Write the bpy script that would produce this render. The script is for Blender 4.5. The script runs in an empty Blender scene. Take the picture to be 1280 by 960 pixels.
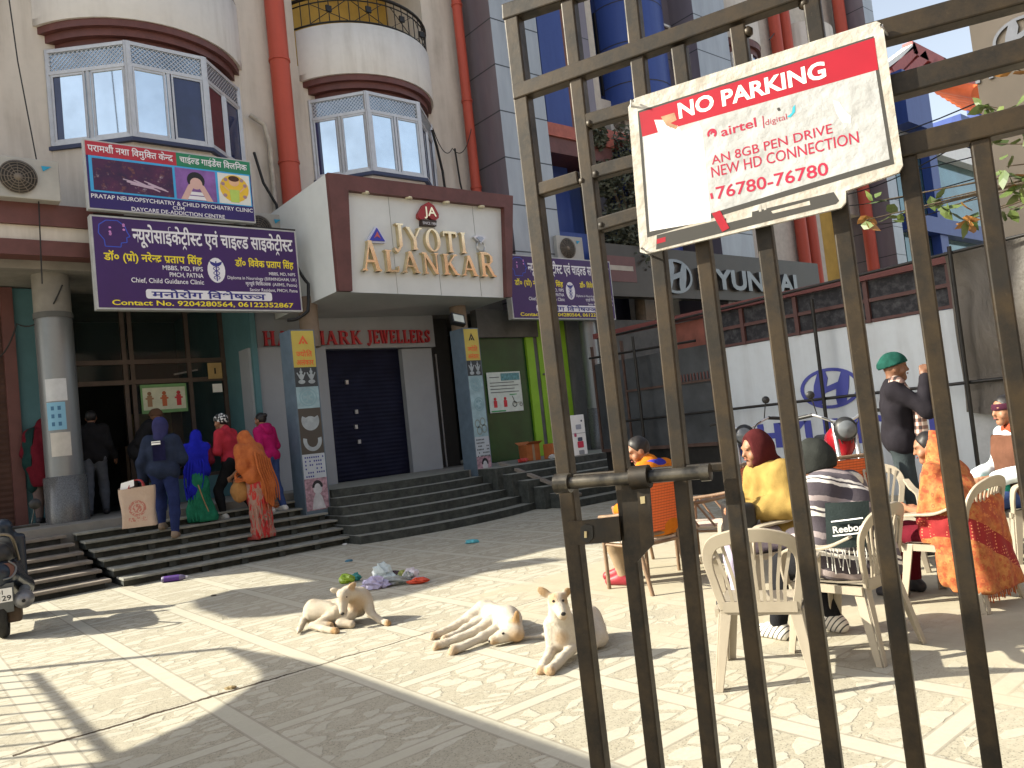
import bpy, bmesh, math, random
import numpy as np
from mathutils import Vector, Matrix
random.seed(7)
R = math.radians
SC = bpy.context.scene
COL = SC.collection

# ------------------------------------------------------------------ camera, sky, sun, exposure
CAM_H = 1.5
PITCH, ROLL, YAW, FPX = R(3.168), R(6.128), R(50.327), 983.4
_a = Vector((math.cos(YAW)*math.cos(PITCH), math.sin(YAW)*math.cos(PITCH), math.sin(PITCH)))
_r0 = Vector((math.sin(YAW), -math.cos(YAW), 0)); _u0 = _r0.cross(_a)
_r = math.cos(ROLL)*_r0 - math.sin(ROLL)*_u0
_u = math.sin(ROLL)*_r0 + math.cos(ROLL)*_u0
cam = bpy.data.cameras.new('camera'); camo = bpy.data.objects.new('camera', cam); COL.objects.link(camo)
cam.sensor_width = 36; cam.lens = FPX/1280*36; cam.clip_start = 0.02; cam.clip_end = 600
camo.matrix_world = Matrix(((_r.x, _u.x, -_a.x, 0), (_r.y, _u.y, -_a.y, 0), (_r.z, _u.z, -_a.z, CAM_H), (0, 0, 0, 1)))
SC.camera = camo

SUN_AZ, SUN_EL = R(139), R(32)
wd = bpy.data.worlds.new('World'); SC.world = wd; wd.use_nodes = True
nt = wd.node_tree
sky = nt.nodes.new('ShaderNodeTexSky'); sky.sky_type = 'NISHITA'; sky.sun_disc = False
sky.sun_elevation = SUN_EL; sky.sun_rotation = R(90) - SUN_AZ
sky.air_density = 1.2; sky.dust_density = 2.5; sky.ozone_density = 1.0
hs = nt.nodes.new('ShaderNodeHueSaturation'); hs.inputs['Saturation'].default_value = 0.55; hs.inputs['Value'].default_value = 1.0
nt.links.new(sky.outputs[0], hs.inputs['Color']); nt.links.new(hs.outputs[0], nt.nodes['Background'].inputs[0]); nt.nodes['Background'].inputs[1].default_value = 0.12
sl = bpy.data.lights.new('sun', 'SUN'); sl.energy = 5.0; sl.angle = R(0.53); sl.color = (1.0, 0.94, 0.78)
so = bpy.data.objects.new('sun', sl); COL.objects.link(so)
_sd = Vector((math.cos(SUN_AZ)*math.cos(SUN_EL), math.sin(SUN_AZ)*math.cos(SUN_EL), math.sin(SUN_EL)))
so.rotation_euler = _sd.to_track_quat('Z', 'Y').to_euler(); so.location = (-10, 15, 25)
vs = SC.view_settings; vs.view_transform = 'Standard'; vs.look = 'None'; vs.gamma = 1; vs.exposure = 1.2; vs.use_curve_mapping = False
SC.cycles.max_bounces = 7; SC.cycles.diffuse_bounces = 4; SC.cycles.glossy_bounces = 3; SC.cycles.transmission_bounces = 4; SC.cycles.transparent_max_bounces = 6
SC.cycles.use_denoising = True

# ------------------------------------------------------------------ helpers
C0 = Vector((0, 0, CAM_H))
def ray(x, y): return _a + (x-640)/FPX*_r - (y-480)/FPX*_u
def onx(x, y, v): d = ray(x, y); return C0 + d*((v-C0.x)/d.x)
def ony(x, y, v): d = ray(x, y); return C0 + d*((v-C0.y)/d.y)
def onz(x, y, v=0.0): d = ray(x, y); return C0 + d*((v-C0.z)/d.z)

def clamp(v): return max(0.0, min(1.0, v))
MATS = {}
def mat(name, rgb, rough=0.6, metal=0.0, var=0.12, scale=6.0, bump=0.0, spec=0.4, detail=4.0, rgb2=None, bscale=None, alpha=None, trans=0.0):
    if name in MATS: return MATS[name]
    m = bpy.data.materials.new(name); m.use_nodes = True; n = m.node_tree; b = n.nodes['Principled BSDF']
    b.inputs['Roughness'].default_value = rough; b.inputs['Metallic'].default_value = metal
    b.inputs['Specular IOR Level'].default_value = spec
    if trans: b.inputs['Transmission Weight'].default_value = trans
    if alpha is not None: b.inputs['Alpha'].default_value = alpha
    tc = n.nodes.new('ShaderNodeTexCoord')
    if var > 0 or rgb2:
        nz = n.nodes.new('ShaderNodeTexNoise'); nz.inputs['Scale'].default_value = scale; nz.inputs['Detail'].default_value = detail; nz.inputs['Roughness'].default_value = 0.62
        n.links.new(tc.outputs['Object'], nz.inputs['Vector'])
        cr = n.nodes.new('ShaderNodeValToRGB'); e = cr.color_ramp.elements
        e[0].position = 0.3; e[1].position = 0.72
        c0 = rgb2 if rgb2 else tuple(clamp(c*(1-var)) for c in rgb)
        c1 = rgb if rgb2 else tuple(clamp(c*(1+var)) for c in rgb)
        e[0].color = (*c0, 1); e[1].color = (*c1, 1)
        n.links.new(nz.outputs['Fac'], cr.inputs['Fac']); n.links.new(cr.outputs['Color'], b.inputs['Base Color'])
    else:
        b.inputs['Base Color'].default_value = (*rgb, 1)
    if bump:
        nb = n.nodes.new('ShaderNodeTexNoise'); nb.inputs['Scale'].default_value = bscale or scale*4; nb.inputs['Detail'].default_value = 5
        n.links.new(tc.outputs['Object'], nb.inputs['Vector'])
        bp = n.nodes.new('ShaderNodeBump'); bp.inputs['Strength'].default_value = bump; bp.inputs['Distance'].default_value = 0.02
        n.links.new(nb.outputs['Fac'], bp.inputs['Height']); n.links.new(bp.outputs['Normal'], b.inputs['Normal'])
    MATS[name] = m; return m

class G:
    """tiny node-graph helper for custom materials"""
    def __init__(s, name, rough=0.6, metal=0.0, spec=0.4):
        s.m = bpy.data.materials.new(name); s.m.use_nodes = True; s.n = s.m.node_tree; s.b = s.n.nodes['Principled BSDF']
        s.b.inputs['Roughness'].default_value = rough; s.b.inputs['Metallic'].default_value = metal; s.b.inputs['Specular IOR Level'].default_value = spec
        s.tc = s.n.nodes.new('ShaderNodeTexCoord').outputs['Object']; MATS[name] = s.m
    def _in(s, node, i, v):
        if v is None: return
        if isinstance(v, bpy.types.NodeSocket): s.n.links.new(v, node.inputs[i])
        else: node.inputs[i].default_value = v
    def math(s, op, a, b=None, c=None, cl=False):
        k = s.n.nodes.new('ShaderNodeMath'); k.operation = op; k.use_clamp = cl
        for i, v in enumerate((a, b, c)): s._in(k, i, v)
        return k.outputs[0]
    def sep(s, v=None):
        k = s.n.nodes.new('ShaderNodeSeparateXYZ'); s._in(k, 0, v or s.tc); return k.outputs
    def mapv(s, sc=(1, 1, 1), loc=(0, 0, 0), rot=(0, 0, 0), v=None):
        k = s.n.nodes.new('ShaderNodeMapping'); s._in(k, 0, v or s.tc); k.inputs['Scale'].default_value = sc; k.inputs['Location'].default_value = loc; k.inputs['Rotation'].default_value = rot; return k.outputs[0]
    def noise(s, scale, v=None, detail=4, rough=0.6, dist=0.0):
        k = s.n.nodes.new('ShaderNodeTexNoise'); s._in(k, 'Vector', v or s.tc); k.inputs['Scale'].default_value = scale; k.inputs['Detail'].default_value = detail; k.inputs['Roughness'].default_value = rough; k.inputs['Distortion'].default_value = dist
        return k.outputs['Fac']
    def vor(s, scale, v=None, feat='F1', rand=1.0):
        k = s.n.nodes.new('ShaderNodeTexVoronoi'); k.feature = feat; s._in(k, 'Vector', v or s.tc); k.inputs['Scale'].default_value = scale; k.inputs['Randomness'].default_value = rand
        return k.outputs
    def ramp(s, f, *stops, const=False):
        k = s.n.nodes.new('ShaderNodeValToRGB'); s._in(k, 0, f); el = k.color_ramp.elements
        if const: k.color_ramp.interpolation = 'CONSTANT'
        while len(el) < len(stops): el.new(0.5)
        for e, (p, c) in zip(el, stops): e.position = p; e.color = (*c, 1) if len(c) == 3 else c
        return k.outputs[0]
    def mix(s, f, a, b):
        k = s.n.nodes.new('ShaderNodeMix'); k.data_type = 'RGBA'; s._in(k, 0, f)
        for i, v in ((6, a), (7, b)):
            if isinstance(v, tuple) and len(v) == 3: v = (*v, 1)
            s._in(k, i, v)
        return k.outputs[2]
    def bump(s, h, strength=0.5, dist=0.02):
        k = s.n.nodes.new('ShaderNodeBump'); k.inputs['Strength'].default_value = strength; k.inputs['Distance'].default_value = dist; s._in(k, 'Height', h); s.n.links.new(k.outputs[0], s.b.inputs['Normal'])
    def col(s, c): s._in(s.b, 'Base Color', (*c, 1) if isinstance(c, tuple) and len(c) == 3 else c)
    def rough(s, r): s._in(s.b, 'Roughness', r)

def emis(name, rgb, strength):
    m = bpy.data.materials.new(name); m.use_nodes = True; b = m.node_tree.nodes['Principled BSDF']
    b.inputs['Base Color'].default_value = (*rgb, 1); b.inputs['Emission Color'].default_value = (*rgb, 1); b.inputs['Emission Strength'].default_value = strength
    MATS[name] = m; return m

def tag(o, label=None, cat=None, group=None, kind=None):
    if label: o['label'] = label
    if cat: o['category'] = cat
    if group: o['group'] = group
    if kind: o['kind'] = kind
    return o
def thing(name, label, cat, loc=(0, 0, 0), rz=0.0, group=None):
    o = bpy.data.objects.new(name, None); COL.objects.link(o); o.empty_display_size = 0.1
    o.location = loc; o.rotation_euler = (0, 0, rz)
    return tag(o, label, cat, group)
def root_loc(o):
    v = Vector((0, 0, 0))
    while o is not None: v += Vector(o.location); o = o.parent
    return v
def dup(root, loc, rz, label, group=None):
    r = root.copy(); COL.objects.link(r); r.location = loc; r.rotation_euler = (0, 0, rz); r['label'] = label
    if group: r['group'] = group
    for ch in root.children:
        c = ch.copy(); COL.objects.link(c); c.parent = r
        for g in ch.children:
            d = g.copy(); COL.objects.link(d); d.parent = c
    return r

class MB:
    def __init__(s): s.v = []; s.f = []; s.mi = []; s.mats = []; s.sm = []
    def _m(s, m):
        if m is None: return 0
        if m not in s.mats: s.mats.append(m)
        return s.mats.index(m)
    def add(s, vs, fs, m=None, smooth=False):
        o = len(s.v); s.v += [tuple(v) for v in vs]; k = s._m(m)
        for f in fs: s.f.append(tuple(i+o for i in f)); s.mi.append(k); s.sm.append(smooth)
        return s
    def box(s, x0, x1, y0, y1, z0, z1, m=None, M=None):
        if x0 > x1: x0, x1 = x1, x0
        if y0 > y1: y0, y1 = y1, y0
        if z0 > z1: z0, z1 = z1, z0
        vs = [Vector(p) for p in ((x0,y0,z0),(x1,y0,z0),(x1,y1,z0),(x0,y1,z0),(x0,y0,z1),(x1,y0,z1),(x1,y1,z1),(x0,y1,z1))]
        if M is not None: vs = [M @ v for v in vs]
        return s.add(vs, [(0,3,2,1),(4,5,6,7),(0,1,5,4),(1,2,6,5),(2,3,7,6),(3,0,4,7)], m)
    def beam(s, a, b, w, h, m=None, up=(0, 0, 1), ext=0.0):
        a = Vector(a); b = Vector(b); d = (b-a); L = d.length; d.normalize(); a = a-d*ext; b = b+d*ext
        up = Vector(up); x = d.cross(up)
        if x.length < 1e-4: x = d.cross(Vector((0, 1, 0)))
        x.normalize(); y = x.cross(d)
        vs = []
        for p in (a, b):
            for sx, sy in ((-1,-1),(1,-1),(1,1),(-1,1)): vs.append(p + x*sx*w/2 + y*sy*h/2)
        return s.add(vs, [(0,3,2,1),(4,5,6,7),(0,1,5,4),(1,2,6,5),(2,3,7,6),(3,0,4,7)][:2] + [(0,1,5,4),(1,2,6,5),(2,3,7,6),(3,0,4,7)], m)
    def tube(s, pts, r, n=8, m=None, caps=True, smooth=True):
        pts = [Vector(p) for p in pts]; rs = r if isinstance(r, (list, tuple)) else [r]*len(pts)
        vs = []; fs = []; prev = None
        for i, p in enumerate(pts):
            t = (pts[min(i+1, len(pts)-1)] - pts[max(i-1, 0)])
            if t.length < 1e-9: t = Vector((0, 0, 1))
            t.normalize()
            if prev is None:
                x = t.cross(Vector((0, 0, 1)))
                if x.length < 1e-3: x = t.cross(Vector((0, 1, 0)))
            else: x = prev - t*prev.dot(t)
            x.normalize(); prev = x; y = t.cross(x)
            for k in range(n): a = 2*math.pi*k/n; vs.append(p + (x*math.cos(a) + y*math.sin(a))*rs[i])
        for i in range(len(pts)-1):
            for k in range(n): fs.append((i*n+k, i*n+(k+1) % n, (i+1)*n+(k+1) % n, (i+1)*n+k))
        s.add(vs, fs, m, smooth)
        if caps: s.add(vs[:n], [tuple(range(n))[::-1]], m); s.add(vs[-n:], [tuple(range(n))], m)
        return s
    def lathe(s, prof, c=(0, 0, 0), n=24, m=None, axis='z', smooth=True, M=None):
        vs = []; fs = []; c = Vector(c)
        for r, h in prof:
            for k in range(n):
                a = 2*math.pi*k/n; q = Vector((r*math.cos(a), r*math.sin(a), h))
                if axis == 'x': q = Vector((q.z, q.x, q.y))
                if axis == 'y': q = Vector((q.x, q.z, q.y))
                if M is not None: q = M @ q
                vs.append(c + q)
        for i in range(len(prof)-1):
            for k in range(n): fs.append((i*n+k, i*n+(k+1) % n, (i+1)*n+(k+1) % n, (i+1)*n+k))
        return s.add(vs, fs, m, smooth)
    def prism(s, poly, ext, m=None, smooth=False):
        poly = [Vector(p) for p in poly]; e = Vector(ext); n = len(poly)
        vs = poly + [p+e for p in poly]
        s.add(vs, [tuple(range(n))[::-1], tuple(range(n, 2*n))], m)
        return s.add(vs, [(i, (i+1) % n, n+(i+1) % n, n+i) for i in range(n)], m, smooth)
    def poly(s, pts, m=None): return s.add(pts, [tuple(range(len(pts)))], m)
    def grid(s, fn, nu, nv, m=None, smooth=True, wrap=False):
        vs = [fn(i/nu, j/nv) for j in range(nv+1) for i in range(nu+1)]
        fs = [(j*(nu+1)+i, j*(nu+1)+i+1, (j+1)*(nu+1)+i+1, (j+1)*(nu+1)+i) for j in range(nv) for i in range(nu)]
        return s.add(vs, fs, m, smooth)
    def xf(s, M): s.v = [tuple(M @ Vector(v)) for v in s.v]; return s
    def build(s, name, material=None, parent=None, world=True, label=None, cat=None, group=None, kind=None, bevel=0.0, fix=True):
        me = bpy.data.meshes.new(name)
        if not s.v: return None
        if parent is None:
            v = np.array(s.v); off = Vector(((v[:,0].min()+v[:,0].max())/2, (v[:,1].min()+v[:,1].max())/2, v[:,2].min()))
        else: off = root_loc(parent) if world else Vector((0, 0, 0))
        me.from_pydata([tuple(Vector(v)-off) for v in s.v], [], s.f)
        for m in ([material] if material and not s.mats else s.mats): me.materials.append(m)
        if material and s.mats and material not in s.mats: pass
        me.polygons.foreach_set('material_index', s.mi if s.mats else [0]*len(s.f))
        me.polygons.foreach_set('use_smooth', s.sm)
        if fix:
            bm = bmesh.new(); bm.from_mesh(me); bmesh.ops.recalc_face_normals(bm, faces=bm.faces); bm.to_mesh(me); bm.free()
        o = bpy.data.objects.new(name, me); COL.objects.link(o)
        if parent is None: o.location = off
        else: o.parent = parent
        if bevel:
            md = o.modifiers.new('bevel', 'BEVEL'); md.width = bevel; md.segments = 2; md.limit_method = 'ANGLE'; md.angle_limit = R(40)
        return tag(o, label, cat, group, kind)

# ------------------------------------------------------------------ lettering
def _raw_text(body, bold=0.0):
    cu = bpy.data.curves.new('t', 'FONT'); cu.body = body; cu.size = 1; cu.offset = bold; cu.resolution_u = 3
    o = bpy.data.objects.new('t', cu); COL.objects.link(o)
    dg = bpy.context.evaluated_depsgraph_get(); dg.update()
    me = bpy.data.meshes.new_from_object(o.evaluated_get(dg))
    v = [(p.co.x, p.co.y) for p in me.vertices]; f = [tuple(p.vertices) for p in me.polygons]
    bpy.data.objects.remove(o); bpy.data.curves.remove(cu); bpy.data.meshes.remove(me)
    return v, f
_GL = {}
def glyph(ch, bold):
    k = (ch, bold)
    if k not in _GL:
        v, f = _raw_text(ch, bold)
        def right(t): q = _raw_text(t, 0)[0]; return max(p[0] for p in q) if q else 0
        adv = right(ch + 'I') - right('I')
        _GL[k] = (v, f, adv)
    return _GL[k]
def _clip(v, f, xc):
    """keep the part of a flat glyph left of xc"""
    bm = bmesh.new(); bv = [bm.verts.new((x, y, 0)) for x, y in v]
    for q in f:
        try: bm.faces.new([bv[i] for i in q])
        except ValueError: pass
    bmesh.ops.bisect_plane(bm, geom=bm.verts[:]+bm.edges[:]+bm.faces[:], plane_co=(xc, 0, 0), plane_no=(1, 0, 0), clear_outer=True)
    bm.verts.index_update(); nv = [(p.co.x, p.co.y) for p in bm.verts]; nf = [tuple(p.index for p in q.verts) for q in bm.faces]; bm.free()
    return nv, nf
CONS = set('कखगघङचछजझञटठडढणतथदधनपफबभमयरलवशषसह')
MARKS = set('ंँेैोौॉुूृीाि़ः')
def deva(body, bold=0.0):
    """small shaper for Devanagari: pre-base i, half forms, rakar and reph"""
    V = []; F = []; x = 0.0; lay = [0]
    def put(v, f, dx): 
        o = len(V); lay[0] += 1; V.extend((a+dx, b, lay[0]) for a, b in v); F.extend(tuple(i+o for i in q) for q in f)
    i = 0; chars = list(body)
    while i < len(chars):
        c = chars[i]
        if c not in CONS:
            v, f, ad = glyph(c, bold) if c != ' ' else ([], [], 0.26); put(v, f, x); x += ad if c not in 'ंँेै' else 0; i += 1; continue
        cl = [c]; i += 1
        while i+1 < len(chars) and chars[i] == '्' and chars[i+1] in CONS: cl.append(chars[i+1]); i += 2
        ms = []
        while i < len(chars) and chars[i] in MARKS: ms.append(chars[i]); i += 1
        reph = False; rakar = False
        if len(cl) > 1 and cl[0] == 'र': reph = True; cl = cl[1:]
        if len(cl) > 1 and cl[-1] == 'र': rakar = True; cl = cl[:-1]
        if 'ि' in ms:
            v, f, ad = glyph('ि', bold); put(v, f, x-min(p[0] for p in v)+.03); x += .27; ms.remove('ि')
        for h in cl[:-1]:
            v, f, ad = glyph(h, bold)
            k = 0.70 if h in 'नसमपतजशषलयवगथणबभधचखञ' else 0.78
            xc = min(p[0] for p in v) + (max(p[0] for p in v)-min(p[0] for p in v))*k
            v, f = _clip(v, f, xc); put(v, f, x); x += xc*0.97
        v, f, ad = glyph(cl[-1], bold); put(v, f, x); x0 = x; x += ad
        if rakar:
            w = 0.035+bold
            if cl[-1] in 'टठडढ': 
                cx = x0+ad*0.5
                for sx in (-1, 1): put([(cx, -.08+w), (cx, -.08-w), (cx+sx*.15, -.23-w), (cx+sx*.15, -.23+w)], [(0, 1, 2, 3)], 0)
            else:
                cx = x0+ad*0.72; put([(cx, .16+w), (cx, .16-w), (cx-.24, .0-w), (cx-.24, .0+w)], [(0, 1, 2, 3)], 0)
        for m in ms:
            v, f, ad = glyph(m, bold)
            put(v, f, x)
            if m in 'ाीोौॉ': x += ad
        if reph:
            v, f, ad = glyph('े', bold); mx = sum(p[0] for p in v)/len(v)
            v = [(2*mx-a+0.02, b) for a, b in v]; put(v, f, x)
    return V, F
def text(parent, name, body, o, ux, uy, material, h=None, w=None, bold=0.0, center=False, extr=0.0, lift=0.004, off=(0, 0), world=True, slant=0.0, right=False):
    """flat or raised lettering on a board: o = left end of the baseline, h = cap height, w = full width"""
    if any(0x900 <= ord(c) < 0x980 for c in body): v, f = deva(body, bold); cap = 0.62
    else: v, f = _raw_text(body, bold); cap = 0.68
    xs = [p[0] for p in v]; x0, x1 = min(xs), max(xs)
    sy = h/cap if h else None
    sx = w/(x1-x0) if w else sy
    if sy is None: sy = sx
    ux = Vector(ux).normalized(); uy = Vector(uy).normalized(); nz = ux.cross(uy); o = Vector(o) + nz*lift
    sh = -(x1-x0)*sx/2 if center else (-(x1-x0)*sx if right else 0)
    P = [o + ux*((q[0]-x0)*sx + sh + slant*q[1]*sy) + uy*(q[1]*sy) + nz*(.00012*q[2] if len(q) > 2 else 0) for q in v]
    mb = MB()
    if extr:
        from collections import Counter
        n = len(P); Q = [p + nz*extr for p in P]; mb.add(Q, f, None)
        ed = Counter()
        for q in f:
            for a, b in zip(q, q[1:]+q[:1]): ed[(a, b)] += 1
        side = [(a, b, b+n, a+n) for (a, b) in ed if (b, a) not in ed]
        mb.add(P+Q, side, None)
    else: mb.add(P, f)
    return mb.build(name, material, parent, world=world, fix=False)
# ------------------------------------------------------------------ materials
cream = mat('cream_plaster', (0.62, 0.56, 0.47), .85, var=.10, scale=1.3, bump=.15, bscale=30)
def stained(name, c, dark, rough=.85):
    g = G(name, rough, spec=.25); v = g.mapv((3.5, 3.5, .35)); n1 = g.noise(1.1, v, 5); n2 = g.noise(9, None, 5); n3 = g.noise(.8, None, 4)
    f = g.ramp(n1, (.44, (0, 0, 0)), (.70, (1, 1, 1))); f2 = g.math('MULTIPLY', f, g.ramp(n3, (.32, (0, 0, 0)), (.60, (1, 1, 1))))
    c0 = g.mix(g.math('MULTIPLY', f2, .55), c, dark); g.col(g.mix(g.math('MULTIPLY', g.ramp(n2, (.45, (0, 0, 0)), (.8, (1, 1, 1))), .22), c0, tuple(x*.72 for x in c))); g.bump(n2, .12, .01); return g.m
cream = stained('stained_cream_plaster', (0.60, 0.55, 0.485), (0.27, 0.23, 0.18))
white_pl = stained('balcony_plaster', (0.64, 0.61, 0.565), (0.33, 0.29, 0.24))
maroon = mat('maroon_paint', (0.12, 0.045, 0.04), .55, var=.2, scale=3)
ochre = mat('ochre_plaster', (0.42, 0.26, 0.05), .8, var=.15, scale=2)
pipe_red = stained('red_pipe_paint', (0.45, 0.080, 0.05), (0.30, 0.06, 0.04), .5)
alum = mat('aluminium', (0.47, 0.48, 0.50), .4, .35, var=.08, scale=9)
glass_sky = mat('reflective_glass', (0.58, 0.67, 0.74), .05, .92, var=.20, scale=.7)
glass_dk = mat('dark_glass', (0.02, 0.03, 0.09), .06, 0, var=.3, scale=1.5, spec=.6)
curtain = mat('red_curtain', (0.10, 0.02, 0.025), .8, var=.3, scale=3)
concrete = mat('concrete', (0.22, 0.205, 0.18), .9, var=.2, scale=2.5, bump=.3)
dk_conc = mat('dark_concrete', (0.10, 0.10, 0.095), .9, var=.25, scale=2.5, bump=.3)
black_m = mat('black_metal', (0.018, 0.017, 0.016), .45, .3, var=.3, scale=8)
aqua = mat('aqua_paint', (0.075, 0.17, 0.19), .7, var=.12, scale=2)
white_w = mat('white_wall', (0.29, 0.305, 0.325), .7, var=.06, scale=2)
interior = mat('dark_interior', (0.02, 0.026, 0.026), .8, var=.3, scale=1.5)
silver = stained('silver_column_paint', (0.21, 0.222, 0.23), (0.12, 0.12, 0.12), .38); silver.node_tree.nodes['Principled BSDF'].inputs['Metallic'].default_value = .45
granite = mat('dark_granite', (0.10, 0.10, 0.10), .25, var=.45, scale=60, spec=.5)
steel = mat('steel', (0.6, 0.6, 0.6), .3, .8, var=.1, scale=5)
blackp = mat('black_plastic', (0.02, 0.02, 0.02), .45, var=.3, scale=10)
white_p = mat('white_paint', (0.78, 0.78, 0.76), .5, var=.05, scale=5)
blue_p = stained('blue_panel_paint', (0.04, 0.075, 0.27), (0.02, 0.04, 0.18), .4)
red_p = mat('red_brick_paint', (0.42, 0.09, 0.07), .6, var=.2, scale=3)

def shutter_mat(name, c, pitch=.09, vertical=True):
    g = G(name, .45, .3); s = g.sep(); t = g.math('FRACT', g.math('DIVIDE', s[2], pitch))
    h = g.math('SUBTRACT', 1.0, g.math('ABSOLUTE', g.math('SUBTRACT', g.math('MULTIPLY', t, 2), 1)))
    n = g.noise(2.5, None, 6); g.col(g.mix(g.ramp(n, (.35, (0, 0, 0)), (.7, (1, 1, 1))), c, tuple(x*.6 for x in c))); g.bump(h, .45, .012); g.b.inputs['Specular IOR Level'].default_value = .15; return g.m
brown_sh = shutter_mat('brown_shutter_slats', (0.075, 0.04, 0.032))

# ground: crazy paving between straight pale tile bands, worn to plain concrete at the right
g = G('stone_paving', .9, spec=.12)
s = g.sep(); X_, Y_ = s[0], s[1]
w1 = g.noise(1.4, None, 3)
vv = g.mapv((1.0, 1.9, 1)); wob = g.n.nodes.new('ShaderNodeMix'); wob.data_type = 'VECTOR'; wob.inputs[0].default_value = .11
nn = g.n.nodes.new('ShaderNodeTexNoise'); nn.inputs['Scale'].default_value = 5; g.n.links.new(g.tc, nn.inputs['Vector'])
g.n.links.new(vv, wob.inputs[4]); g.n.links.new(nn.outputs['Color'], wob.inputs[5])
ed = g.vor(5.6, wob.outputs[1], 'DISTANCE_TO_EDGE')[0]; cell = g.vor(5.6, wob.outputs[1])
cellv = g.sep(cell['Color'])[0]
rag = g.math('MULTIPLY', g.math('SUBTRACT', g.noise(15, None, 7, .75), .5), .26); joint = g.ramp(g.math('ADD', ed, rag), (.085, (1, 1, 1)), (.125, (0, 0, 0)))
missing = g.ramp(cellv, (.26, (1, 1, 1)), (.30, (0, 0, 0)))
mort = g.math('MAXIMUM', joint, g.math('MULTIPLY', missing, .85))
speck = g.vor(70)[0]; grit = g.noise(38, None, 6, .75)
def band(co, off, pitch, hw):
    t = g.math('SUBTRACT', g.math('FRACT', g.math('ADD', g.math('DIVIDE', g.math('SUBTRACT', co, off), pitch), 0.5)), 0.5)
    d = g.math('MULTIPLY', g.math('ABSOLUTE', t), pitch)
    return g.math('LESS_THAN', d, hw), g.math('LESS_THAN', g.math('ABSOLUTE', g.math('SUBTRACT', d, hw)), .008)
b1, j1 = band(X_, 1.58, .815, .062); b2, j2 = band(Y_, 4.35, .92, .05)
bd = g.math('MAXIMUM', b1, b2); bj = g.math('MAXIMUM', g.math('MULTIPLY', j1, 1), g.math('MULTIPLY', j2, g.math('SUBTRACT', 1, b1)))
mort = g.math('MULTIPLY', mort, g.math('SUBTRACT', 1, bd))
stone = g.mix(cellv, (0.40, 0.375, 0.30), (0.50, 0.475, 0.385)); stone = g.mix(g.ramp(grit, (.3, (0, 0, 0)), (.75, (1, 1, 1))), tuple(c*.82 for c in (0.44, 0.41, 0.34)), stone)
mortc = g.mix(g.ramp(speck, (.12, (0, 0, 0)), (.34, (1, 1, 1))), (0.10, 0.085, 0.065), g.mix(g.ramp(grit, (.3, (0, 0, 0)), (.7, (1, 1, 1))), (0.25, 0.225, 0.17), (0.40, 0.368, 0.285)))
bandc = g.mix(g.noise(14, None, 5), (0.385, 0.36, 0.29), (0.47, 0.445, 0.36))
plain = g.mix(g.noise(3.5, None, 8, .7), (0.29, 0.255, 0.185), (0.48, 0.435, 0.325))
worn = g.math('ADD', g.math('MULTIPLY', g.math('SUBTRACT', X_, 3.9), .9), g.math('MULTIPLY', g.math('SUBTRACT', w1, .5), 3.5), None, True)
worn2 = g.math('MULTIPLY', worn, g.math('LESS_THAN', Y_, 6.0))
soft = g.math('MULTIPLY', g.noise(.55, None, 3), .35)
base = g.mix(g.math('MULTIPLY', mort, g.math('SUBTRACT', 1.0, soft)), stone, mortc)
base = g.mix(g.math('MULTIPLY', bd, .48), base, bandc)
base = g.mix(g.math('MULTIPLY', bj, .45), base, (0.17, 0.145, 0.115))
base = g.mix(g.math('MULTIPLY', worn2, .9), base, plain)
cr = g.math('ABSOLUTE', g.math('SUBTRACT', Y_, g.math('ADD', 5.285, g.math('MULTIPLY', g.math('SUBTRACT', g.noise(2.2, g.mapv((1, 0, 0)), 7, .7), .5), .16))))
crk = g.math('MULTIPLY', g.math('LESS_THAN', cr, g.math('ADD', .002, g.math('MULTIPLY', g.math('MULTIPLY', g.noise(7, g.mapv((1, 0, 0)), 6, .7), .034), g.math('SUBTRACT', 1.5, g.math('MULTIPLY', X_, .30), None, True)))), g.math('MULTIPLY', g.math('GREATER_THAN', X_, .55), g.math('LESS_THAN', X_, 5.0)))
base = g.mix(crk, base, (0.05, 0.035, 0.025))
dust = g.ramp(g.noise(.9, None, 6, .65), (.45, (0, 0, 0)), (.75, (1, 1, 1)))
base = g.mix(g.math('MULTIPLY', dust, .55), base, (0.42, 0.385, 0.30)); g.col(base)
g.bump(g.math('SUBTRACT', g.math('MULTIPLY', grit, .25), g.math('ADD', g.math('MULTIPLY', g.math('MULTIPLY', mort, g.math('SUBTRACT', 1, worn2)), .6), g.math('MULTIPLY', crk, 2))), .55, .012)
paving = g.m
gm = MB(); gm.poly([(-300, -300, 0), (300, -300, 0), (300, 300, 0), (-300, 300, 0)])
gr = gm.build('ground', paving, kind='structure')

# stone for the stairs: upward treads paler than the risers
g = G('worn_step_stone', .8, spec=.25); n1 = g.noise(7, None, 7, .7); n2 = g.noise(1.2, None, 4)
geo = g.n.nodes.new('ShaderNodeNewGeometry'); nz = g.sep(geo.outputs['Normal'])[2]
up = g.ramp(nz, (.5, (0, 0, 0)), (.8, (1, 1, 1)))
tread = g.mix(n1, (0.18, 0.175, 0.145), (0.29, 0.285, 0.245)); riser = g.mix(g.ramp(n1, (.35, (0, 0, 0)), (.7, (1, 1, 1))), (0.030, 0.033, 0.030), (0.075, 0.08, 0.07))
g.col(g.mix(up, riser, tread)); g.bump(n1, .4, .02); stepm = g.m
nosing_m = mat('worn_slab_edge', (0.24, 0.235, 0.20), .8, var=.35, scale=6, bump=.5)
slab_m = mat('brown_slab', (0.20, 0.17, 0.14), .8, var=.3, scale=5, bump=.4)
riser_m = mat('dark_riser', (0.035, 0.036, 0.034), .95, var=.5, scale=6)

# ------------------------------------------------------------------ stairs
H = 0.8
def hstep(i): return .114*i
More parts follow.
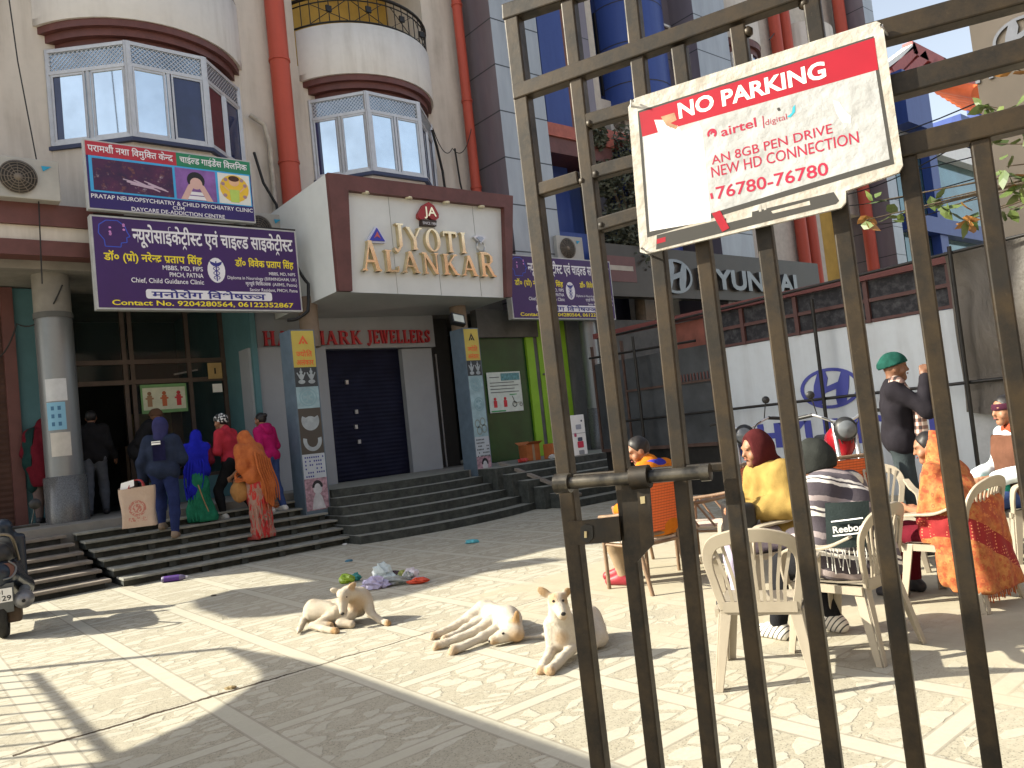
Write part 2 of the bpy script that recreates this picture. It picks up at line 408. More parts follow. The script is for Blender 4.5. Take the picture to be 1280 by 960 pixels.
# narrow stair of thick brown slabs at the left
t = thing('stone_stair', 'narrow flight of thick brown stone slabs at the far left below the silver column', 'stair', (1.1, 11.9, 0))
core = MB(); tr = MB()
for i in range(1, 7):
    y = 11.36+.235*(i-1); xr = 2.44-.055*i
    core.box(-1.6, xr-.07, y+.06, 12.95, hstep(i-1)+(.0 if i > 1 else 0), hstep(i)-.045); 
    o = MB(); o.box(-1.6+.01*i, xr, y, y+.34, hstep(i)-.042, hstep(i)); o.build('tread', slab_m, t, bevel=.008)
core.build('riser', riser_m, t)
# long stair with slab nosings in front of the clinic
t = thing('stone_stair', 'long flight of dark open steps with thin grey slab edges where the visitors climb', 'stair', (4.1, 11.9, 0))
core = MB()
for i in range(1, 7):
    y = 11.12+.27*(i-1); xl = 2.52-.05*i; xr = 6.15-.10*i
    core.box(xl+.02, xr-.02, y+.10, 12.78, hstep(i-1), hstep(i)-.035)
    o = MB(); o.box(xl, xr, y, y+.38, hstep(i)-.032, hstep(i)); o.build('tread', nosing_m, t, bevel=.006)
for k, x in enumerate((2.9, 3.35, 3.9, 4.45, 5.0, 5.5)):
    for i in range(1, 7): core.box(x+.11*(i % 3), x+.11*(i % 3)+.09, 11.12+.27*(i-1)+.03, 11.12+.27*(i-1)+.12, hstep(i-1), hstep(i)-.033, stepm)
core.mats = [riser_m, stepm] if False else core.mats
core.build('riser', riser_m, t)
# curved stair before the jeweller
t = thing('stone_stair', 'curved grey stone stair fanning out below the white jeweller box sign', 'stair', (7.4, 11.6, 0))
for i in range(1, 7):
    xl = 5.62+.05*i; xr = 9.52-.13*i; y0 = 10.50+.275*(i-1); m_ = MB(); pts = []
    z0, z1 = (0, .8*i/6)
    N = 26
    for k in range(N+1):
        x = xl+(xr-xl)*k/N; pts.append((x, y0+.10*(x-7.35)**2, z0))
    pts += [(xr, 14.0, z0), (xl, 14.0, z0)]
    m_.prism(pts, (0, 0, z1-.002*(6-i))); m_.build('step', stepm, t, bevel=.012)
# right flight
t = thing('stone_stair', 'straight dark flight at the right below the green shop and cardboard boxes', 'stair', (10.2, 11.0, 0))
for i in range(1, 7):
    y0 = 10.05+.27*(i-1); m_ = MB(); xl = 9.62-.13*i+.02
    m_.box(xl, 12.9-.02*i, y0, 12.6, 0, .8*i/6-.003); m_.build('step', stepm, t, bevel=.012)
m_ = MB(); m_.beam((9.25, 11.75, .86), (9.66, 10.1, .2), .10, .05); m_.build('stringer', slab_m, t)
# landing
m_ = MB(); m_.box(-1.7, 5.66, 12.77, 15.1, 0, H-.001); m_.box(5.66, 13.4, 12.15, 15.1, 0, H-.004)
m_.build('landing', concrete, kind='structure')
# ------------------------------------------------------------------ the cream shop building
YF = 14.2
bld = thing('shop_building', 'long cream multi-storey shop building with rounded balconies, red pipes and bay windows', 'building', (4.8, 18, 0))
w = MB()
for x0, x1 in ((-1.7, 2.45), (5.88, 7.08), (10.28, 11.42)): w.box(x0, x1, YF, 18, 5.2, 21)
for x0, x1 in ((2.45, 5.88), (7.08, 10.28)):
    w.box(x0, x1, YF+.003, 18, 5.2, 9.2); w.box(x0, x1, YF+.003, 18, 12.4, 21)
w.box(-1.7, -1.4, 15.0, 18, 0, 5.2); w.box(-1.69, 11.4, 18.01, 24, 0, 21)
w.build('wall', cream, bld)
w = MB(); w.prism([(x, 13.0, z) for x, z in ((-1.66, 4.0), (-2.3, 4.12), (-3.0, 4.6), (-3.6, 5.1), (-3.78, 5.45), (-3.65, 5.8), (-3.3, 6.0), (-2.6, 5.92), (-2.05, 5.86), (-1.66, 6.25))], (0, .4, 0)); w.build('shadow_canopy', maroon, bld)  # unseen slab added at the corner, outlined to cast the bulging shade
w = MB(); w.box(2.45, 5.88, 15.6, 15.7, 9.2, 12.4); w.box(7.08, 10.28, 15.6, 15.7, 9.2, 12.4); w.build('balcony_wall', ochre, bld)
# first-floor slab over the open ground floor
w = MB(); w.box(-1.7, 6.05, 13.35, 17.99, 4.62, 5.198); w.box(6.05, 13.0, 13.8, 17.99, 4.10, 5.198); w.build('slab', concrete, bld)
def stripe(x0, x1, z0, z1, y, m): b = MB(); b.box(x0, x1, y, 13.36, z0, z1); b.build('ledge', m, bld)
stripe(-1.7, 3.3, 5.20, 5.52, 13.0, maroon); stripe(-1.7, 3.3, 4.98, 5.197, 13.06, cream); stripe(-1.7, 3.3, 4.75, 4.977, 13.02, maroon)

def arc(xl, xr, y_end, bulge, n=20, inset=0.0):
    xl += inset; xr -= inset; c = (xr-xl)/2; rad = (c*c+bulge*bulge)/(2*bulge); xm = (xl+xr)/2; yc = y_end-bulge+rad
    a0 = math.asin(min(1, c/rad)); return [Vector((xm+rad*math.sin(-a0+2*a0*k/n), yc-rad*math.cos(-a0+2*a0*k/n), 0)) for k in range(n+1)]
def bay(xl, c1, c2, xr, zs, zt, zb, styles, ptop):
    yc = 13.3
    b = MB(); poly = [(xl, YF, zs-.12), (c1, yc, zs-.12), (c2, yc, zs-.12), (xr, YF, zs-.12)]
    # glazed bay, one thing part with panes and grilles as sub-parts
    fr = MB(); bayo = None
    segs = [((xl, YF), (c1, yc)), ((c1, yc), (c2, yc)), ((c2, yc), (xr, YF))]
    subs = []
    for k, (p, q) in enumerate(segs):
        p = Vector((*p, 0)); q = Vector((*q, 0)); d = q-p; nrm = Vector((d.y, -d.x, 0)).normalized()
        if nrm.y > 0: nrm = -nrm
        zf = zb-.40
        def P(s, z, o=0): return p + d*s + Vector((0, 0, z)) + nrm*o
        for s_ in (0.015, .985): fr.beam(P(s_, zs), P(s_, zb), .07, .07)
        for z in (zs+.03, zf, zb-.03): fr.beam(P(0, z), P(1, z), .06, .06)
        fr.beam(P(.5, zs), P(.5, zf), .05, .055)
        for s_ in (.06, .45, .55, .94): fr.beam(P(s_, zs+.06, .004), P(s_, zf-.03, .004), .03, .045)
        for a, c_ in ((.06, .45), (.55, .94)):
            for z in (zs+.075, zf-.045): fr.beam(P(a, z, .004), P(c_, z, .004), .03, .045)
        for j, (a, c_) in enumerate(((.02, .49), (.51, .98))):
            st = styles[k][j]; g_ = MB(); sp = .0
            if st == 'split':
                m1 = MB(); m1.poly([P(a, zs+.02), P(a+.14, zs+.02), P(a+.14, zf), P(a, zf)]); subs.append(('pane', glass_dk, m1)); a += .141
                st = 'sky'
            g_.poly([P(a, zs+.02), P(c_, zs+.02), P(c_, zf), P(a, zf)]); subs.append(('pane', {'sky': glass_sky, 'dk': glass_dk, 'red': curtain}[st], g_))
        g_ = MB(); g_.poly([P(.02, zf+.03, -.01), P(.98, zf+.03, -.01), P(.98, zb-.04, -.01), P(.02, zb-.04, -.01)]); subs.append(('pane', mat('transom_glass', (0.30, 0.38, 0.46), .12, .7, var=.3, scale=2) if styles[k][0] != 'red' else glass_dk, g_))
        gl = MB(); L = d.length; hh = zb-.05-zf-.02; st_ = .075; x = -hh
        while x < L:
            for sgn in (1, -1):
                xa, xb = (x, x+hh) if sgn > 0 else (x+hh, x); za, zb_ = zf+.03, zf+.03+hh
                def cl(xa, za, xb, zb_):
                    pts = []
                    for (u0, v0, u1, v1) in ((xa, za, xb, zb_),):
                        t0, t1 = 0.0, 1.0
                        if u1 != u0:
                            ta, tb = (0.02*L-u0)/(u1-u0), (.98*L-u0)/(u1-u0)
                            t0 = max(t0, min(ta, tb)); t1 = min(t1, max(ta, tb))
                        if t1 > t0: return (u0+(u1-u0)*t0, v0+(v1-v0)*t0, u0+(u1-u0)*t1, v0+(v1-v0)*t1)
                r_ = cl(xa, za, xb, zb_)
                if r_: gl.beam(P(r_[0]/L, r_[1], .012+.004*sgn), P(r_[2]/L, r_[3], .012+.004*sgn), .011, .006, up=nrm)
            x += st_
        subs.append(('grille', alum, gl))
    bayo = fr.build('bay_window', alum, bld)
    for nm, m_, mb in subs: mb.build(nm, m_, bayo)
    sill = MB(); sill.prism([(xl-.05, YF-.001, zs-.07), (c1-.03, yc-.06, zs-.07), (c2+.03, yc-.06, zs-.07), (xr+.05, YF-.001, zs-.07)], (0, 0, .065)); sill.build('sill', mat('dark_blue_sill', (0.03, 0.04, 0.09), .5), bld)
    low = MB(); low.prism([(xl, YF-.001, 5.3), (c1, yc+.03, 5.3), (c2, yc+.03, 5.3), (xr, YF-.001, 5.3)], (0, 0, zs-.07-5.3)); low.build('apron_wall', cream, bld)
    # rounded balcony and its maroon cornice
    for kk, (z0, z1, ins, bl) in enumerate(((zb+.0, zb+.13, .30, .80), (zb+.13, zb+.26, .16, .90), (zb+.26, zb+.38, .06, .98))):
        c = MB(); A = arc(xl-.15, xr+.12, YF+.002*kk, bl, inset=ins)
        c.prism([(p.x, p.y, z0) for p in A], (0, 0, z1-z0-.002)); c.build('cornice', maroon, bld)
    c = MB(); A = arc(xl-.15, xr+.12, YF-.002, 1.0); A2 = arc(xl-.15, xr+.12, YF-.002, .85, inset=.14)
    z0 = zb+.381; n = len(A)
    c.prism([(p.x, p.y, z0) for p in A], (0, 0, .12))
    ring = [(p.x, p.y, z0+.12) for p in A] + [(p.x, p.y, z0+.12) for p in A2[::-1]]
    V = ring + [(x, y, ptop) for x, y, z in ring]; F = []
    for k in range(n-1):
        F += [(k, k+1, 2*n+k+1, 2*n+k), (2*n-1-k, 2*n-2-k, 4*n-2-k, 4*n-1-k), (2*n+k, 2*n+k+1, 4*n-2-k, 4*n-1-k)]
    c.add(V, F, smooth=False)
    o = c.build('balcony_parapet', white_pl, bld)
    for pl in o.data.polygons: pl.use_smooth = abs(pl.normal.z) < .3
    # railing
    rl = MB(); top = [(p.x, p.y+.06, ptop+.62) for p in A]; low_ = [(p.x, p.y+.06, ptop+.06) for p in A]
    rl.tube(top, .035, 6); rl.tube(low_, .02, 6); rl.tube([(x, y, z-.12) for x, y, z in top], .014, 5)
    for k in range(0, n, 1): rl.tube([low_[k], top[k]], .011, 5)
    for k in (4, 8, 12, 16): 
        cx, cy, cz = low_[k]; cz += .28; rl.box(cx-.06, cx+.06, cy-.02, cy+.02, cz-.06, cz+.06)
        rl.beam((cx-.3, low_[max(k-2, 0)][1], ptop+.07), (cx+.3, low_[min(k+2, n-1)][1], ptop+.5), .012, .012); rl.beam((cx-.3, low_[max(k-2, 0)][1], ptop+.5), (cx+.3, low_[min(k+2, n-1)][1], ptop+.07), .012, .012)
    rl.build('railing', black_m, bld)
bay(2.6, 3.62, 4.86, 5.8, 6.86, 0, 8.48, (('split', 'sky'), ('sky', 'dk'), ('red', 'dk')), 10.1)
bay(7.25, 8.05, 9.28, 10.2, 6.86, 0, 8.5, (('split', 'sky'), ('sky', 'sky'), ('dk', 'dk')), 9.92)
# drain pipes
for x, y, r_ in ((6.62, 14.02, .19), (11.13, 13.95, .115), (.95, 14.0, .17)):
    p = MB(); p.tube([(x, y, 5.3), (x, y, 21)], r_, 16)
    for z in (7.05, 9.1, 11.4): p.tube([(x, y, z), (x, y, z+.05)], r_+.018, 16)
    p.build('drain_pipe', pipe_red, bld)
p = MB(); p.tube([(5.95, 14.1, 7.95), (6.2, 14.05, 7.78), (6.3, 14.1, 7.4), (6.3, 14.1, 5.6)], .05, 8); p.build('waste_pipe', mat('dirty_pvc', (0.42, 0.38, 0.32), .6, var=.3), bld)
# ground-floor column at the left
c = MB(); cx, cy = 2.36, 13.78
c.lathe([(.262, 1.5), (.262, 3.93)], (cx, cy, 0), 28, silver); c.lathe([(.30, .8), (.30, 1.49), (.262, 1.5)], (cx, cy, 0), 28, granite); c.lathe([(.275, 3.93), (.275, 4.02)], (cx, cy, 0), 28, dk_conc); c.lathe([(.262, 4.02), (.262, 4.62)], (cx, cy, 0), 28, concrete)
c.build('column', None, bld)
c = MB(); cx, cy = ony(742, 480, 12.95).x, 12.95
c.lathe([(.2, 1.75), (.2, 4.1)], (cx, cy, 0), 24, silver); c.lathe([(.225, .8), (.225, 1.74), (.2, 1.75)], (cx, cy, 0), 24, granite); c.build('column', None, bld)
# left shutter and aqua pilaster
m_ = MB(); m_.box(-1.4, 1.78, 14.72, 14.8, H, 4.6); m_.build('roller_shutter', brown_sh, bld)
m_ = MB(); m_.box(1.78, 1.95, 14.62, 14.85, H, 4.6); m_.build('shutter_guide', maroon, bld)
m_ = MB(); m_.box(1.95, 2.62, 14.70, 15.2, H, 4.6); m_.build('pilaster', aqua, bld)
# clinic glass front
YG = 15.0
fr = MB(); dkfr = mat('brown_frame', (0.07, 0.05, 0.04), .5, var=.2)
for x in (2.66, 3.62, 3.74, 4.72, 5.36): fr.box(x-.035, x+.035, YG-.04, YG+.04, H, 4.6)
for z in (3.02, 3.38): fr.box(2.62, 5.4, YG-.045, YG+.035, z-.04, z+.04)
fr.box(3.74, 5.4, YG-.03, YG+.03, 1.22, 1.28); gf = fr.build('shop_front', dkfr, bld)
gl = mat('shop_glass', (0.03, 0.045, 0.045), .06, 0, var=0, alpha=.38, spec=.35)
m_ = MB(); m_.poly([(3.78, YG, 1.28), (5.36, YG, 1.28), (5.36, YG, 2.98), (3.78, YG, 2.98)]); m_.build('pane', gl, gf)
m_ = MB(); m_.poly([(2.66, YG, 3.42), (5.36, YG, 3.42), (5.36, YG, 4.6), (2.66, YG, 4.6)]); m_.build('pane', gl, gf)
m_ = MB(); m_.poly([(2.66, YG, 3.05), (5.36, YG, 3.05), (5.36, YG, 3.35), (2.66, YG, 3.35)]); m_.build('pane', gl, gf)
m_ = MB(); m_.box(3.74, 5.36, YG-.02, YG+.03, H, 1.218); m_.build('skirting_panel', aqua, gf)
m_ = MB(); m_.box(5.40, 5.5, 13.62, 17.9, H, 4.62); m_.build('side_wall', aqua, bld)
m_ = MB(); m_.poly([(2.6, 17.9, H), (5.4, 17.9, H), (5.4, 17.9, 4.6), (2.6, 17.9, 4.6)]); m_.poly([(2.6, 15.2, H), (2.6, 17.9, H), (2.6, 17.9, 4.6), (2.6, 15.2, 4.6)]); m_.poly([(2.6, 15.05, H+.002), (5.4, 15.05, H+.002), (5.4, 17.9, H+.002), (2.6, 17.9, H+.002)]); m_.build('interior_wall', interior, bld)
m_ = MB(); m_.box(3.9, 4.8, 16.6, 17.1, H, 1.9); m_.box(3.88, 4.82, 16.55, 17.15, 1.9, 1.94); m_.build('counter', mat('counter_wood', (0.12, 0.08, 0.05), .6), bld)
m_ = MB(); m_.box(4.15, 5.0, 17.3, 17.5, H, 2.6)
for z in (1.3, 1.7, 2.1): m_.box(4.15, 5.0, 17.2, 17.3, z, z+.03)
m_.build('cabinet', mat('olive_cabinet', (0.16, 0.14, 0.06), .6), bld)
t = thing('tube_light', 'lit white fluorescent tube glowing behind the dark clinic glass', 'light', (4.85, 15.6, 3.2))
m_ = MB(); m_.tube([(4.62, 21, 3.17), (5.02, 21, 3.24)], .016, 8); m_.build('tube', emis('tube_glow', (0.85, 0.92, 1.0), 6), t)
m_ = MB(); m_.beam((4.6, 15.52, 3.19), (5.04, 15.52, 3.265), .05, .03); m_.build('batten', white_p, t)
# small fittings on the clinic front
t = thing('notice', 'small tan paper notice with a dark mark on the clinic window', 'notice', (5.2, 14.94, 3.0))
m_ = MB(); m_.box(5.04, 5.30, 14.93, 14.945, 3.02, 3.32); m_.build('sheet', mat('tan_paper', (0.40, 0.28, 0.12), .8), t)
m_ = MB(); m_.box(5.155, 5.185, 14.924, 14.9285, 3.11, 3.22); m_.build('mark', black_m, t)
t = thing('notice', 'little white paper label low on the clinic window frame', 'notice', (5.2, 14.94, 2.8)); m_ = MB(); m_.box(5.10, 5.28, 14.93, 14.945, 2.76, 2.92); m_.build('sheet', white_p, t)
t = thing('poster', 'framed health poster with three small figures inside the clinic glass', 'poster', (4.2, 14.93, 2.6))
m_ = MB(); m_.box(3.83, 4.62, 14.925, 14.945, 2.44, 2.96); m_.build('board', mat('poster_green', (0.14, 0.30, 0.12), .6, var=.1), t)
m_ = MB(); m_.box(3.86, 4.59, 14.918, 14.924, 2.50, 2.90); m_.build('print', mat('poster_cream', (0.55, 0.58, 0.45), .6), t)
for x, cl in ((3.97, (0.30, 0.18, 0.10)), (4.22, (0.45, 0.12, 0.05)), (4.47, (0.5, 0.04, 0.05))):
    m_ = MB(); m_.box(x-.04, x+.04, 14.912, 14.916, 2.56, 2.76); m_.lathe([(.001, 0), (.035, .0), (.035, .004)], (x, 14.912, 2.795), 10, axis='y'); m_.box(x-.07, x+.07, 14.9125, 14.9155, 2.69, 2.72); m_.build('figure', mat('poster_fig%d' % int(x*100), cl, .7, var=0), t)
# jeweller front
m_ = MB(); m_.box(5.36, 6.86, 13.70, 14.16, H, 3.42); m_.box(8.72, 9.46, 13.98, 14.3, H, 3.38); m_.box(5.62, 9.52, 13.9, 14.3, 3.4, 4.10); m_.build('shop_wall', white_w, bld)
navy_sh = shutter_mat('navy_shutter_slats', (0.012, 0.014, 0.035), .08)
m_ = MB(); m_.box(6.86, 8.72, 14.12, 14.2, H, 3.41)
sh = m_.build('roller_shutter', navy_sh, bld)
for x, z in ((7.45, 2.75), (7.6, 2.15), (7.56, 1.85), (7.6, 1.55)):
    m_ = MB(); m_.box(x-.03, x+.03, 14.08, 14.13, z-.04, z+.04); m_.build('lock', steel, sh)
dkdoor = mat('dark_door', (0.03, 0.03, 0.03), .5)
m_ = MB(); m_.box(9.46, 10.24, 14.42, 14.5, H, 4.1); d_ = m_.build('door', dkdoor, bld)
m_ = MB(); m_.box(9.83, 9.86, 14.39, 14.415, H, 3.3); m_.build('door_edge', alum, d_)
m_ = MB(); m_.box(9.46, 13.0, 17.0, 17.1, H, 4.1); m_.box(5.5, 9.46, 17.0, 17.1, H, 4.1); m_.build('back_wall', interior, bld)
# green shop
green = mat('lime_wall', (0.22, 0.42, 0.02), .6, var=.12, scale=2); dgreen = mat('dark_green_glass', (0.012, 0.06, 0.014), .25, var=.25, scale=1.5)
m_ = MB(); m_.box(10.24, 11.62, 13.42, 13.5, H, 3.5); m_.build('shop_glass', dgreen, bld)
m_ = MB(); m_.box(11.62, 11.84, 13.36, 13.5, H, 3.5); m_.box(11.96, 13.0, 13.36, 13.5, H, 4.1); m_.build('lime_panel', green, bld)
m_ = MB(); m_.box(10.24, 11.96, 13.3, 13.5, 3.5, 4.1); m_.box(11.84, 11.96, 13.38, 13.5, H, 3.5); m_.build('dark_fascia', dk_conc, bld)
m_ = MB(); m_.tube([(12.2, 13.34, 1.1), (12.17, 13.34, 3.0)], .02, 6, red_p); m_.build('red_rod', red_p, bld)
m_ = MB(); m_.box(12.02, 12.5, 13.33, 13.36, 2.62, 2.66); m_.box(12.1, 12.45, 13.33, 13.36, 1.38, 1.41); m_.build('door_bar', dk_conc, bld)
t = thing('poster', 'white notice with red figures and lines of text on the green shop glass', 'poster', (10.9, 13.38, 2.2))
m_ = MB(); m_.box(10.42, 11.36, 13.385, 13.40, 1.86, 2.74); m_.build('sheet', mat('pale_sheet', (0.55, 0.62, 0.58), .6), t)
m_ = MB(); m_.box(10.8, 11.33, 13.378, 13.383, 2.55, 2.71); m_.build('picture', mat('teal_print', (0.10, 0.25, 0.28), .6, var=.5, scale=20), t)
m_ = MB()
for k, z in enumerate((2.62, 2.5, 2.43, 2.36, 2.29)): m_.box(10.48, 10.75 if k == 0 else 11.28-.12*(k % 2), 13.379, 13.382, z, z+.018)
m_.build('text_lines', mat('print_grey', (0.12, 0.14, 0.14), .7), t)
for x in (10.58, 10.86):
    m_ = MB(); m_.box(x-.045, x+.045, 13.378, 13.383, 1.97, 2.12); m_.lathe([(.001, 0), (.035, 0), (.035, .005)], (x, 13.378, 2.155), 10, axis='y'); m_.build('figure', mat('print_red', (0.5, 0.03, 0.04), .7), t)
m_ = MB(); m_.lathe([(.05, 0), (.065, 0), (.065, .005)], (11.12, 13.378, 2.02), 14, axis='y'); m_.lathe([(.03, 0), (.04, 0), (.04, .005)], (11.3, 13.378, 2.0), 14, axis='y'); m_.beam((11.1, 13.38, 2.04), (11.32, 13.38, 2.06), .03, .005); m_.beam((11.13, 13.38, 2.05), (11.07, 13.38, 2.2), .015, .005); m_.build('figure', mat('print_black', (0.03, 0.03, 0.03), .7), t)
m_ = MB(); m_.box(10.45, 10.85, 13.378, 13.383, 1.875, 1.905); m_.box(11.0, 11.2, 13.378, 13.383, 2.225, 2.245); m_.build('stripe', mat('print_green', (0.06, 0.3, 0.12), .7), t)
# ------------------------------------------------------------------ sign boards
class Board:
    """flat board: origin = top-left corner, ux to the right, uy up, W x Ht metres; u,v in 0..1 from the top left"""
    def __init__(s, o, ux, uy, W, Ht): s.o = Vector(o); s.ux = Vector(ux).normalized(); s.uy = Vector(uy).normalized(); s.W = W; s.H = Ht; s.n = s.ux.cross(s.uy); s.k = 0
    def p(s, u, v, l=0.0): return s.o + s.ux*(u*s.W) - s.uy*(v*s.H) + s.n*(l*.001)
    def plate(s, u0, v0, u1, v1, l0, l1, mb, m=None):
        q = [s.p(u0, v0, l0), s.p(u1, v0, l0), s.p(u1, v1, l0), s.p(u0, v1, l0)]; mb.prism(q, s.n*((l1-l0)*.001), m); return mb
    def rect(s, u0, v0, u1, v1, l, mb, m=None): mb.poly([s.p(u0, v1, l), s.p(u1, v1, l), s.p(u1, v0, l), s.p(u0, v0, l)], m); return mb
    def ell(s, u, v, ru, rv, l, mb, m=None, n=20, a0=0, a1=360):
        mb.poly([s.p(u+ru*math.cos(R(a0+(a1-a0)*k/n)), v-rv*math.sin(R(a0+(a1-a0)*k/n)), l) for k in range(n if a1-a0 >= 360 else n+1)], m); return mb
    def ring(s, u, v, ru, rv, th, l, mb, m=None, n=24, a0=0, a1=360, tv=None):
        tv = tv or th; P = []; full = a1-a0 >= 360; N = n if full else n+1
        for k in range(N):
            a = R(a0+(a1-a0)*k/n); P.append((s.p(u+ru*math.cos(a), v-rv*math.sin(a), l), s.p(u+(ru-th)*math.cos(a), v-(rv-tv)*math.sin(a), l)))
        for k in range(n):
            a, b = P[k], P[(k+1) % N]; mb.poly([a[0], b[0], b[1], a[1]], m)
        return mb
    def shape(s, pts, l, mb, m=None): mb.poly([s.p(u, v, l) for u, v in pts], m); return mb
    def line(s, u0, v0, u1, v1, w, l, mb, m=None):
        l += .02*(s.k % 40); s.k += 1; a = s.p(u0, v0, l); b = s.p(u1, v1, l); d = (b-a).normalized(); x = s.n.cross(d)*w/2; mb.poly([a-x, b-x, b+x, a+x], m); return mb
    def rr(s, u0, v0, u1, v1, ru, rv, l, mb, m=None):
        P = []
        for cu, cv, a0 in ((u1-ru, v0+rv, 0), (u0+ru, v0+rv, 90), (u0+ru, v1-rv, 180), (u1-ru, v1-rv, 270)):
            for k in range(6): a = R(a0+18*k); P.append(s.p(cu+ru*math.cos(a), cv-rv*math.sin(a), l))
        mb.poly(P, m); return mb
    def text(s, par, body, u, v, mt, h=None, w=None, l=6, **kw):
        return text(par, 'lettering', body, s.p(u, v), s.ux, s.uy, mt, h=h*s.H if h else None, w=w*s.W if w else None, lift=l*.001, **kw)
flatm = lambda n, c, r=.55, v=.05: mat(n, c, r, var=v, scale=4)
pur = mat('purple_vinyl', (0.042, 0.011, 0.105), .4, var=.12, scale=1.2); yel = flatm('yellow_print', (0.80, 0.66, 0.03)); wht = flatm('white_print', (0.75, 0.74, 0.78)); navy = flatm('navy_print', (0.03, 0.03, 0.22)); blk = flatm('black_print', (0.015, 0.015, 0.02))
redv = flatm('red_vinyl', (0.42, 0.03, 0.05)); grnv = flatm('green_vinyl', (0.02, 0.20, 0.10)); sky_v = flatm('blue_vinyl', (0.05, 0.36, 0.70)); skin_p = flatm('skin_print', (0.62, 0.40, 0.36)); indigo = flatm('indigo_vinyl', (0.028, 0.016, 0.125))
DOC = "डॉ० (प्रो) नरेन्द्र प्रताप सिंह"
def clinic_sign(X0, X1, z1, z0, y, label):
    t = thing('clinic_sign', label, 'sign', ((X0+X1)/2, y, z0), group='purple clinic boards')
    b = Board((X0, y, z1), (1, 0, 0), (0, 0, 1), X1-X0, z1-z0)
    m_ = MB(); b.plate(0, 0, 1, 1, -160, 0, m_); m_.build('sign_box', mat('grey_tin', (0.42, 0.43, 0.43), .5, var=.15), t)
    m_ = MB(); b.rect(.008, .018, .992, .982, 3, m_); m_.build('sign_face', pur, t)
    m_ = MB()
    P = [(.145, .10), (.155, .17), (.165, .21), (.150, .225), (.150, .275), (.125, .285), (.122, .33), (.055, .33), (.053, .26), (.03, .19), (.035, .10), (.065, .05), (.115, .045)]
    for i in range(len(P)): b.line(*P[i], *P[(i+1) % len(P)], .013, 5, m_, flatm('icon_blue', (0.04, 0.09, 0.55)))
    m_.mats.append(flatm('icon_pink', (0.6, 0.25, 0.6)))
    m2 = MB(); m2.v, m2.f, m2.mi, m2.sm = m_.v, m_.f, [0]*len(m_.f), m_.sm; m2.build('head_emblem', flatm('icon_blue', (0.04, 0.09, 0.55)), t)
    m_ = MB()
    for k in range(7): b.ell(.10+.04*math.cos(k*2.1), .14+.06*math.sin(k*1.7), .006, .012, 7, m_, n=8)
    m_.build('head_emblem_light', flatm('icon_pink', (0.7, 0.35, 0.7)), t)
    b.text(t, "न्यूरोसाईकेट्रीस्ट एवं चाइल्ड साइकेट्रीस्ट", .175, .262, wht, h=.135, w=.80, bold=.022)
    b.text(t, DOC, .045, .475, yel, h=.072, w=.445, bold=.022)
    b.text(t, "डॉ० विवेक प्रताप सिंह", .655, .475, yel, h=.072, w=.315, bold=.022)
    b.text(t, "MBBS, MD, FIPS", .30, .555, wht, h=.048, w=.19, bold=.012); b.text(t, "PMCH, PATNA", .33, .63, wht, h=.048, w=.16, bold=.012); b.text(t, "Chief, Child Guidance Clinic", .155, .705, wht, h=.05, w=.335, bold=.012)
    b.text(t, "MBBS, MD, NIPS", .83, .565, wht, h=.036, w=.145, bold=.008); b.text(t, "Diploma in Neurology (BIRMINGHAM, UK)", .61, .63, wht, h=.036, w=.37, bold=.006); b.text(t, "मृत्पूर्व चिकित्सक", .70, .695, wht, h=.034, w=.135, bold=.012); b.text(t, "(AIIMS, Patna)", .845, .695, wht, h=.036, w=.135, bold=.006); b.text(t, "Senior Resident, PMCH, Patna", .72, .765, wht, h=.036, w=.26, bold=.008)
    m_ = MB(); b.ell(.557, .535, .044, .145, 5, m_); m_.build('emblem_disc', wht, t)
    m_ = MB(); b.line(.557, .43, .557, .66, .02, 7, m_)
    for sg in (-1, 1):
        b.shape([(.557, .455), (.557+sg*.032, .43), (.557+sg*.026, .465), (.557+sg*.012, .49), (.557, .485)][::sg], 7, m_)
        pts = [(.557+sg*.016*math.sin(k*.9), .49+.015*k) for k in range(11)]
        for a, c in zip(pts, pts[1:]): b.line(*a, *c, .012, 7.5, m_)
    m_.build('emblem_staff', navy, t)
    m_ = MB(); b.rr(.215, .775, .835, .878, .012, .03, 5, m_); m_.build('white_band', wht, t)
    b.text(t, "मनोरोग विशेषज्ञ", .24, .865, navy, h=.062, w=.56, l=8, bold=.02)
    b.text(t, "Contact No. 9204280564, 06122352867", .065, .952, yel, h=.052, w=.885, bold=.02)
    return t
clinic_sign(2.73, 5.95, 5.30, 3.88, 12.6, 'large purple clinic signboard in Hindi and English above the glass clinic entrance')
clinic_sign(10.68, 13.85, 5.18, 3.78, 12.6, 'purple clinic signboard partly behind the gate bars right of the jeweller box')

t = thing('clinic_banner', 'upper clinic sign with red and green headings and three pictures', 'sign', (3.97, 12.55, 5.38))
b = Board((2.71, 12.56, 6.43), (1, 0, 0), (0, 0, 1), 2.53, 1.06)
m_ = MB(); b.plate(0, 0, 1, 1, -120, 0, m_); m_.build('sign_box', mat('grey_tin', (0.42, 0.43, 0.43)), t)
m_ = MB(); b.rect(.008, .02, .992, .98, 3, m_); m_.build('sign_face', indigo, t)
m_ = MB(); b.rect(.008, .02, .52, .225, 5, m_); m_.build('red_heading', redv, t)
m_ = MB(); b.rect(.52, .02, .992, .225, 5, m_); m_.build('green_heading', grnv, t)
m_ = MB(); b.rect(.02, .226, .985, .745, 5, m_); m_.build('picture_border', sky_v, t)
b.text(t, "परामर्शी नशा विमुक्ति केन्द्र", .02, .165, wht, h=.085, w=.48, l=8, bold=.015); b.text(t, "चाईल्ड गाईडेंस क्लिनिक", .54, .165, wht, h=.085, w=.43, l=8, bold=.015)
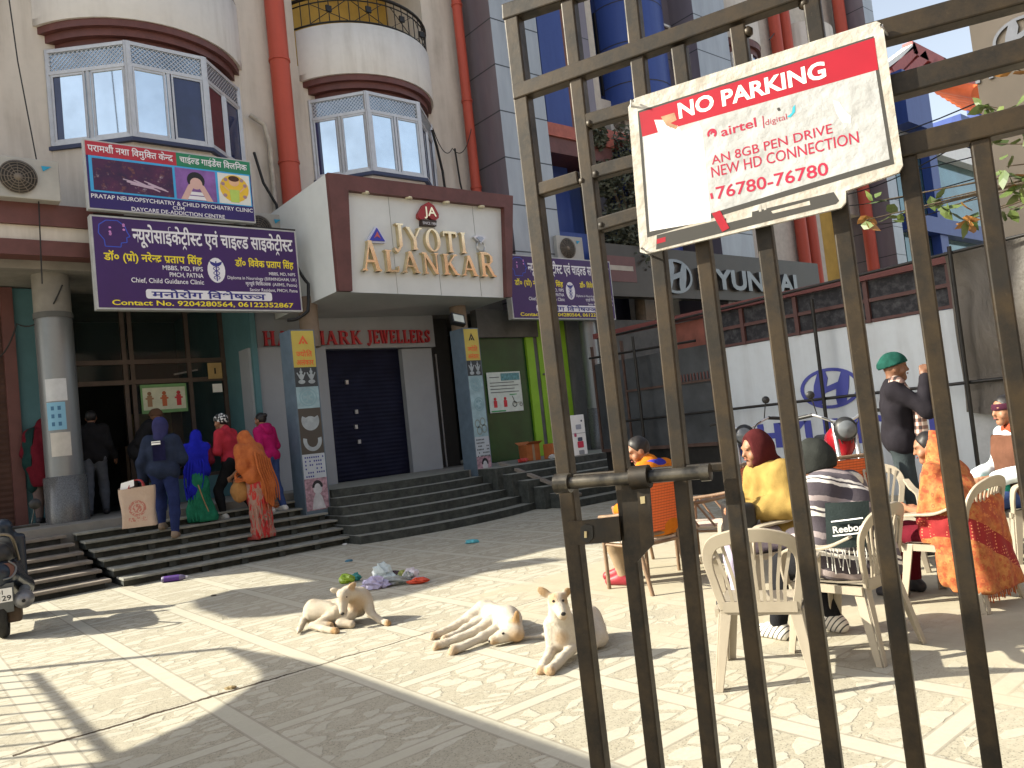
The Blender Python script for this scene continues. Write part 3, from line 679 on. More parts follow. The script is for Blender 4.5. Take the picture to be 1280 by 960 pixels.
b.text(t, "PRATAP NEUROPSYCHIATRY & CHILD PSYCHIATRY CLINIC", .02, .835, wht, h=.058, w=.965, bold=.012); b.text(t, "CUM", .475, .90, wht, h=.05, w=.07, bold=.012); b.text(t, "DAYCARE DE-ADDICTION CENTRE", .235, .975, wht, h=.055, w=.56, bold=.012)
g = G('dim_party_print', .5); n1 = g.noise(7, None, 6, .7); v1 = g.vor(9)[0]
g.col(g.mix(g.ramp(n1, (.55, (0, 0, 0)), (.72, (1, 1, 1))), g.ramp(g.noise(3), (.3, (0.02, 0.012, 0.05)), (.7, (0.10, 0.02, 0.07))), g.ramp(v1, (.1, (0.75, 0.65, 0.75)), (.5, (0.25, 0.10, 0.06)))))
m_ = MB(); b.rect(.038, .26, .49, .72, 7, m_); m_.build('picture', g.m, t)
m_ = MB()
for k in range(9): b.line(.20+.02*k, .52+.03*(k % 3), .36+.012*k, .60+.014*(k % 5), .016+.006*(k % 2), 9, m_)
m_.build('picture_hand', flatm('lit_hand', (0.50, 0.38, 0.48)), t)
m_ = MB(); b.rect(.505, .25, .755, .73, 7, m_); m_.build('picture', flatm('violet_print', (0.22, 0.10, 0.34), .5, .3), t)
m_ = MB(); b.ell(.63, .42, .055, .13, 9, m_); b.rect(.58, .42, .68, .47, 9.5, m_); m_.build('picture_hair', blk, t)
m_ = MB(); b.ell(.63, .47, .038, .09, 11, m_); b.shape([(.53, .73), (.57, .73), (.615, .52), (.60, .47), (.58, .5)], 12, m_); b.shape([(.73, .73), (.69, .73), (.645, .52), (.66, .47), (.68, .5)], 12, m_); m_.build('picture_face', skin_p, t)
m_ = MB(); b.rect(.575, .60, .69, .65, 11.5, m_); b.rect(.57, .665, .70, .72, 11.5, m_); m_.build('picture_books', wht, t)
m_ = MB(); b.rect(.77, .25, .978, .73, 7, m_); m_.build('picture', flatm('white_card', (0.7, 0.7, 0.66)), t)
m_ = MB(); b.ell(.874, .48, .095, .215, 9, m_); m_.build('picture_sun', flatm('sun_yellow', (0.75, 0.48, 0.04)), t)
m_ = MB(); b.ell(.874, .37, .034, .075, 11, m_); b.line(.84, .53, .80, .44, .02, 11, m_); b.line(.908, .53, .945, .44, .02, 11, m_); m_.build('picture_face', flatm('face_print', (0.7, 0.42, 0.25)), t)
m_ = MB(); b.ell(.874, .325, .036, .045, 12, m_); m_.build('picture_hair', flatm('hair_print', (0.06, 0.02, 0.01)), t)
m_ = MB(); b.shape([(.845, .70), (.90, .70), (.905, .50), (.84, .50)], 11, m_); m_.build('picture_shirt', flatm('lime_print', (0.45, 0.6, 0.12)), t)
m_ = MB()
for x, y in ((.80, .42), (.81, .6), (.945, .42), (.94, .6), (.82, .35), (.925, .34)): b.ell(x, y, .014, .03, 12, m_, n=6)
m_.build('picture_items', flatm('item_print', (0.35, 0.22, 0.25)), t)

# brackets for the boards
for a_, b_ in [((x, 12.76, 5.33), (x, 13.36, 5.15)) for x in (3.0, 4.3, 5.6)]+[((x, 12.72, 6.2), (x+.05, 13.9, 6.2)) for x in (3.0, 4.3, 5.1)]+[((x, 12.76, 5.0), (x, 13.8, 4.95)) for x in (11.2, 13.2)]+[((2.8, 12.72, 5.34), (6.0, 12.72, 5.34))]: m_ = MB(); m_.beam(a_, b_, .04, .04); m_.build('sign_bracket', black_m, bld)

# ------------------------------------------------------------------ jeweller's box sign
SER = {  # serif capitals as strokes: (x0,y0,x1,y1,width) and serif bars, on a 0..1 box
 'J': ([(.55, 1, .55, .12, .2), (.55, .12, .32, -.12, .15), (.32, -.12, .12, -.02, .12)], [(.3, .8, 1)], .8),
 'Y': ([(.08, 1, .48, .46, .2), (.88, 1, .48, .46, .1), (.48, .5, .48, 0, .2)], [(-.06, .28, 1), (.74, 1.02, 1), (.3, .66, 0)], 1.0),
 'O': ('ring', [], 1.02), 
 'T': ([(.02, .94, .9, .94, .11), (.46, .95, .46, 0, .2), (.03, .95, .03, .74, .07), (.89, .95, .89, .74, .07)], [(.28, .64, 0)], .95),
 'I': ([(.25, 1, .25, 0, .2)], [(.05, .45, 1), (.05, .45, 0)], .55),
 'A': ([(.1, 0, .46, 1, .09), (.46, 1, .84, 0, .21), (.24, .32, .7, .32, .08)], [(-.06, .24, 0), (.66, 1.02, 0)], 1.0),
 'L': ([(.24, 1, .24, 0, .2), (.2, .05, .78, .05, .1), (.77, .04, .77, .28, .07)], [(.04, .46, 1), (.04, .3, 0)], .86),
 'N': ([(.16, 1, .16, 0, .09), (.14, 1, .84, 0, .2), (.84, 1, .84, 0, .09)], [(-.04, .28, 1), (.02, .32, 0), (.7, 1, 1)], 1.02),
 'K': ([(.22, 1, .22, 0, .2), (.84, 1, .3, .44, .09), (.42, .6, .86, 0, .2)], [(.02, .44, 1), (.02, .44, 0), (.68, .98, 1), (.7, 1.04, 0)], 1.05),
 'R': ([(.22, 1, .22, 0, .2), (.2, .95, .56, .95, .1), (.2, .5, .56, .5, .1), (.56, .97, .78, .84, .14), (.78, .86, .78, .62, .18), (.78, .62, .56, .48, .14), (.5, .5, .88, 0, .2)], [(.02, .44, 1), (.02, .44, 0), (.74, 1.04, 0)], 1.05),
 'H': ([(.22, 1, .22, 0, .2), (.8, 1, .8, 0, .2), (.2, .5, .82, .5, .09)], [(.02, .42, 1), (.02, .42, 0), (.6, 1, 1), (.6, 1, 0)], 1.05),
 'M': ([(.14, 1, .14, 0, .09), (.14, 1, .5, .1, .2), (.5, .1, .86, 1, .1), (.88, 1, .88, 0, .2)], [(-.02, .3, 1), (-.02, .3, 0), (.7, 1.06, 0), (.7, 1.06, 1)], 1.1),
 'E': ([(.22, 1, .22, 0, .2), (.2, .95, .76, .95, .1), (.2, .5, .6, .5, .09), (.2, .05, .8, .05, .1), (.76, .97, .76, .76, .06), (.8, .03, .8, .26, .06), (.6, .62, .6, .38, .06)], [(.02, .3, 1), (.02, .3, 0)], .9),
 'W': ([(.08, 1, .34, 0, .18), (.34, 0, .55, .9, .08), (.55, .95, .8, 0, .18), (.8, 0, 1.04, 1, .08)], [(-.06, .26, 1), (.4, .7, 1), (.9, 1.18, 1)], 1.2),
 'S': ([(.72, .78, .5, .96, .12), (.5, .96, .24, .84, .14), (.24, .84, .26, .62, .18), (.26, .62, .68, .38, .2), (.68, .38, .68, .16, .18), (.68, .16, .44, .03, .14), (.44, .03, .16, .22, .1), (.74, .96, .74, .68, .06), (.15, .05, .15, .34, .06)], [], .86)}
def serif_letter(ch, o, ux, uy, w, h, depth):
    st, bars, _ = SER[ch]; n = Vector(ux).cross(Vector(uy)); ux = Vector(ux); uy = Vector(uy); o = Vector(o); m_ = MB(); k = [0]
    def P(x, y): return o + ux*(x*w) + uy*(y*h)
    def add(poly):
        k[0] += 1; q = [P(x, y) for x, y in poly]; d = depth*(1+.012*k[0]); m_.prism(q, n*d)
    if st == 'ring':
        N = 24
        for i in range(N):
            a, c = 2*math.pi*i/N, 2*math.pi*(i+1)/N; th = lambda q: .08+.13*abs(math.cos(q))
            f = lambda q, t: (.5+(.5-t)*math.cos(q), .5+(.53-t*.75)*math.sin(q))
            q4 = [P(*f(a, 0)), P(*f(c, 0)), P(*f(c, th(c))), P(*f(a, th(a)))]; m_.prism(q4, n*depth)
        return m_
    for x0, y0, x1, y1, t in st:
        if abs(y1-y0) > .45*abs(x1-x0)+.01 or abs(x1-x0) < .02: add([(x0-t/2, y0), (x0+t/2, y0), (x1+t/2, y1), (x1-t/2, y1)])
        else: add([(x0, y0-t/2), (x1, y1-t/2), (x1, y1+t/2), (x0, y0+t/2)])
    for a, c, y in bars: e = .045; s_ = 1 if y == 0 else -1; add([(a, y), (c, y), (c-.06, y+s_*.07), (a+.06, y+s_*.07)])
    return m_
YJ = 12.0
t = thing('jewellery_sign', 'big white box sign with maroon frame and golden letters over the curved stair', 'sign', (8.4, 12.6, 4.1))
jx = lambda x, y, Y=YJ: ony(x, y, Y)
TL, TR, BR, BL = (6.36, 6.20), (10.52, 6.24), (10.20, 4.12), (6.36, 4.14)
def Fp(p, y): return (p[0], y, p[1])
m_ = MB()  # white body: sides, bottom, back
body = [TL, TR, BR, BL]
bk = [(5.98, 5.9), (10.52, 6.1), (10.2, 4.1), (5.98, 3.96)]
F0 = [Fp(p, YJ+.10) for p in body]; F1 = [Fp((p[0], p[1]), 13.85) for p in bk]
m_.poly([F0[3], F0[0], F1[0], F1[3]]); m_.poly([F0[1], F0[2], F1[2], F1[1]]); m_.poly([F0[0], F0[1], F1[1], F1[0]]); m_.poly([F1[0], F1[1], F1[2], F1[3]])
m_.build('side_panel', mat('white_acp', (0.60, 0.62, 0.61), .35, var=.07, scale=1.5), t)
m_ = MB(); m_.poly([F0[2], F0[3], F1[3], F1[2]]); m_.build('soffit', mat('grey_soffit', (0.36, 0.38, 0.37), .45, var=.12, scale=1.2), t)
fw = .27; m_ = MB()
m_.prism([Fp(TL, YJ), Fp(TR, YJ), (TR[0]-fw, YJ, TR[1]-fw), (TL[0]+fw+.1, YJ, TL[1]-fw)], (0, .2, 0)); m_.build('frame', maroon, t)
m_ = MB(); m_.prism([Fp(TL, YJ), (TL[0]+fw+.1, YJ, TL[1]-fw), (BL[0]+.26, YJ, BL[1]), Fp(BL, YJ)], (0, .2, 0)); m_.build('frame', maroon, t)
m_ = MB(); m_.prism([Fp(TR, YJ), Fp(BR, YJ), (BR[0]-.13, YJ, BR[1]), (TR[0]-fw, YJ, TR[1]-fw)], (0, .2, 0)); m_.build('frame', maroon, t)
m_ = MB(); m_.poly([(BL[0]+.2, YJ+.12, BL[1]), (BR[0]-.05, YJ+.12, BR[1]), (TR[0]-.1, YJ+.12, TR[1]-.1), (TL[0]+.2, YJ+.12, TL[1]-.1)]); pn = m_.build('panel', mat('white_acp', (0.70, 0.72, 0.70)), t)
for u in (.27, .52, .77): x = BL[0]+.2+u*(BR[0]-BL[0]); m_ = MB(); m_.box(x-.003, x+.003, YJ+.113, YJ+.119, 4.14, 5.96); m_.build('panel_joint', mat('joint_grey', (0.3, 0.3, 0.3)), pn)
for x in (7.1, 8.0, 8.85, 9.7):
    m_ = MB(); m_.lathe([(.001, 0), (.07, 0), (.07, .03)], (x, YJ+.06, 5.925), 14); m_.build('downlight', mat('cream_lamp', (0.7, 0.66, 0.5), .4), t)
gold = mat('gold_letter', (0.78, 0.66, 0.43), .16, .92, var=.18, scale=6)
S_ = 3.2; cx0, cy0 = 380, 200
def letters(word, xa, xb, base, caps, hs, mt, d=.10):
    """letter boxes from measured left/right ends, base line and cap height, on the panel"""
    ws = [SER[c][2] for c in word]; tot = sum(ws)+.10*(len(word)-1); x = xa; k = (xb-xa)/tot
    for i, c in enumerate(word):
        serif_letter(c, (x, YJ+.115, base), (1, 0, 0), (0, 0, 1), k*.92 if c != 'I' else k*.9, hs[i], d).build('letter', mt, t); x += (ws[i]+.10)*k
a, c = ony(cx0+352/S_, cy0+356/S_, YJ+.05), ony(cx0+657/S_, cy0+362/S_, YJ+.05)
letters('JYOTI', a.x, c.x, (a.z+c.z)/2-.03, 1, [.47, .42, .42, .41, .41], gold)
a, c = ony(cx0+236/S_, cy0+447/S_, YJ+.05), ony(cx0+772/S_, cy0+467/S_, YJ+.05)
letters('ALANKAR', a.x, c.x, (a.z+c.z)/2, 1, [.55, .40, .40, .40, .40, .40, .49], gold)
def at(px, py): p = ony(cx0+px/S_, cy0+py/S_, YJ+.05); return p
def solid(name, pts, d0, d1, m, par): m_ = MB(); m_.prism([(p.x, YJ+.118-d1, p.z) for p in pts], (0, d1-d0, 0)); return m_.build(name, m, par)
lg = solid('logo', [at(*p) for p in ((497, 168), (475, 180), (455, 215), (455, 230), (470, 240), (485, 236), (497, 225), (509, 237), (525, 242), (538, 232), (538, 218), (520, 184))], 0, .08, flatm('logo_red', (0.30, 0.02, 0.02), .35), t)
o_ = at(480, 222); text(lg, 'lettering', 'JA', (o_.x, YJ+.037, o_.z), (1, 0, 0), (0, 0, 1), gold, h=.17, w=.28, lift=.003, bold=.01)
tg = solid('logo_tag', [at(*p) for p in ((468, 238), (527, 244), (527, 266), (468, 262))], 0, .10, flatm('tag_brown', (0.04, 0.025, 0.02)), t); o_ = at(472, 258); text(tg, 'lettering', 'SINCE 1980', (o_.x, YJ+.017, o_.z), (1, 0, 0), (0, 0, 1), wht, h=.05, w=.31, lift=.003)
tr_ = solid('emblem', [at(*p) for p in ((287, 265), (252, 322), (258, 330), (325, 332), (329, 324), (293, 268))], 0, .07, flatm('emblem_white', (0.6, 0.62, 0.75), .35), t)
solid('emblem_triangle', [at(*p) for p in ((289, 272), (260, 323), (322, 326))], .07, .09, flatm('emblem_blue', (0.04, 0.05, 0.40), .35), tr_)
solid('emblem_core', [at(*p) for p in ((290, 288), (278, 313), (290, 306), (303, 315))], .09, .10, flatm('emblem_red', (0.5, 0.10, 0.10), .35), tr_)
dg = solid('gem_emblem', [at(*p) for p in ((678, 308), (690, 300), (718, 303), (728, 312), (708, 335))], 0, .07, steel, t)
solid('gem', [at(*p) for p in ((688, 311), (697, 306), (712, 308), (718, 315), (706, 329))], .07, .085, flatm('gem_blue', (0.35, 0.40, 0.5), .2), dg)
rg = MB(); p = at(708, 347); rg.lathe([(.10, -.02), (.12, 0), (.10, .02), (.08, 0), (.10, -.02)], (p.x, YJ+.06, p.z), 16, axis='y'); rg.build('ring', steel, dg)

# HALLMARK JEWELLERS letters on the white fascia
t = thing('shop_lettering', 'red raised serif letters on the white fascia above the navy shutter', 'sign', (7.6, 13.9, 3.5))
redl = mat('red_letter', (0.45, 0.03, 0.04), .4, var=.1)
for word, xa, xb in (('HALLMARK', 5.72, 7.78), ('JEWELLERS', 7.86, 9.40)):
    ws = [SER[c][2] for c in word]; k = (xb-xa)/(sum(ws)+.08*len(word)); x = xa
    for i, c in enumerate(word):
        serif_letter(c, (x, 13.899, 3.475 if word[0] == 'H' else 3.485), (1, 0, 0), (0, 0, 1), k*.95, .27, .06).build('letter', redl, t); x += (ws[i]+.08)*k

# ------------------------------------------------------------------ poster pillars before the jeweller
pil_blue = mat('pillar_blue_grey', (0.10, 0.14, 0.18), .6, var=.15); ylp = flatm('poster_yellow', (0.46, 0.36, 0.07)); lbl = flatm('poster_light_blue', (0.27, 0.39, 0.43), .5, .3); dbr = flatm('poster_brown', (0.06, 0.05, 0.04)); sil = flatm('silver_print', (0.30, 0.34, 0.36), .4, .3); pnk = mat('poster_pink', (0.34, 0.21, 0.25), .6, var=.55, scale=14); whp = flatm('poster_white', (0.42, 0.46, 0.50)); orr = flatm('orange_print', (0.65, 0.10, 0.03))
def pillar(x0, x1, y, label, kind):
    t = thing('poster_pillar', label, 'pillar', ((x0+x1)/2, y+.2, .4))
    m_ = MB(); m_.box(x0-.02, x1+.02, y, y+.42, .38, 3.48); m_.build('shaft', pil_blue, t)
    xt = ony(*((386, 400) if kind == 0 else (574, 405)), 12.95).x; m_ = MB(); m_.lathe([(.17, 3.3), (.17, 4.2)], (xt, 12.95, 0), 18); m_.build('column_top', mat('brown_column', (0.20, 0.15, 0.11), .6), t)
    b = Board((x0, y, 3.46), (1, 0, 0), (0, 0, 1), x1-x0, 2.95)
    def pl(v0, v1, m, nm='poster'): m_ = MB(); b.plate(0, v0, 1, v1, 1, 6, m_); return m_.build(nm, m, t)
    q = pl(0, .205, ylp)
    m_ = MB(); b.shape([(.5, .025), (.28, .075), (.38, .075), (.5, .045), (.62, .075), (.72, .075)], 9, m_); b.ell(.5, .066, .05, .008, 10, m_, n=10); m_.build('logo', orr if kind == 0 else blk, q)
    b.text(q, "ज्योति", .14, .145, orr, h=.026, w=.72, l=9, bold=.02); b.text(q, "अलंकार", .12, .193, orr, h=.026, w=.78, l=9, bold=.02)
    q = pl(.205, .315 if kind == 0 else .305, flatm('poster_dark', (0.03, 0.035, 0.04)))
    m_ = MB()
    for cx in (.28, .73):
        b.ell(cx, .232, .07, .010, 9, m_, n=10); b.ell(cx, .258, .11, .018, 9.5, m_, n=10); b.ell(cx, .287, .16, .012, 10, m_, n=10); b.line(cx-.18, .235, cx-.08, .262, .02, 9.2, m_); b.line(cx+.18, .235, cx+.08, .262, .02, 9.2, m_); b.ell(cx, .218, .03, .008, 9, m_, n=8)
    m_.build('idol_print', sil, q)
    v1 = .435 if kind == 0 else .57
    q = pl(.315 if kind == 0 else .305, v1, lbl)
    m_ = MB()
    for cx, cy, r_ in (((.5, .375, .40),) if kind == 0 else ((.45, .36, .36), (.55, .49, .36))):
        b.ring(cx, cy, r_, r_*.125, .05, 9, m_, tv=.006); b.ring(cx, cy, r_*.7, r_*.085, .05, 9, m_, tv=.005)
        for k in range(5): b.ell(cx+.15*math.cos(k*1.3), cy+.022*math.sin(k*1.3), .07, .007, 9, m_, n=8)
    m_.build('coin_print', flatm('coin_line', (0.20, 0.33, 0.37)), q)
    if kind == 0:
        q = pl(.435, .69, dbr); m_ = MB()
        b.ring(.5, .505, .40, .055, .20, 9, m_, tv=.024, a0=150, a1=390); b.ell(.5, .512, .30, .032, 9.5, m_, n=14); b.ring(.52, .615, .42, .06, .17, 9, m_, tv=.022, a0=165, a1=375); m_.build('necklace_print', sil, q)
    else:
        q = pl(.57, .70, lbl); m_ = MB()
        for cx, cy in ((.3, .615), (.68, .605), (.4, .66), (.75, .65)): b.ring(cx, cy, .2, .028, .07, 9, m_, tv=.008)
        m_.build('bangle_print', flatm('bangle_line', (0.22, 0.26, 0.24)), q)
    v0, v1 = (.69, .825) if kind == 0 else (.70, .825)
    q = pl(v0, v1, whp); m_ = MB(); rn = random.Random(3+kind)
    for r_ in range(6):
        for c_ in range(9):
            if rn.random() < .68: u = .09+c_*.098; v = v0+.014+r_*.021; b.rect(u, v, u+.06, v+.009, 9, m_)
    m_.build('print_marks', navy if kind == 0 else blk, q)
    q = pl(.825, 1.0, pnk); m_ = MB(); b.ell(.55, .885, .2, .03, 9, m_); b.shape([(.25, .995), (.85, .995), (.72, .93), (.6, .905), (.45, .905), (.32, .94)], 8.5, m_); m_.build('portrait_print', flatm('portrait_grey', (0.50, 0.50, 0.52), .6, .3), q)
    m_ = MB(); b.ring(.55, .877, .24, .04, .10, 9.6, m_, tv=.018, a0=0, a1=180); m_.build('portrait_hair', blk, q)
pillar(5.46, 5.85, 12.08, 'blue-grey pillar covered with jewellery posters left of the navy shutter', 0)
pillar(8.86, 9.19, 11.95, 'blue-grey pillar covered with jewellery posters right of the navy shutter', 1)
t = thing('flood_light', 'small tilted floodlight on the right poster pillar under the box sign', 'lamp', (8.72, 11.9, 3.55))
m_ = MB(); M = Matrix.Translation((8.68, 11.86, 3.62)) @ Matrix.Rotation(R(-25), 4, 'X') @ Matrix.Rotation(R(12), 4, 'Y'); m_.box(-.14, .14, -.05, .05, -.11, .11, None, M); m_.build('housing', black_m, t)
m_ = MB(); m_.box(-.11, .11, -.056, -.051, -.08, .08, None, M); m_.build('lens', mat('lamp_lens', (0.5, 0.52, 0.45), .2), t)
m_ = MB(); m_.beam((8.68, 11.9, 3.62), (8.85, 12.05, 3.66), .03, .03); m_.build('bracket', black_m, t)
# ------------------------------------------------------------------ grey clad building further along the street
def panel_mat(name, c, pitch=1.08, off=0.0):
    g = G(name, .35, .25); s = g.sep(); t = g.math('FRACT', g.math('DIVIDE', g.math('ADD', s[2], off), pitch)); jl = g.math('LESS_THAN', t, .03)
    n = g.noise(1.5, g.mapv((2, 2, .4)), 5); cc = g.mix(g.ramp(n, (.35, (0, 0, 0)), (.75, (1, 1, 1))), c, tuple(x*.78 for x in c)); g.col(g.mix(jl, cc, (0.05, 0.055, 0.06))); return g.m
clad_f = panel_mat('grey_cladding', (0.34, 0.365, 0.39)); clad_s = panel_mat('mauve_cladding', (0.20, 0.175, 0.20)); navy_w = mat('dark_recess', (0.03, 0.03, 0.05), .6, var=.3)
brown_w = mat('brown_wall', (0.25, 0.13, 0.10), .8, var=.15); cream2 = mat('far_cream', (0.50, 0.46, 0.40), .85, var=.1); slab_red = mat('red_slab', (0.36, 0.10, 0.07), .6, var=.2)
gb = thing('clad_building', 'grey panelled building with deep blue columns and red slabs behind the gate', 'building', (17.5, 17, 0))
def part(nm, m, par, *boxes, bevel=0):
    b_ = MB()
    for q in boxes: b_.box(*q)
    return b_.build(nm, m, par, bevel=bevel)
def clad_col(x0, x1, y0, y1, z0, z1, par):
    m_ = MB(); m_.add([(x0, y0, z0), (x1, y0, z0), (x1, y1, z0), (x0, y1, z0), (x0, y0, z1), (x1, y0, z1), (x1, y1, z1), (x0, y1, z1)], [(0, 1, 5, 4)], clad_f)
    m_.add(m_.v[:8], [(1, 2, 6, 5), (2, 3, 7, 6), (3, 0, 4, 7), (4, 5, 6, 7), (0, 3, 2, 1)], clad_s); return m_.build('clad_column', None, par)
clad_col(11.42, 12.85, 13.15, 14.6, 4.1, 17, gb); clad_col(19.25, 20.9, 13.15, 14.9, 3.9, 17, gb)
part('back_wall', navy_w, gb, (12.85, 19.25, 15.2, 15.4, 3.9, 17))
part('blue_panel', blue_p, gb, (14.2, 15.1, 14.5, 14.9, 5.3, 17)); part('brown_panel', brown_w, gb, (15.1, 15.9, 14.7, 15.1, 9.0, 17))
part('mullion', clad_s, gb, (15.62, 15.9, 14.3, 14.6, 6.6, 17)); part('cream_pier', cream2, gb, (15.92, 16.25, 14.4, 14.9, 9.6, 17)); part('cream_pier', cream2, gb, (17.0, 17.5, 14.4, 14.9, 3.9, 17))
for x in (16.3, 16.62, 16.94): part('window_bar', black_m, gb, (x-.03, x+.03, 14.6, 14.66, 10.6, 13.0))
part('window_glass', glass_dk, gb, (16.26, 16.99, 14.68, 14.7, 10.3, 13.6)); part('balcony_door', cream2, gb, (16.35, 16.8, 14.5, 14.55, 9.2, 10.4))
part('slab', slab_red, gb, (12.86, 15.3, 13.3, 15.1, 8.40, 8.72)); part('slab', slab_red, gb, (15.3, 17.0, 13.9, 15.1, 9.0, 9.2))
part('slab_soffit', maroon, gb, (12.87, 15.25, 13.35, 15.1, 8.0, 8.395)); part('blue_panel', blue_p, gb, (12.9, 14.3, 13.5, 13.7, 5.0, 6.1)); part('blue_panel', blue_p, gb, (13.15, 14.3, 14.1, 14.3, 6.1, 8.0)); part('dark_slot', navy_w, gb, (12.86, 13.14, 14.0, 14.3, 6.1, 8.0))
m_ = MB(); m_.lathe([(1.1, 9.7), (1.1, 17)], (18.15, 14.55, 0), 32)
for z in (10.6, 11.75, 13.0): m_.lathe([(1.103, z), (1.103, z+.03)], (18.15, 14.55, 0), 32, navy_w)
m_.mats = [blue_p, navy_w] if False else m_.mats
bc = MB(); bc.lathe([(1.1, 9.9), (1.1, 17)], (17.85, 14.55, 0), 32); bc.build('blue_round_column', blue_p, gb)
for z in (10.75, 11.9, 13.1): bc = MB(); bc.lathe([(1.104, z), (1.104, z+.035)], (17.85, 14.55, 0), 32); bc.build('column_joint', navy_w, gb)
bc = MB(); bc.lathe([(.0, 9.65), (1.45, 9.65), (1.45, 9.89), (0, 9.89)], (17.85, 14.6, 0), 32); bc.build('slab', slab_red, gb)
bc = MB(); bc.lathe([(1.0, 5.6), (1.0, 9.64)], (17.85, 14.7, 0), 32); bc.build('blue_round_column', mat('blue_paint_shaded', (0.03, 0.05, 0.22), .5), gb)  # column below the slab: darker copy of the blue, shade put into its colour
part('grey_wall', clad_s, gb, (18.6, 19.25, 14.0, 14.9, 9.0, 17)); fr = part('window_frame', white_p, gb, (18.72, 18.78, 13.9, 13.96, 11.6, 12.9), (19.08, 19.14, 13.9, 13.96, 11.6, 12.9), (18.72, 19.14, 13.9, 13.96, 12.86, 12.92))
part('side_block', clad_f, gb, (12.86, 19.25, 15.41, 24, 0, 17)) 
part('lower_wall', dk_conc, gb, (12.86, 24, 13.3, 15.1, 0, 3.9))
# cream continuation with a bay and pipes
fb = thing('cream_building', 'far cream building with maroon cornices and paired red pipes above the no parking sign', 'building', (25.5, 18, 0))
part('wall', cream2, fb, (20.92, 27.0, 14.2, 22, 4.0, 18.5)); part('wall', cream2, fb, (27.0, 31.0, 14.4, 22, 8.3, 18.5))
for x0, x1, z in ((20.95, 23.9, 12.55), (26.2, 28.9, 13.1)):
    A = arc(x0, x1, 14.19, .95)
    for k_, (z0, z1, ins) in enumerate(((z, z+.2, .3), (z+.2, z+.42, .12))): c = MB(); A2 = arc(x0, x1, 14.19, .95-.1*(1-k_), inset=ins); c.prism([(p.x, p.y, z0) for p in A2], (0, 0, z1-z0-.003)); c.build('cornice', maroon, fb)
    c = MB(); c.prism([(p.x, p.y, z+.43) for p in A], (0, 0, 1.3)); c.build('balcony_parapet', white_pl, fb)
    c = MB(); A2 = arc(x0+.2, x1-.2, 14.19, .8); c.prism([(p.x, p.y, z-1.75) for p in A2], (0, 0, 1.74)); bw = c.build('bay_window', glass_dk, fb)
    for k_ in (0, 5, 7, 10, 13, 15, 20): c = MB(); p = A2[k_]; c.beam((p.x, p.y-.03, z-1.75), (p.x, p.y-.03, z-.01), .07, .06); c.build('mullion', white_p, bw)
    c = MB()
    for k_ in range(8, 12): c.poly([(A2[k_].x, A2[k_].y-.012, z-1.7), (A2[k_+1].x, A2[k_+1].y-.012, z-1.7), (A2[k_+1].x, A2[k_+1].y-.012, z-.1), (A2[k_].x, A2[k_].y-.012, z-.1)])
    c.build('pane', glass_sky, bw)
    c = MB(); c.tube([(p.x, p.y-.05, z-1.78) for p in A2], .05, 6); c.build('sill', white_p, bw)
for x, r_ in ((25.15, .2), (25.85, .2), (30.1, .22)): c = MB(); c.tube([(x, 13.95, 4), (x, 13.95, 18.4)], r_, 12); c.build('drain_pipe', pipe_red, fb)
for x in (25.15, 25.85): c = MB(); c.tube([(x, 13.95, 12.6), (x, 13.95, 12.66)], .225, 12); c.build('pipe_collar', maroon, fb)
clad_col(30.5, 31.3, 13.2, 15, 4, 18.5, fb); part('recess', ochre, fb, (26.8, 29.4, 14.45, 14.5, 4.0, 8.29))
# blue glass building with red roof
bb = thing('blue_glass_building', 'distant building with teal glass, blue columns and red sloping roof', 'building', (38, 17, 0))
teal = mat('teal_glass', (0.06, 0.14, 0.16), .08, .5, var=.4, scale=.6)
part('wall', clad_f, bb, (31.6, 34.6, 15.0, 22, 0, 15.5)); part('glass_wall', teal, bb, (34.0, 45.2, 14.3, 14.5, 6.0, 11.6)); part('body', clad_f, bb, (34.61, 45.0, 14.51, 22, 0, 12.9))
part('blue_column', blue_p, bb, (36.6, 37.4, 13.9, 14.28, 3, 12.4)); part('blue_slab', blue_p, bb, (33.5, 45.3, 13.8, 14.29, 7.9, 8.6)); part('white_band', white_p, bb, (37.41, 45.3, 13.85, 14.28, 11.6, 12.4))
part('blue_panel', blue_p, bb, (34.7, 37.2, 13.8, 14.5, 12.6, 14.9)); part('balcony', blue_p, bb, (40.0, 48.5, 13.6, 16, 13.0, 13.8)); part('blue_column', blue_p, bb, (46.5, 48.4, 13.7, 15.5, 13.81, 16.4))
c = MB(); c.tube([(44.3, 13.6, 13.8), (44.0, 13.6, 16.0)], .06, 6); c.build('post', white_p, bb)
wp = ((1104, 84, 1137, 59, .22, white_p), (1112, 92, 1139, 64, .5, maroon), (1120, 103, 1152, 72, .5, maroon), (1134, 110, 1166, 81, .5, maroon), (1150, 115, 1181, 90, .5, maroon), (1136, 62, 1176, 82, .65, maroon), (1176, 82, 1214, 104, .65, maroon), (1108, 97, 1150, 118, .5, maroon))
for x0, y0, x1, y1, w_, m0 in wp: c = MB(); q0, q1 = ony(x0, y0, 16), ony(x1, y1, 16); c.beam(q0, q1, w_, .5, up=(0, 1, 0), ext=.1); c.build('roof_rafter', m0 if m0 is white_p else mat('pergola_red', (0.34, 0.085, 0.08), .6, var=.15), bb)
c = MB()
for k_ in range(11):
    x = 42.4+k_*.62; c.tube([(x, 13.6, 15.0+.05*abs(k_-6)), (x+.5, 15.6, 16.3+.05*abs(k_-6))], .34, 8)
c.build('tile_canopy', mat('orange_tile', (0.72, 0.13, 0.03), .6, var=.2, scale=1), bb)
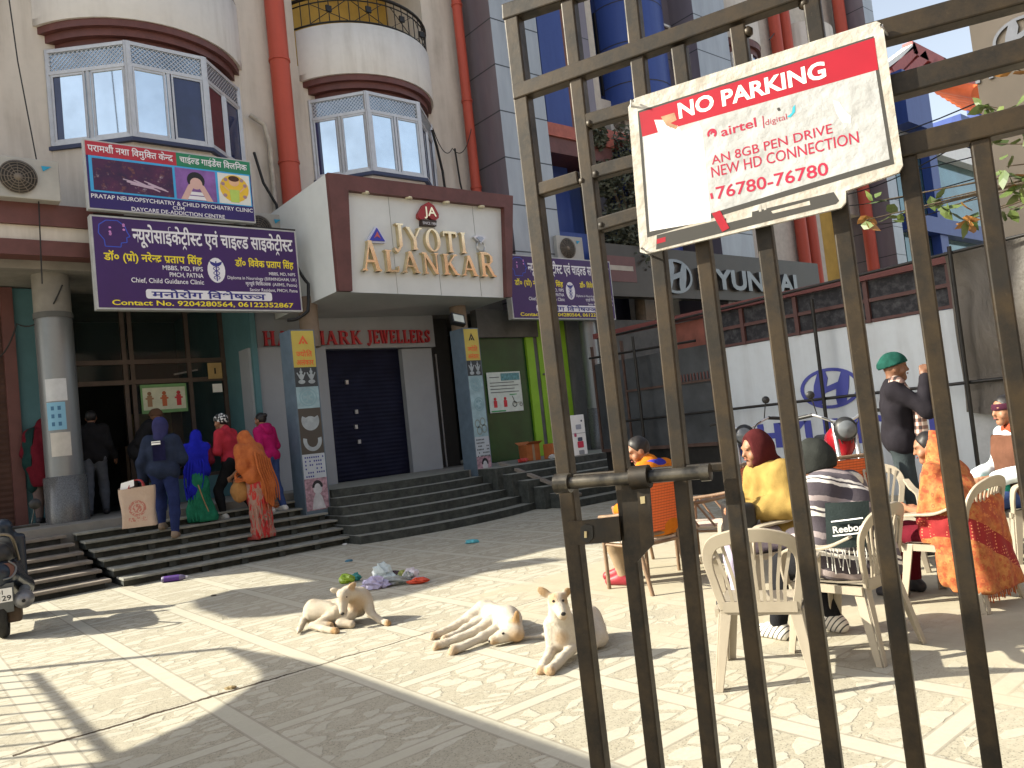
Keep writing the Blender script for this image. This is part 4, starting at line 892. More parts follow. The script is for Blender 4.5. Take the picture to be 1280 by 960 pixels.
# ------------------------------------------------------------------ car showroom sign, side fascia, yard wall
chrome = mat('chrome', (0.17, 0.175, 0.18), .3, .85, var=.12, scale=4); fasc = mat('bronze_fascia', (0.06, 0.052, 0.043), .4, .3, var=.15, scale=1); fasc2 = mat('beige_fascia', (0.24, 0.20, 0.15), .5, .2, var=.10, scale=1)
YH = 12.9
t = thing('showroom_sign', 'long bronze showroom fascia with chrome oval badge and chrome letters behind the gate', 'sign', (18.5, 13, 4.3))
m_ = MB(); m_.box(14.0, 24.0, YH, 13.2, 4.42, 5.72); m_.build('fascia', fasc, t)
p0, p1 = ony(872, 360, YH), ony(983, 366, YH); text(t, 'lettering', 'HYUNDAI', (p0.x, YH-.001, (p0.z+p1.z)/2), (1, 0, 0), (0, 0, 1), chrome, h=.52, w=p1.x-p0.x+.5, bold=.035, extr=.10)
c0 = ony(842, 346, YH)
def oval_badge(t, c, ux, rx, rz, m, d, nm='badge'):
    ux = Vector(ux); n = ux.cross(Vector((0, 0, 1))); m_ = MB(); c = Vector(c); N = 36
    for k_ in range(N):
        q = []
        for a, s_ in ((k_, 1), (k_+1, 1), (k_+1, .88), (k_, .88)): an = 2*math.pi*a/N; q.append(c + ux*(rx*s_*math.cos(an)) + Vector((0, 0, rz*(s_ if s_ == 1 else .84)*math.sin(an))))
        m_.prism(q, n*d)
    def P(x, z): return c + ux*(x*rx) + Vector((0, 0, z*rz))
    H_ = [(-.62, -.74), (-.36, -.86), (-.16, -.22), (.22, -.06), (.16, -.50), (.20, -.86), (.48, -.78), (.62, -.1), (.70, .66), (.46, .82), (.30, .28), (-.10, .10), (-.02, .5), (-.08, .86), (-.34, .84), (-.52, .2)]
    m_.prism([P(*q) for q in H_], n*(d*1.05)); return m_.build(nm, m, t)
oval_badge(t, (c0.x, YH-.001, c0.z), (1, 0, 0), .70, .46, chrome, .07)
m_ = MB(); m_.box(14.05, 15.1, YH-.012, YH-.002, 4.78, 5.42); m_.build('maroon_patch', mat('patch_maroon', (0.12, 0.04, 0.035), .4), t); m_ = MB(); m_.box(14.1, 15.0, YH-.018, YH-.013, 5.06, 5.18); m_.build('pale_stripe', mat('stripe_beige', (0.4, 0.36, 0.3), .5), t)
t = thing('showroom_sign', 'tall beige showroom fascia at the top right corner with chrome ring badge', 'sign', (13.2, 2, 3.4))
XB = 13.0
m_ = MB(); m_.box(XB, XB+.35, -3.0, 4.14, 3.3, 6.88); m_.build('fascia', fasc2, t)
cc = onx(1277, 45, XB); oval_badge(t, (XB-.001, cc.y, cc.z), (0, -1, 0), .36, .27, chrome, .05)
p0 = onx(1221, 105, XB); text(t, 'lettering', 'HYUNDAI', (XB-.001, p0.y, p0.z), (0, -1, 0), (0, 0, 1), chrome, h=.22, w=1.65, bold=.03, extr=.04)
XW = 11.0
ban = stained('white_banner', (0.52, 0.56, 0.59), (0.30, 0.30, 0.30), .6)
t = thing('yard_wall', 'white panelled yard wall with blue oval badge and blue letters under a dark mesh fence', 'wall', (XW, 6.1, 0))
m_ = MB(); m_.box(XW, XW+.12, 4.13, 8.02, 0, 2.43); m_.build('panel', ban, t)
blue_l = mat('blue_letter', (0.04, 0.05, 0.28), .5, var=.05)
text(t, 'lettering', 'HYUNDAI', (XW-.001, 7.27, .77), (0, -1, 0), (0, 0, 1), blue_l, h=.34, w=2.75, bold=.045, lift=.005)
oval_badge(t, (XW-.003, 5.97, 1.58), (0, -1, 0), .47, .30, blue_l, .008)
mesh_m = G('dark_screen', .7); v_ = mesh_m.vor(14); mesh_m.col(mesh_m.mix(mesh_m.ramp(mesh_m.noise(9, None, 6, .7), (.45, (0, 0, 0)), (.72, (1, 1, 1))), (0.008, 0.008, 0.012), (0.06, 0.06, 0.065)))
m_ = MB(); m_.box(XW+.02, XW+.06, 4.13, 8.02, 2.44, 3.02); m_.build('mesh_screen', mesh_m.m, t)
for z, h_ in ((2.72, .05), (2.44, .04)): m_ = MB(); m_.box(XW-.02, XW+.019, 4.13, 8.02, z, z+h_); m_.build('rail', mat('fence_brown', (0.075, 0.03, 0.027), .6), t)
for y in (4.14, 5.25, 6.35, 7.3, 8.0): m_ = MB(); m_.box(XW-.035, XW+.018, y-.03, y+.03, 2.43, 3.02); m_.build('post', mat('fence_brown', (0.075, 0.03, 0.027), .6), t)
m_ = MB(); m_.box(XW-.06, XW+.2, 4.13, 10.6, 3.03, 3.13); m_.build('cap_rail', mat('cap_maroon', (0.13, 0.035, 0.033), .5), t)
# dark doors
dsteel = mat('dark_sheet', (0.055, 0.060, 0.065), .5, .3, var=.35, scale=2, bump=.1)
t = thing('sheet_gate', 'dark metal sheet doors between the white yard wall and the green shop', 'gate', (XW, 9.3, 0))
for y0, y1 in ((8.05, 8.98), (9.02, 9.95), (9.99, 10.75)): m_ = MB(); m_.box(XW+.03, XW+.06, y0, y1, .9, 2.55); m_.build('door_leaf', dsteel, t)
m_ = MB(); m_.box(XW+.10, XW+.14, 8.03, 10.75, 0, .89); m_.build('plinth', black_m, t)
m_ = MB(); m_.box(XW+.04, XW+.07, 8.05, 8.95, 2.45, 3.0); m_.build('rust_panel', mat('rusty_sheet', (0.16, 0.05, 0.035), .7, var=.4, scale=3), t)
for y in (8.03, 9.0, 9.97, 10.75): m_ = MB(); m_.box(XW, XW+.05, y-.02, y+.02, .85, 2.9); m_.build('upright', mat('rust_frame', (0.07, 0.04, 0.03), .7, var=.3), t)
m_ = MB(); m_.box(XW-.01, XW+.045, 8.05, 10.75, .84, .9); m_.build('bottom_rail', mat('rust_frame', (0.07, 0.04, 0.03)), t)
m_ = MB(); m_.box(XW, XW+.045, 8.05, 9.95, 1.93, 1.97); m_.build('cross_rail', mat('rust_frame', (0.07, 0.04, 0.03)), t)
m_ = MB()
for y in np.arange(8.1, 8.9, .07): m_.box(XW+.01, XW+.02, y, y+.02, 1.98, 2.1)
m_.build('grille', maroon, t)
# tarpaulin shelter and tube frame
g = G('grey_tarpaulin', .55, spec=.4); n = g.noise(2.2, g.mapv((1, 1, .6)), 6, .6, .6); g.col(g.ramp(n, (.3, (0.055, 0.048, 0.040)), (.75, (0.115, 0.10, 0.082)))); g.bump(n, .9, .06); tarp_m = g.m
t = thing('tarpaulin', 'grey-brown tarpaulin screen hanging at the right behind the seated people', 'tarpaulin', (XW-.1, 2.0, 1.0))
def tf(u, v): y = 4.12-u*5.5; z = 3.16-.28*u*0-(v*(2.08+.12*math.sin(u*9))); return Vector((XW-.12+.05*math.sin(u*23+v*3)+.03*math.sin(v*9+u*7), y, z))
m_ = MB(); m_.grid(tf, 60, 16); m_.build('sheet', tarp_m, t)
m_ = MB(); m_.grid(lambda u, v: Vector((XW-.02+.02*math.sin(u*30), 4.1-u*5.5, 1.12-v*1.1)), 40, 4); m_.build('skirt', mat('pale_sheet_skirt', (0.42, 0.44, 0.46), .7, var=.15), t)
t = thing('scaffold_fence', 'thin black steel tube frame standing before the white yard wall', 'frame', (XW-.25, 5.5, 0))
for a, b_ in (((XW-.2, 9.9, 1.40), (XW-.2, -1.0, 1.50)), ((XW-.22, 9.9, 3.0), (XW-.22, -1.0, 3.22)), ((XW-.22, 8.1, 2.62), (XW-.22, 10.6, 2.66))): m_ = MB(); m_.tube([a, b_], .022, 8); m_.build('rail', black_m, t)
for y in (9.45, 5.96, 4.02, 1.2): m_ = MB(); m_.tube([(XW-.25, y, 0), (XW-.25, y-.02, 2.9 if y > 5 else 3.2)], .027, 8); m_.build('post', black_m, t)
# air conditioners
def ac_unit(loc, label, rz=0.0):
    t = thing('air_conditioner', label, 'air conditioner', loc, rz, 'outdoor air conditioner units')
    m_ = MB(); m_.box(-.43, .43, -.15, .15, 0, .60); c = m_.build('casing', mat('ac_white', (0.38, 0.37, 0.34), .5, var=.12, scale=3), t, world=False, bevel=.012)
    m_ = MB(); m_.lathe([(.001, 0), (.235, 0), (.235, .012)], (-.10, -.166, .30), 32, axis='y'); m_.build('fan_recess', mat('fan_dark', (0.05, 0.045, 0.04), .6), t, world=False)
    m_ = MB()
    for r_ in (.05, .09, .13, .17, .21, .24): m_.lathe([(r_-.005, -.004), (r_+.005, -.004), (r_+.005, .004), (r_-.005, .004), (r_-.005, -.004)], (-.10, -.178, .30), 32, axis='y')
    for k_ in range(12): a = k_*math.pi/6; m_.beam((-.10+.04*math.cos(a), -.176, .30+.04*math.sin(a)), (-.10+.24*math.cos(a), -.176, .30+.24*math.sin(a)), .008, .008)
    m_.lathe([(.001, -.01), (.045, -.01), (.045, .01)], (-.10, -.178, .30), 16, axis='y'); m_.build('fan_guard', mat('guard_brown', (0.16, 0.13, 0.10), .6), t, world=False)
    return t
a0 = ac_unit((1.98, 12.95, 5.52), 'white outdoor air conditioner with round fan on the maroon ledge at the left')
m_ = MB(); m_.prism([(.2, -.168, .50), (.33, -.168, .50), (.22, -.168, .42)], (0, .004, 0)); m_.build('badge', flatm('badge_blue', (0.02, 0.3, 0.5)), a0, world=False)
dup(a0, (.95, 13.0, 5.52), 0, 'outdoor air conditioner cut off by the left edge of the photo'); dup(a0, (13.05, 13.2, 5.25), 0, 'outdoor air conditioner on the blue panel right of the first grey column')
dup(a0, (5.75, 13.6, 5.24), 0, 'grimy outdoor air conditioner tucked between the purple clinic board and the red pipe'); dup(a0, (16.5, 14.15, 9.21), 0, 'small outdoor air conditioner up on the red slab of the grey building')
# cables
cab = mat('cable_black', (0.015, 0.015, 0.015), .6, var=0)
def cable(pts, r_, label, sag=0.0):
    a = [Vector(p) for p in pts]; P = []
    for p, q in zip(a, a[1:]):
        for k_ in range(12): s_ = k_/12; P.append(p.lerp(q, s_)-Vector((0, 0, sag*4*s_*(1-s_))))
    P.append(a[-1]); m_ = MB(); m_.tube(P, r_, 5); return m_.build('cable', cab, None, label=label, cat='cable', group='loose cables on and between the buildings')
cable([(1.9, 12.9, 9.4), (2.0, 12.9, 7.6), (2.15, 12.9, 6.1), (2.1, 12.9, 4.3)], .010, 'thin cable hanging straight down past the left bay window')
cable([(5.95, 14.05, 7.2), (6.05, 13.98, 6.6), (6.28, 14.0, 6.2), (6.3, 14.0, 5.4)], .028, 'thick dark cable bundle beside the left bay window')
cable([(9.95, 13.8, 8.2), (10.1, 13.9, 7.9), (10.3, 14.05, 7.4), (10.35, 14.05, 6.3)], .03, 'thick dark cable bundle below the right balcony', .02)
cable([(9.9, 13.7, 8.2), (10.6, 14.0, 7.95), (11.05, 13.8, 8.4)], .010, 'thin cable looping from the right balcony to the second red pipe', .3)
cable([(10.75, 14.1, 8.0), (10.8, 14.1, 7.2), (10.95, 14.1, 6.4)], .022, 'dark cable running down beside the second red pipe')
cable([(6.0, 12.9, 4.9), (6.15, 12.7, 4.4), (6.05, 12.6, 3.9), (5.7, 12.7, 3.75)], .03, 'black cable curling down beside the white box sign', .05)
cable([(2.45, 13.4, 4.4), (1.9, 14.0, 3.9), (1.5, 14.5, 3.5)], .012, 'thin cable drooping beside the silver column top', .25)
for k_, (za, zb_, yb) in enumerate(((8.2, 6.1, 3), (7.7, 5.7, 2), (7.2, 5.6, 4), (6.9, 5.2, 1), (7.9, 5.4, 0), (6.6, 4.9, 3))):
    cable([(21+k_, 13.0, za+.7), (13.2, yb, zb_-.3)], .013, 'thin overhead cable crossing behind the gate bars below the no parking sign', .5)
cable([(23, 13.0, 13), (60, 30, 34)], .02, 'lone overhead cable crossing the bright sky')
# dark leafy tree between the buildings
def leaf_cloud(mb, centres, n, size, rnd):
    for _ in range(n):
        c, r_ = rnd.choice(centres); d = Vector((rnd.gauss(0, 1), rnd.gauss(0, 1), rnd.gauss(0, 1))); d = d.normalized()*r_*rnd.random()**.4; p = Vector(c)+d
        a = Vector((rnd.gauss(0, 1), rnd.gauss(0, 1), rnd.gauss(0, .6))).normalized(); b_ = a.cross(Vector((rnd.gauss(0, 1), rnd.gauss(0, 1), rnd.gauss(0, 1)))).normalized(); s_ = size*rnd.uniform(.7, 1.3)
        mb.add([p-a*s_, p+b_*s_*.42-a*s_*.1, p+a*s_, p-b_*s_*.42-a*s_*.1], [(0, 1, 2, 3)])
leaf_dk = mat('grey_green_leaf', (0.085, 0.095, 0.065), .6, var=.35, scale=3); bark = mat('bark', (0.10, 0.075, 0.05), .9, var=.3, scale=8, bump=.5)  # leaves one dark grey-green, varied at random
t = thing('tree', 'dark grey-green tree squeezed between the showroom fascia and the blue columns', 'tree', (15.9, 13.5, 0))
m_ = MB(); m_.tube([(15.9, 13.5, 0), (15.8, 13.55, 3), (15.9, 13.5, 6), (15.9, 13.4, 8.2)], [.2, .17, .12, .05], 8)
for dx in (-.8, .7, .3, -.4): m_.tube([(15.85, 13.5, 5.5), (15.85+dx*.6, 13.4, 6.8), (15.85+dx, 13.4, 7.8)], [.08, .05, .02], 6)
m_.build('trunk', bark, t); rn = random.Random(5)
m_ = MB(); leaf_cloud(m_, [((15.1, 13.3, 6.3), .6), ((16.0, 13.2, 6.4), .8), ((15.6, 13.2, 7.4), .85), ((16.5, 13.3, 7.4), .7), ((15.9, 13.2, 8.4), .75), ((15.0, 13.4, 7.6), .5), ((15.7, 13.3, 5.6), .7), ((14.7, 13.4, 8.6), .35)], 5200, .085, rn); m_.build('crown', leaf_dk, t, fix=False)
# street tree at the right with sparse sunlit leaves
t = thing('tree', 'sparse tree at the right edge whose green and orange leaves cross behind the gate', 'tree', (9.2, .9, 0))
base = Vector((9.2, .9, 0)); fork = Vector((8.6, 1.3, 3.0))
m_ = MB(); m_.tube([base, Vector((9.0, 1.0, 1.6)), fork], [.12, .10, .07], 8)
br = MB(); lv = MB(); lo = MB(); rn = random.Random(11)
def leaf(mb, p, d, s_):
    d = d.normalized(); n = d.cross(Vector((rn.gauss(0, 1), rn.gauss(0, 1), 1.2))).normalized(); up = d.cross(n)
    mb.add([p, p+d*s_*.35+n*s_*.30-up*s_*.05, p+d*s_*.75+n*s_*.24-up*s_*.08, p+d*s_*1.15-up*s_*.2, p+d*s_*.75-n*s_*.24-up*s_*.08, p+d*s_*.35-n*s_*.30-up*s_*.05, p+d*s_*.5], [(0, 1, 6), (1, 2, 6), (2, 3, 6), (3, 4, 6), (4, 5, 6), (5, 0, 6)])
D = 6.6
for px, py, n, org in ((1083, 275, 5, 3), (1104, 250, 6, 0), (1124, 268, 7, 0), (1165, 252, 5, 0), (1186, 258, 7, 0), (1208, 276, 7, 4), (1222, 268, 4, 2), (1232, 132, 8, 0), (1250, 140, 8, 0), (1258, 208, 8, 1), (1272, 235, 9, 1), (1268, 85, 5, 4), (1276, 165, 7, 0), (1290, 120, 9, 1), (1300, 220, 12, 1), (1262, 262, 6, 0), (1300, 60, 9, 2), (1330, 150, 14, 1), (1245, 180, 4, 0)):
    dd = D*rn.uniform(.94, 1.08); c = C0+ray(px, py)*dd
    mid = fork.lerp(c, .55)+Vector((0, 0, .12)); br.tube([fork, mid, c], [.022, .012, .004], 5)
    for k_ in range(n): leaf(lo if k_ < org else lv, c+Vector((rn.gauss(0, .035), rn.gauss(0, .035), rn.gauss(0, .03))), Vector((rn.gauss(0, 1), rn.gauss(0, 1), -.5+rn.gauss(0, .6))), rn.uniform(.09, .15))
m_.build('trunk', bark, t); br.build('branch', bark, t)
def leafmat(nm, c, c2):
    m = mat(nm, c, .5, var=.3, scale=4, rgb2=c2); b_ = m.node_tree.nodes['Principled BSDF']; b_.inputs['Subsurface Weight'].default_value = 0; b_.inputs['Transmission Weight'].default_value = .0; return m
lv.build('leaf_sprays', leafmat('green_leaf', (0.10, 0.13, 0.03), (0.05, 0.085, 0.025)), t, fix=False); lo.build('dry_leaves', leafmat('orange_leaf', (0.35, 0.17, 0.04), (0.20, 0.09, 0.03)), t, fix=False)
# ------------------------------------------------------------------ steel gate in the foreground
GD = Vector((math.cos(R(111.8)), math.sin(R(111.8)), 0))*-1; GN = Vector((-.928, -.371, 0)).normalized(); G0 = C0+ray(648, 18)*1.15
def gp(x, y, off=0.0): d = ray(x, y); o = G0+GN*off; return C0+d*((o-C0).dot(GN)/d.dot(GN))
g = G('gate_paint', .4, .3, .45); n1 = g.noise(16, None, 8, .75); n2 = g.noise(120, None, 4, .7); n3 = g.noise(9, None, 5)
c = g.mix(g.ramp(n1, (.40, (0, 0, 0)), (.62, (1, 1, 1))), (0.010, 0.007, 0.004), (0.036, 0.023, 0.010)); c = g.mix(g.ramp(n3, (.56, (0, 0, 0)), (.70, (1, 1, 1))), c, (0.012, 0.010, 0.008)); c = g.mix(g.math('MULTIPLY', g.ramp(n2, (.64, (0, 0, 0)), (.78, (1, 1, 1))), .35), c, (0.10, 0.075, 0.045)); g.col(c)
g.rough(g.ramp(n1, (.3, (.62, .62, .62)), (.7, (.42, .42, .42)))); g.bump(g.math('ADD', g.math('MULTIPLY', n2, .25), n1), .30, .0016); gate_m = g.m
gt = thing('steel_gate', 'old brown-black painted steel bar gate filling the right foreground', 'gate', (G0.x, G0.y, 0))
BW = .0196
def gbar(a, b_, w=BW, off=0.0, nm='bar', ext=0.0, hgt=None):
    m_ = MB(); m_.beam(gp(*a, off), gp(*b_, off), w, hgt or w, up=GN, ext=ext); return m_.build(nm, gate_m, gt, bevel=.0022)
def ln(a, b_, y): t_ = (y-a[1])/(b_[1]-a[1]); return (a[0]+(b_[0]-a[0])*t_, y)
BARS = [((641, 10), (751, 960)), ((709, -20), (818, 940)), ((794, 30), (888, 940)), ((846, 30), (957, 940)), ((921, 20), (1041, 942)), ((1016, 10), (1143, 942)), ((1134, 195), (1238, 942)), ((1224, 170), (1335, 942))]
for i, (a, b_) in enumerate(BARS):
    a2 = {0: 12, 1: -60, 2: -60, 3: 60, 4: 35, 5: -40, 6: 195, 7: 168}[i]
    gbar(ln(a, b_, a2), ln(a, b_, 1200), BW*(1.15 if i == 0 else 1))
gbar((632, 19), (760, -24), .024, .001, 'rail'); 
gbar((652, 116), (1012, -12), .022, .002, 'rail', .01); gbar((1012, -12), (1300, -112), .022, .002, 'rail')
for a, b_ in (((670, 240), (722, 224)), ((733, 153), (800, 134)), ((742, 217), (806, 200)), ((750, 282), (812, 264))): gbar(a, b_, .019, 0, 'rung', .004)
for a, b_ in (((1094, 45), (1400, -38)), ((1108, 113), (1400, 33)), ((1120, 188), (1400, 120))): gbar(a, b_, .026, .001, 'rail', .01)
gbar((640, 1300), (1500, 1170), .026, .001, 'rail')
# weld beads
for px, py in ((719, 97), (654, 117), (665, 240), (728, 227), (737, 155), (745, 218), (752, 282), (800, 55), (641, 20), (1005, 5), (1145, 172), (1232, 160), (935, 40)):
    m_ = MB(); c = gp(px, py, .004); m_.add(*(lambda v, f: ([tuple(Vector(q)+c) for q in v], f))([(.0065*math.cos(a)*math.cos(e)*(1+.35*math.sin(5*a)), .0075*math.sin(a)*math.cos(e)*(1+.3*math.cos(3*a)), .007*math.sin(e)) for e in (-1.2, -.5, .3, 1.2) for a in np.arange(0, 6.28, .785)], [(j*8+k_, j*8+(k_+1) % 8, (j+1)*8+(k_+1) % 8, (j+1)*8+k_) for j in range(3) for k_ in range(8)]), None, True); m_.build('weld_bead', gate_m, gt)
# sliding bolt, hasp and lock plate
bolt_m = mat('worn_bolt_steel', (0.16, 0.14, 0.11), .3, .7, var=.5, scale=30, rgb2=(0.02, 0.02, 0.02))
m_ = MB(); m_.tube([gp(697, 605, .032), gp(886, 590, .032)], .0085, 14); bo = m_.build('sliding_bolt', bolt_m, gt)
m_ = MB(); m_.tube([gp(695, 605, .032), gp(713, 603.5, .032)], .0135, 16); m_.build('bolt_collar', bolt_m, bo)
m_ = MB(); m_.tube([gp(790, 597.5, .032), gp(812, 595.5, .032)], .0155, 16); m_.build('bolt_collar', gate_m, bo)
m_ = MB(); m_.tube([gp(876, 591, .032), gp(888, 590, .032)], .011, 12); m_.build('bolt_collar', bolt_m, bo)
gbar((699, 599), (905, 583), .012, .006, 'bolt_rail', 0, .006)
m_ = MB(); P = [gp(x, y, .018) for x, y in ((711, 652), (775, 645), (778, 676), (714, 681))]; m_.prism(P, GN*.005); lk = m_.build('lock_plate', gate_m, gt, bevel=.0015)
m_ = MB(); P = [gp(x, y, .0235) for x, y in ((726, 659), (732, 655), (741, 657), (742, 672), (735, 679), (726, 674))]; m_.prism(P, GN*.001); m_.build('key_hole', black_m, lk)
m_ = MB(); P = [gp(x, y, .025) for x, y in ((731, 664), (734, 664), (734, 672), (731, 672))]; m_.prism(P, GN*.002); m_.build('key_glint', mat('brass', (0.5, 0.42, 0.25), .3, .7), lk)
for off, pts in ((.014, ((778, 603), (802, 603), (808, 690), (797, 703), (783, 692))), (.03, ((797, 598), (812, 597), (818, 680), (806, 692), (803, 690)))):
    m_ = MB(); m_.prism([gp(x, y, off) for x, y in pts], GN*.005); h_ = m_.build('hasp', gate_m, gt, bevel=.0015)
m_ = MB(); P = [gp(x, y, .0355) for x, y in ((800, 621), (806, 620), (806.5, 629), (801, 630))]; m_.prism(P, GN*.0005); m_.build('paint_chip', mat('brass', (0.5, 0.42, 0.25)), h_)
# ------------------------------------------------------------------ NO PARKING plate wired to the gate
OFF = .028; tl, tr2, br_, bl_ = (790, 131), (1101, 31), (1127, 212), (803, 319)
np_ = thing('parking_sign', 'dented white and red no parking plate wired to the steel gate', 'sign', gp(950, 250, OFF))
o_ = gp(*tl, OFF); ux = (gp(*tr2, OFF)-o_); W_ = ux.length; uxn = ux.normalized(); uyn = GN.cross(uxn); 
if uyn.z < 0: uyn = -uyn
Hh = (o_-gp(803, 293, OFF)).dot(uyn)
b = Board(o_, uxn, uyn, W_, Hh)
def uv(x, y): q = gp(x, y, OFF)-o_; return (q.dot(uxn)/W_, -q.dot(uyn)/Hh)
def PX(pts, l, m, nm, par=np_): m_ = MB(); b.shape([uv(*p) for p in pts], l*.16, m_); return m_.build(nm, m, par)
sw = mat('sign_white', (0.48, 0.47, 0.44), .35, scale=34, rgb2=(0.37, 0.33, 0.27), detail=8, bump=.2, bscale=60); swt = mat('torn_paper_white', (0.84, 0.83, 0.80), .7, var=.03, scale=8); sgrey = flatm('sign_grey', (0.045, 0.043, 0.04), .8); sred = mat('sign_red', (0.33, 0.006, 0.018), .4, var=.15, scale=7)
m_ = MB(); m_.prism([gp(x, y, OFF-.006) for x, y in ((792, 127), (797, 124), (1096, 29), (1104, 33), (1129, 208), (1124, 217), (1058, 240), (1058, 254), (1052, 261), (810, 318), (802, 316), (787, 136))], GN*.006); m_.build('plate', sw, np_, bevel=.002)
PX(((797, 139), (1092, 45), (1118, 205), (809, 297)), .5, sgrey, 'border'); PX(((801, 143), (1089, 52), (1112, 199), (812, 290)), .9, mat('sign_panel', (0.39, 0.395, 0.395), .32, var=.14, scale=26, bump=.25, bscale=30), 'panel')
PX(((799, 141), (1093, 47), (1098, 87), (803, 171)), 1.3, sred, 'red_band')
PX(((805, 172), (823, 166), (818, 150), (829, 150), (838, 160), (847, 157), (852, 165), (866, 158), (873, 152), (878, 163), (889, 276), (813, 289)), 1.8, swt, 'torn_patch')
PX(((826, 146), (843, 141), (846, 150), (838, 154), (848, 158), (845, 162), (833, 157)), 2.2, mat('torn_brown', (0.34, 0.20, 0.12), .8, var=.4, scale=60), 'torn_edge')
def T(body, p0, p1, cap, m, bold=.0, l=2.6):
    u0, v0 = uv(*p0); q0, q1 = b.p(u0, v0), b.p(*uv(*p1)); d = (q1-q0); L = d.length; d.normalize(); return text(np_, 'lettering', body, q0, d, GN.cross(d), m, h=cap*.80, w=L, bold=bold, lift=l*.00016)
hpx = lambda x, y0, y1: (gp(x, y0, OFF)-gp(x, y1, OFF)).length
T('NO PARKING', (849, 148), (1033, 96), hpx(950, 103, 127), swt, .028); rt = mat('red_ink', (0.36, 0.015, 0.045), .4, var=.1)
T('airtel', (902, 171), (946, 158), hpx(920, 154, 168), rt, .012); T('digital', (957, 157), (984, 149), hpx(970, 146, 155), rt, -.006)
T('AN 8GB PEN DRIVE', (890, 206), (1041, 166), hpx(950, 175, 189), rt, .004); T('NEW HD CONNECTION', (890, 222), (1074, 178), hpx(980, 186, 203), rt, .004); T('76780-76780', (896, 249), (1036, 218), hpx(960, 214, 233), rt, .012); T('I', (889, 249), (892, 248), hpx(890, 239, 248), rt, .01)
PX(((953, 145), (954.2, 145), (955.5, 160), (954.3, 160)), 2.6, rt, 'divider')
m_ = MB()
cu, cv = uv(890, 167); b.ring(cu, cv, .020, .036, .009, .42, m_, a0=-60, a1=210, tv=.018); b.ring(cu+.003, cv+.004, .010, .020, .006, .43, m_, a0=0, a1=180, tv=.012); m_.build('logo', rt, np_)
PX(((984, 146), (990, 141), (991, 134), (994, 131), (994, 140), (988, 147)), 2.6, flatm('teal_ink', (0.03, 0.35, 0.45)), 'teal_mark'); PX(((971, 136), (974, 134), (976, 138), (973, 139)), 2.6, sgrey, 'small_mark')
PX(((1041, 125), (1049, 128), (1055, 138), (1064, 146), (1063, 154), (1053, 153), (1046, 142)), 2.4, swt, 'peeled_patch')
PX(((821, 294), (1042, 240), (1049, 251), (1045, 255), (820, 312)), 1.5, sgrey, 'lower_band')
PX(((908, 279), (940, 271), (940, 264), (908, 272)), 2.0, sw, 'worn_patch'); PX(((964, 264), (1012, 251), (1013, 256), (966, 267)), 2.0, sw, 'worn_patch'); PX(((948, 257), (951, 256), (952, 264), (949, 265)), 2.0, sw, 'worn_patch'); PX(((954, 255), (957, 254), (958, 262), (955, 263)), 2.0, sw, 'worn_patch')
PX(((821, 299), (832, 296), (832, 302), (821, 305)), 2.2, sred, 'red_tab')
m_ = MB(); b.shape([uv(*p) for p in ((890, 267), (900, 263), (912, 285), (903, 290))], .7, m_); m_.build('red_tag', sred, np_)
for k_, (p, q) in enumerate((((793, 128), (790, 150)), ((1102, 36), (1112, 50)), ((806, 312), (818, 322)))): m_ = MB(); a_, c_ = gp(*p, OFF), gp(*q, 0); m_.tube([a_+GN*.004, a_+GN*.012, c_+GN*.006, c_-GN*.01], .0014, 6); m_.build('wire_tie', steel, np_)
# ------------------------------------------------------------------ second gate leaf and an added awning, both unseen left of the frame (they throw the shadows on the paving)
def unshadow(X, Y, z): k_ = z/math.tan(SUN_EL); return Vector((X+k_*math.cos(SUN_AZ), Y+k_*math.sin(SUN_AZ), z))
t = thing('steel_gate', 'second leaf of the steel bar gate folded open at the left', 'gate', (-1.5, 8.1, 0))
lx = unshadow(.93, 0, 2.0).x
for z in (.12, .75, 1.4, 2.0): m_ = MB(); m_.beam((lx, 6.75, z), (lx, 9.4, z), .04, .04); m_.build('rail', gate_m, t)
for y in np.arange(6.75, 9.42, .265): m_ = MB(); m_.beam((lx, y, .1), (lx, y, 2.02), .022, .022, up=(1, 0, 0)); m_.build('bar', gate_m, t)
ZA = 2.75
t = thing('shop_awning', 'unseen flat awning on thin posts, added left of the view to cast shade', 'awning', (-4, 6, 0))
aw = [unshadow(x, y, ZA) for x, y in ((2.38, 2.2), (2.36, 3.8), (2.36, 5.0), (2.30, 5.6), (2.12, 6.55), (2.10, 6.0), (2.06, 5.6), (1.98, 5.36), (1.70, 5.12), (1.52, 4.98), (1.20, 4.85), (.82, 4.72), (-.35, 4.6), (-.35, 2.2), (-.35, -1.9), (2.38, -1.9))]  # awning outline worked back along the sun from the shade it casts
m_ = MB(); m_.prism(aw, (0, 0, .05)); m_.build('sheet', mat('awning_sheet', (0.25, 0.27, 0.3), .5, var=.2), t)
for x, y in ((2.12, 6.5), (-.25, 5.1), (-.25, -1.8), (2.2, -1.8)): p = unshadow(x, y, ZA); m_ = MB(); m_.tube([(p.x, p.y, 0), (p.x, p.y, ZA)], .04 if x > 2.1 and y > 0 else .05, 8); m_.build('post', black_m, t)
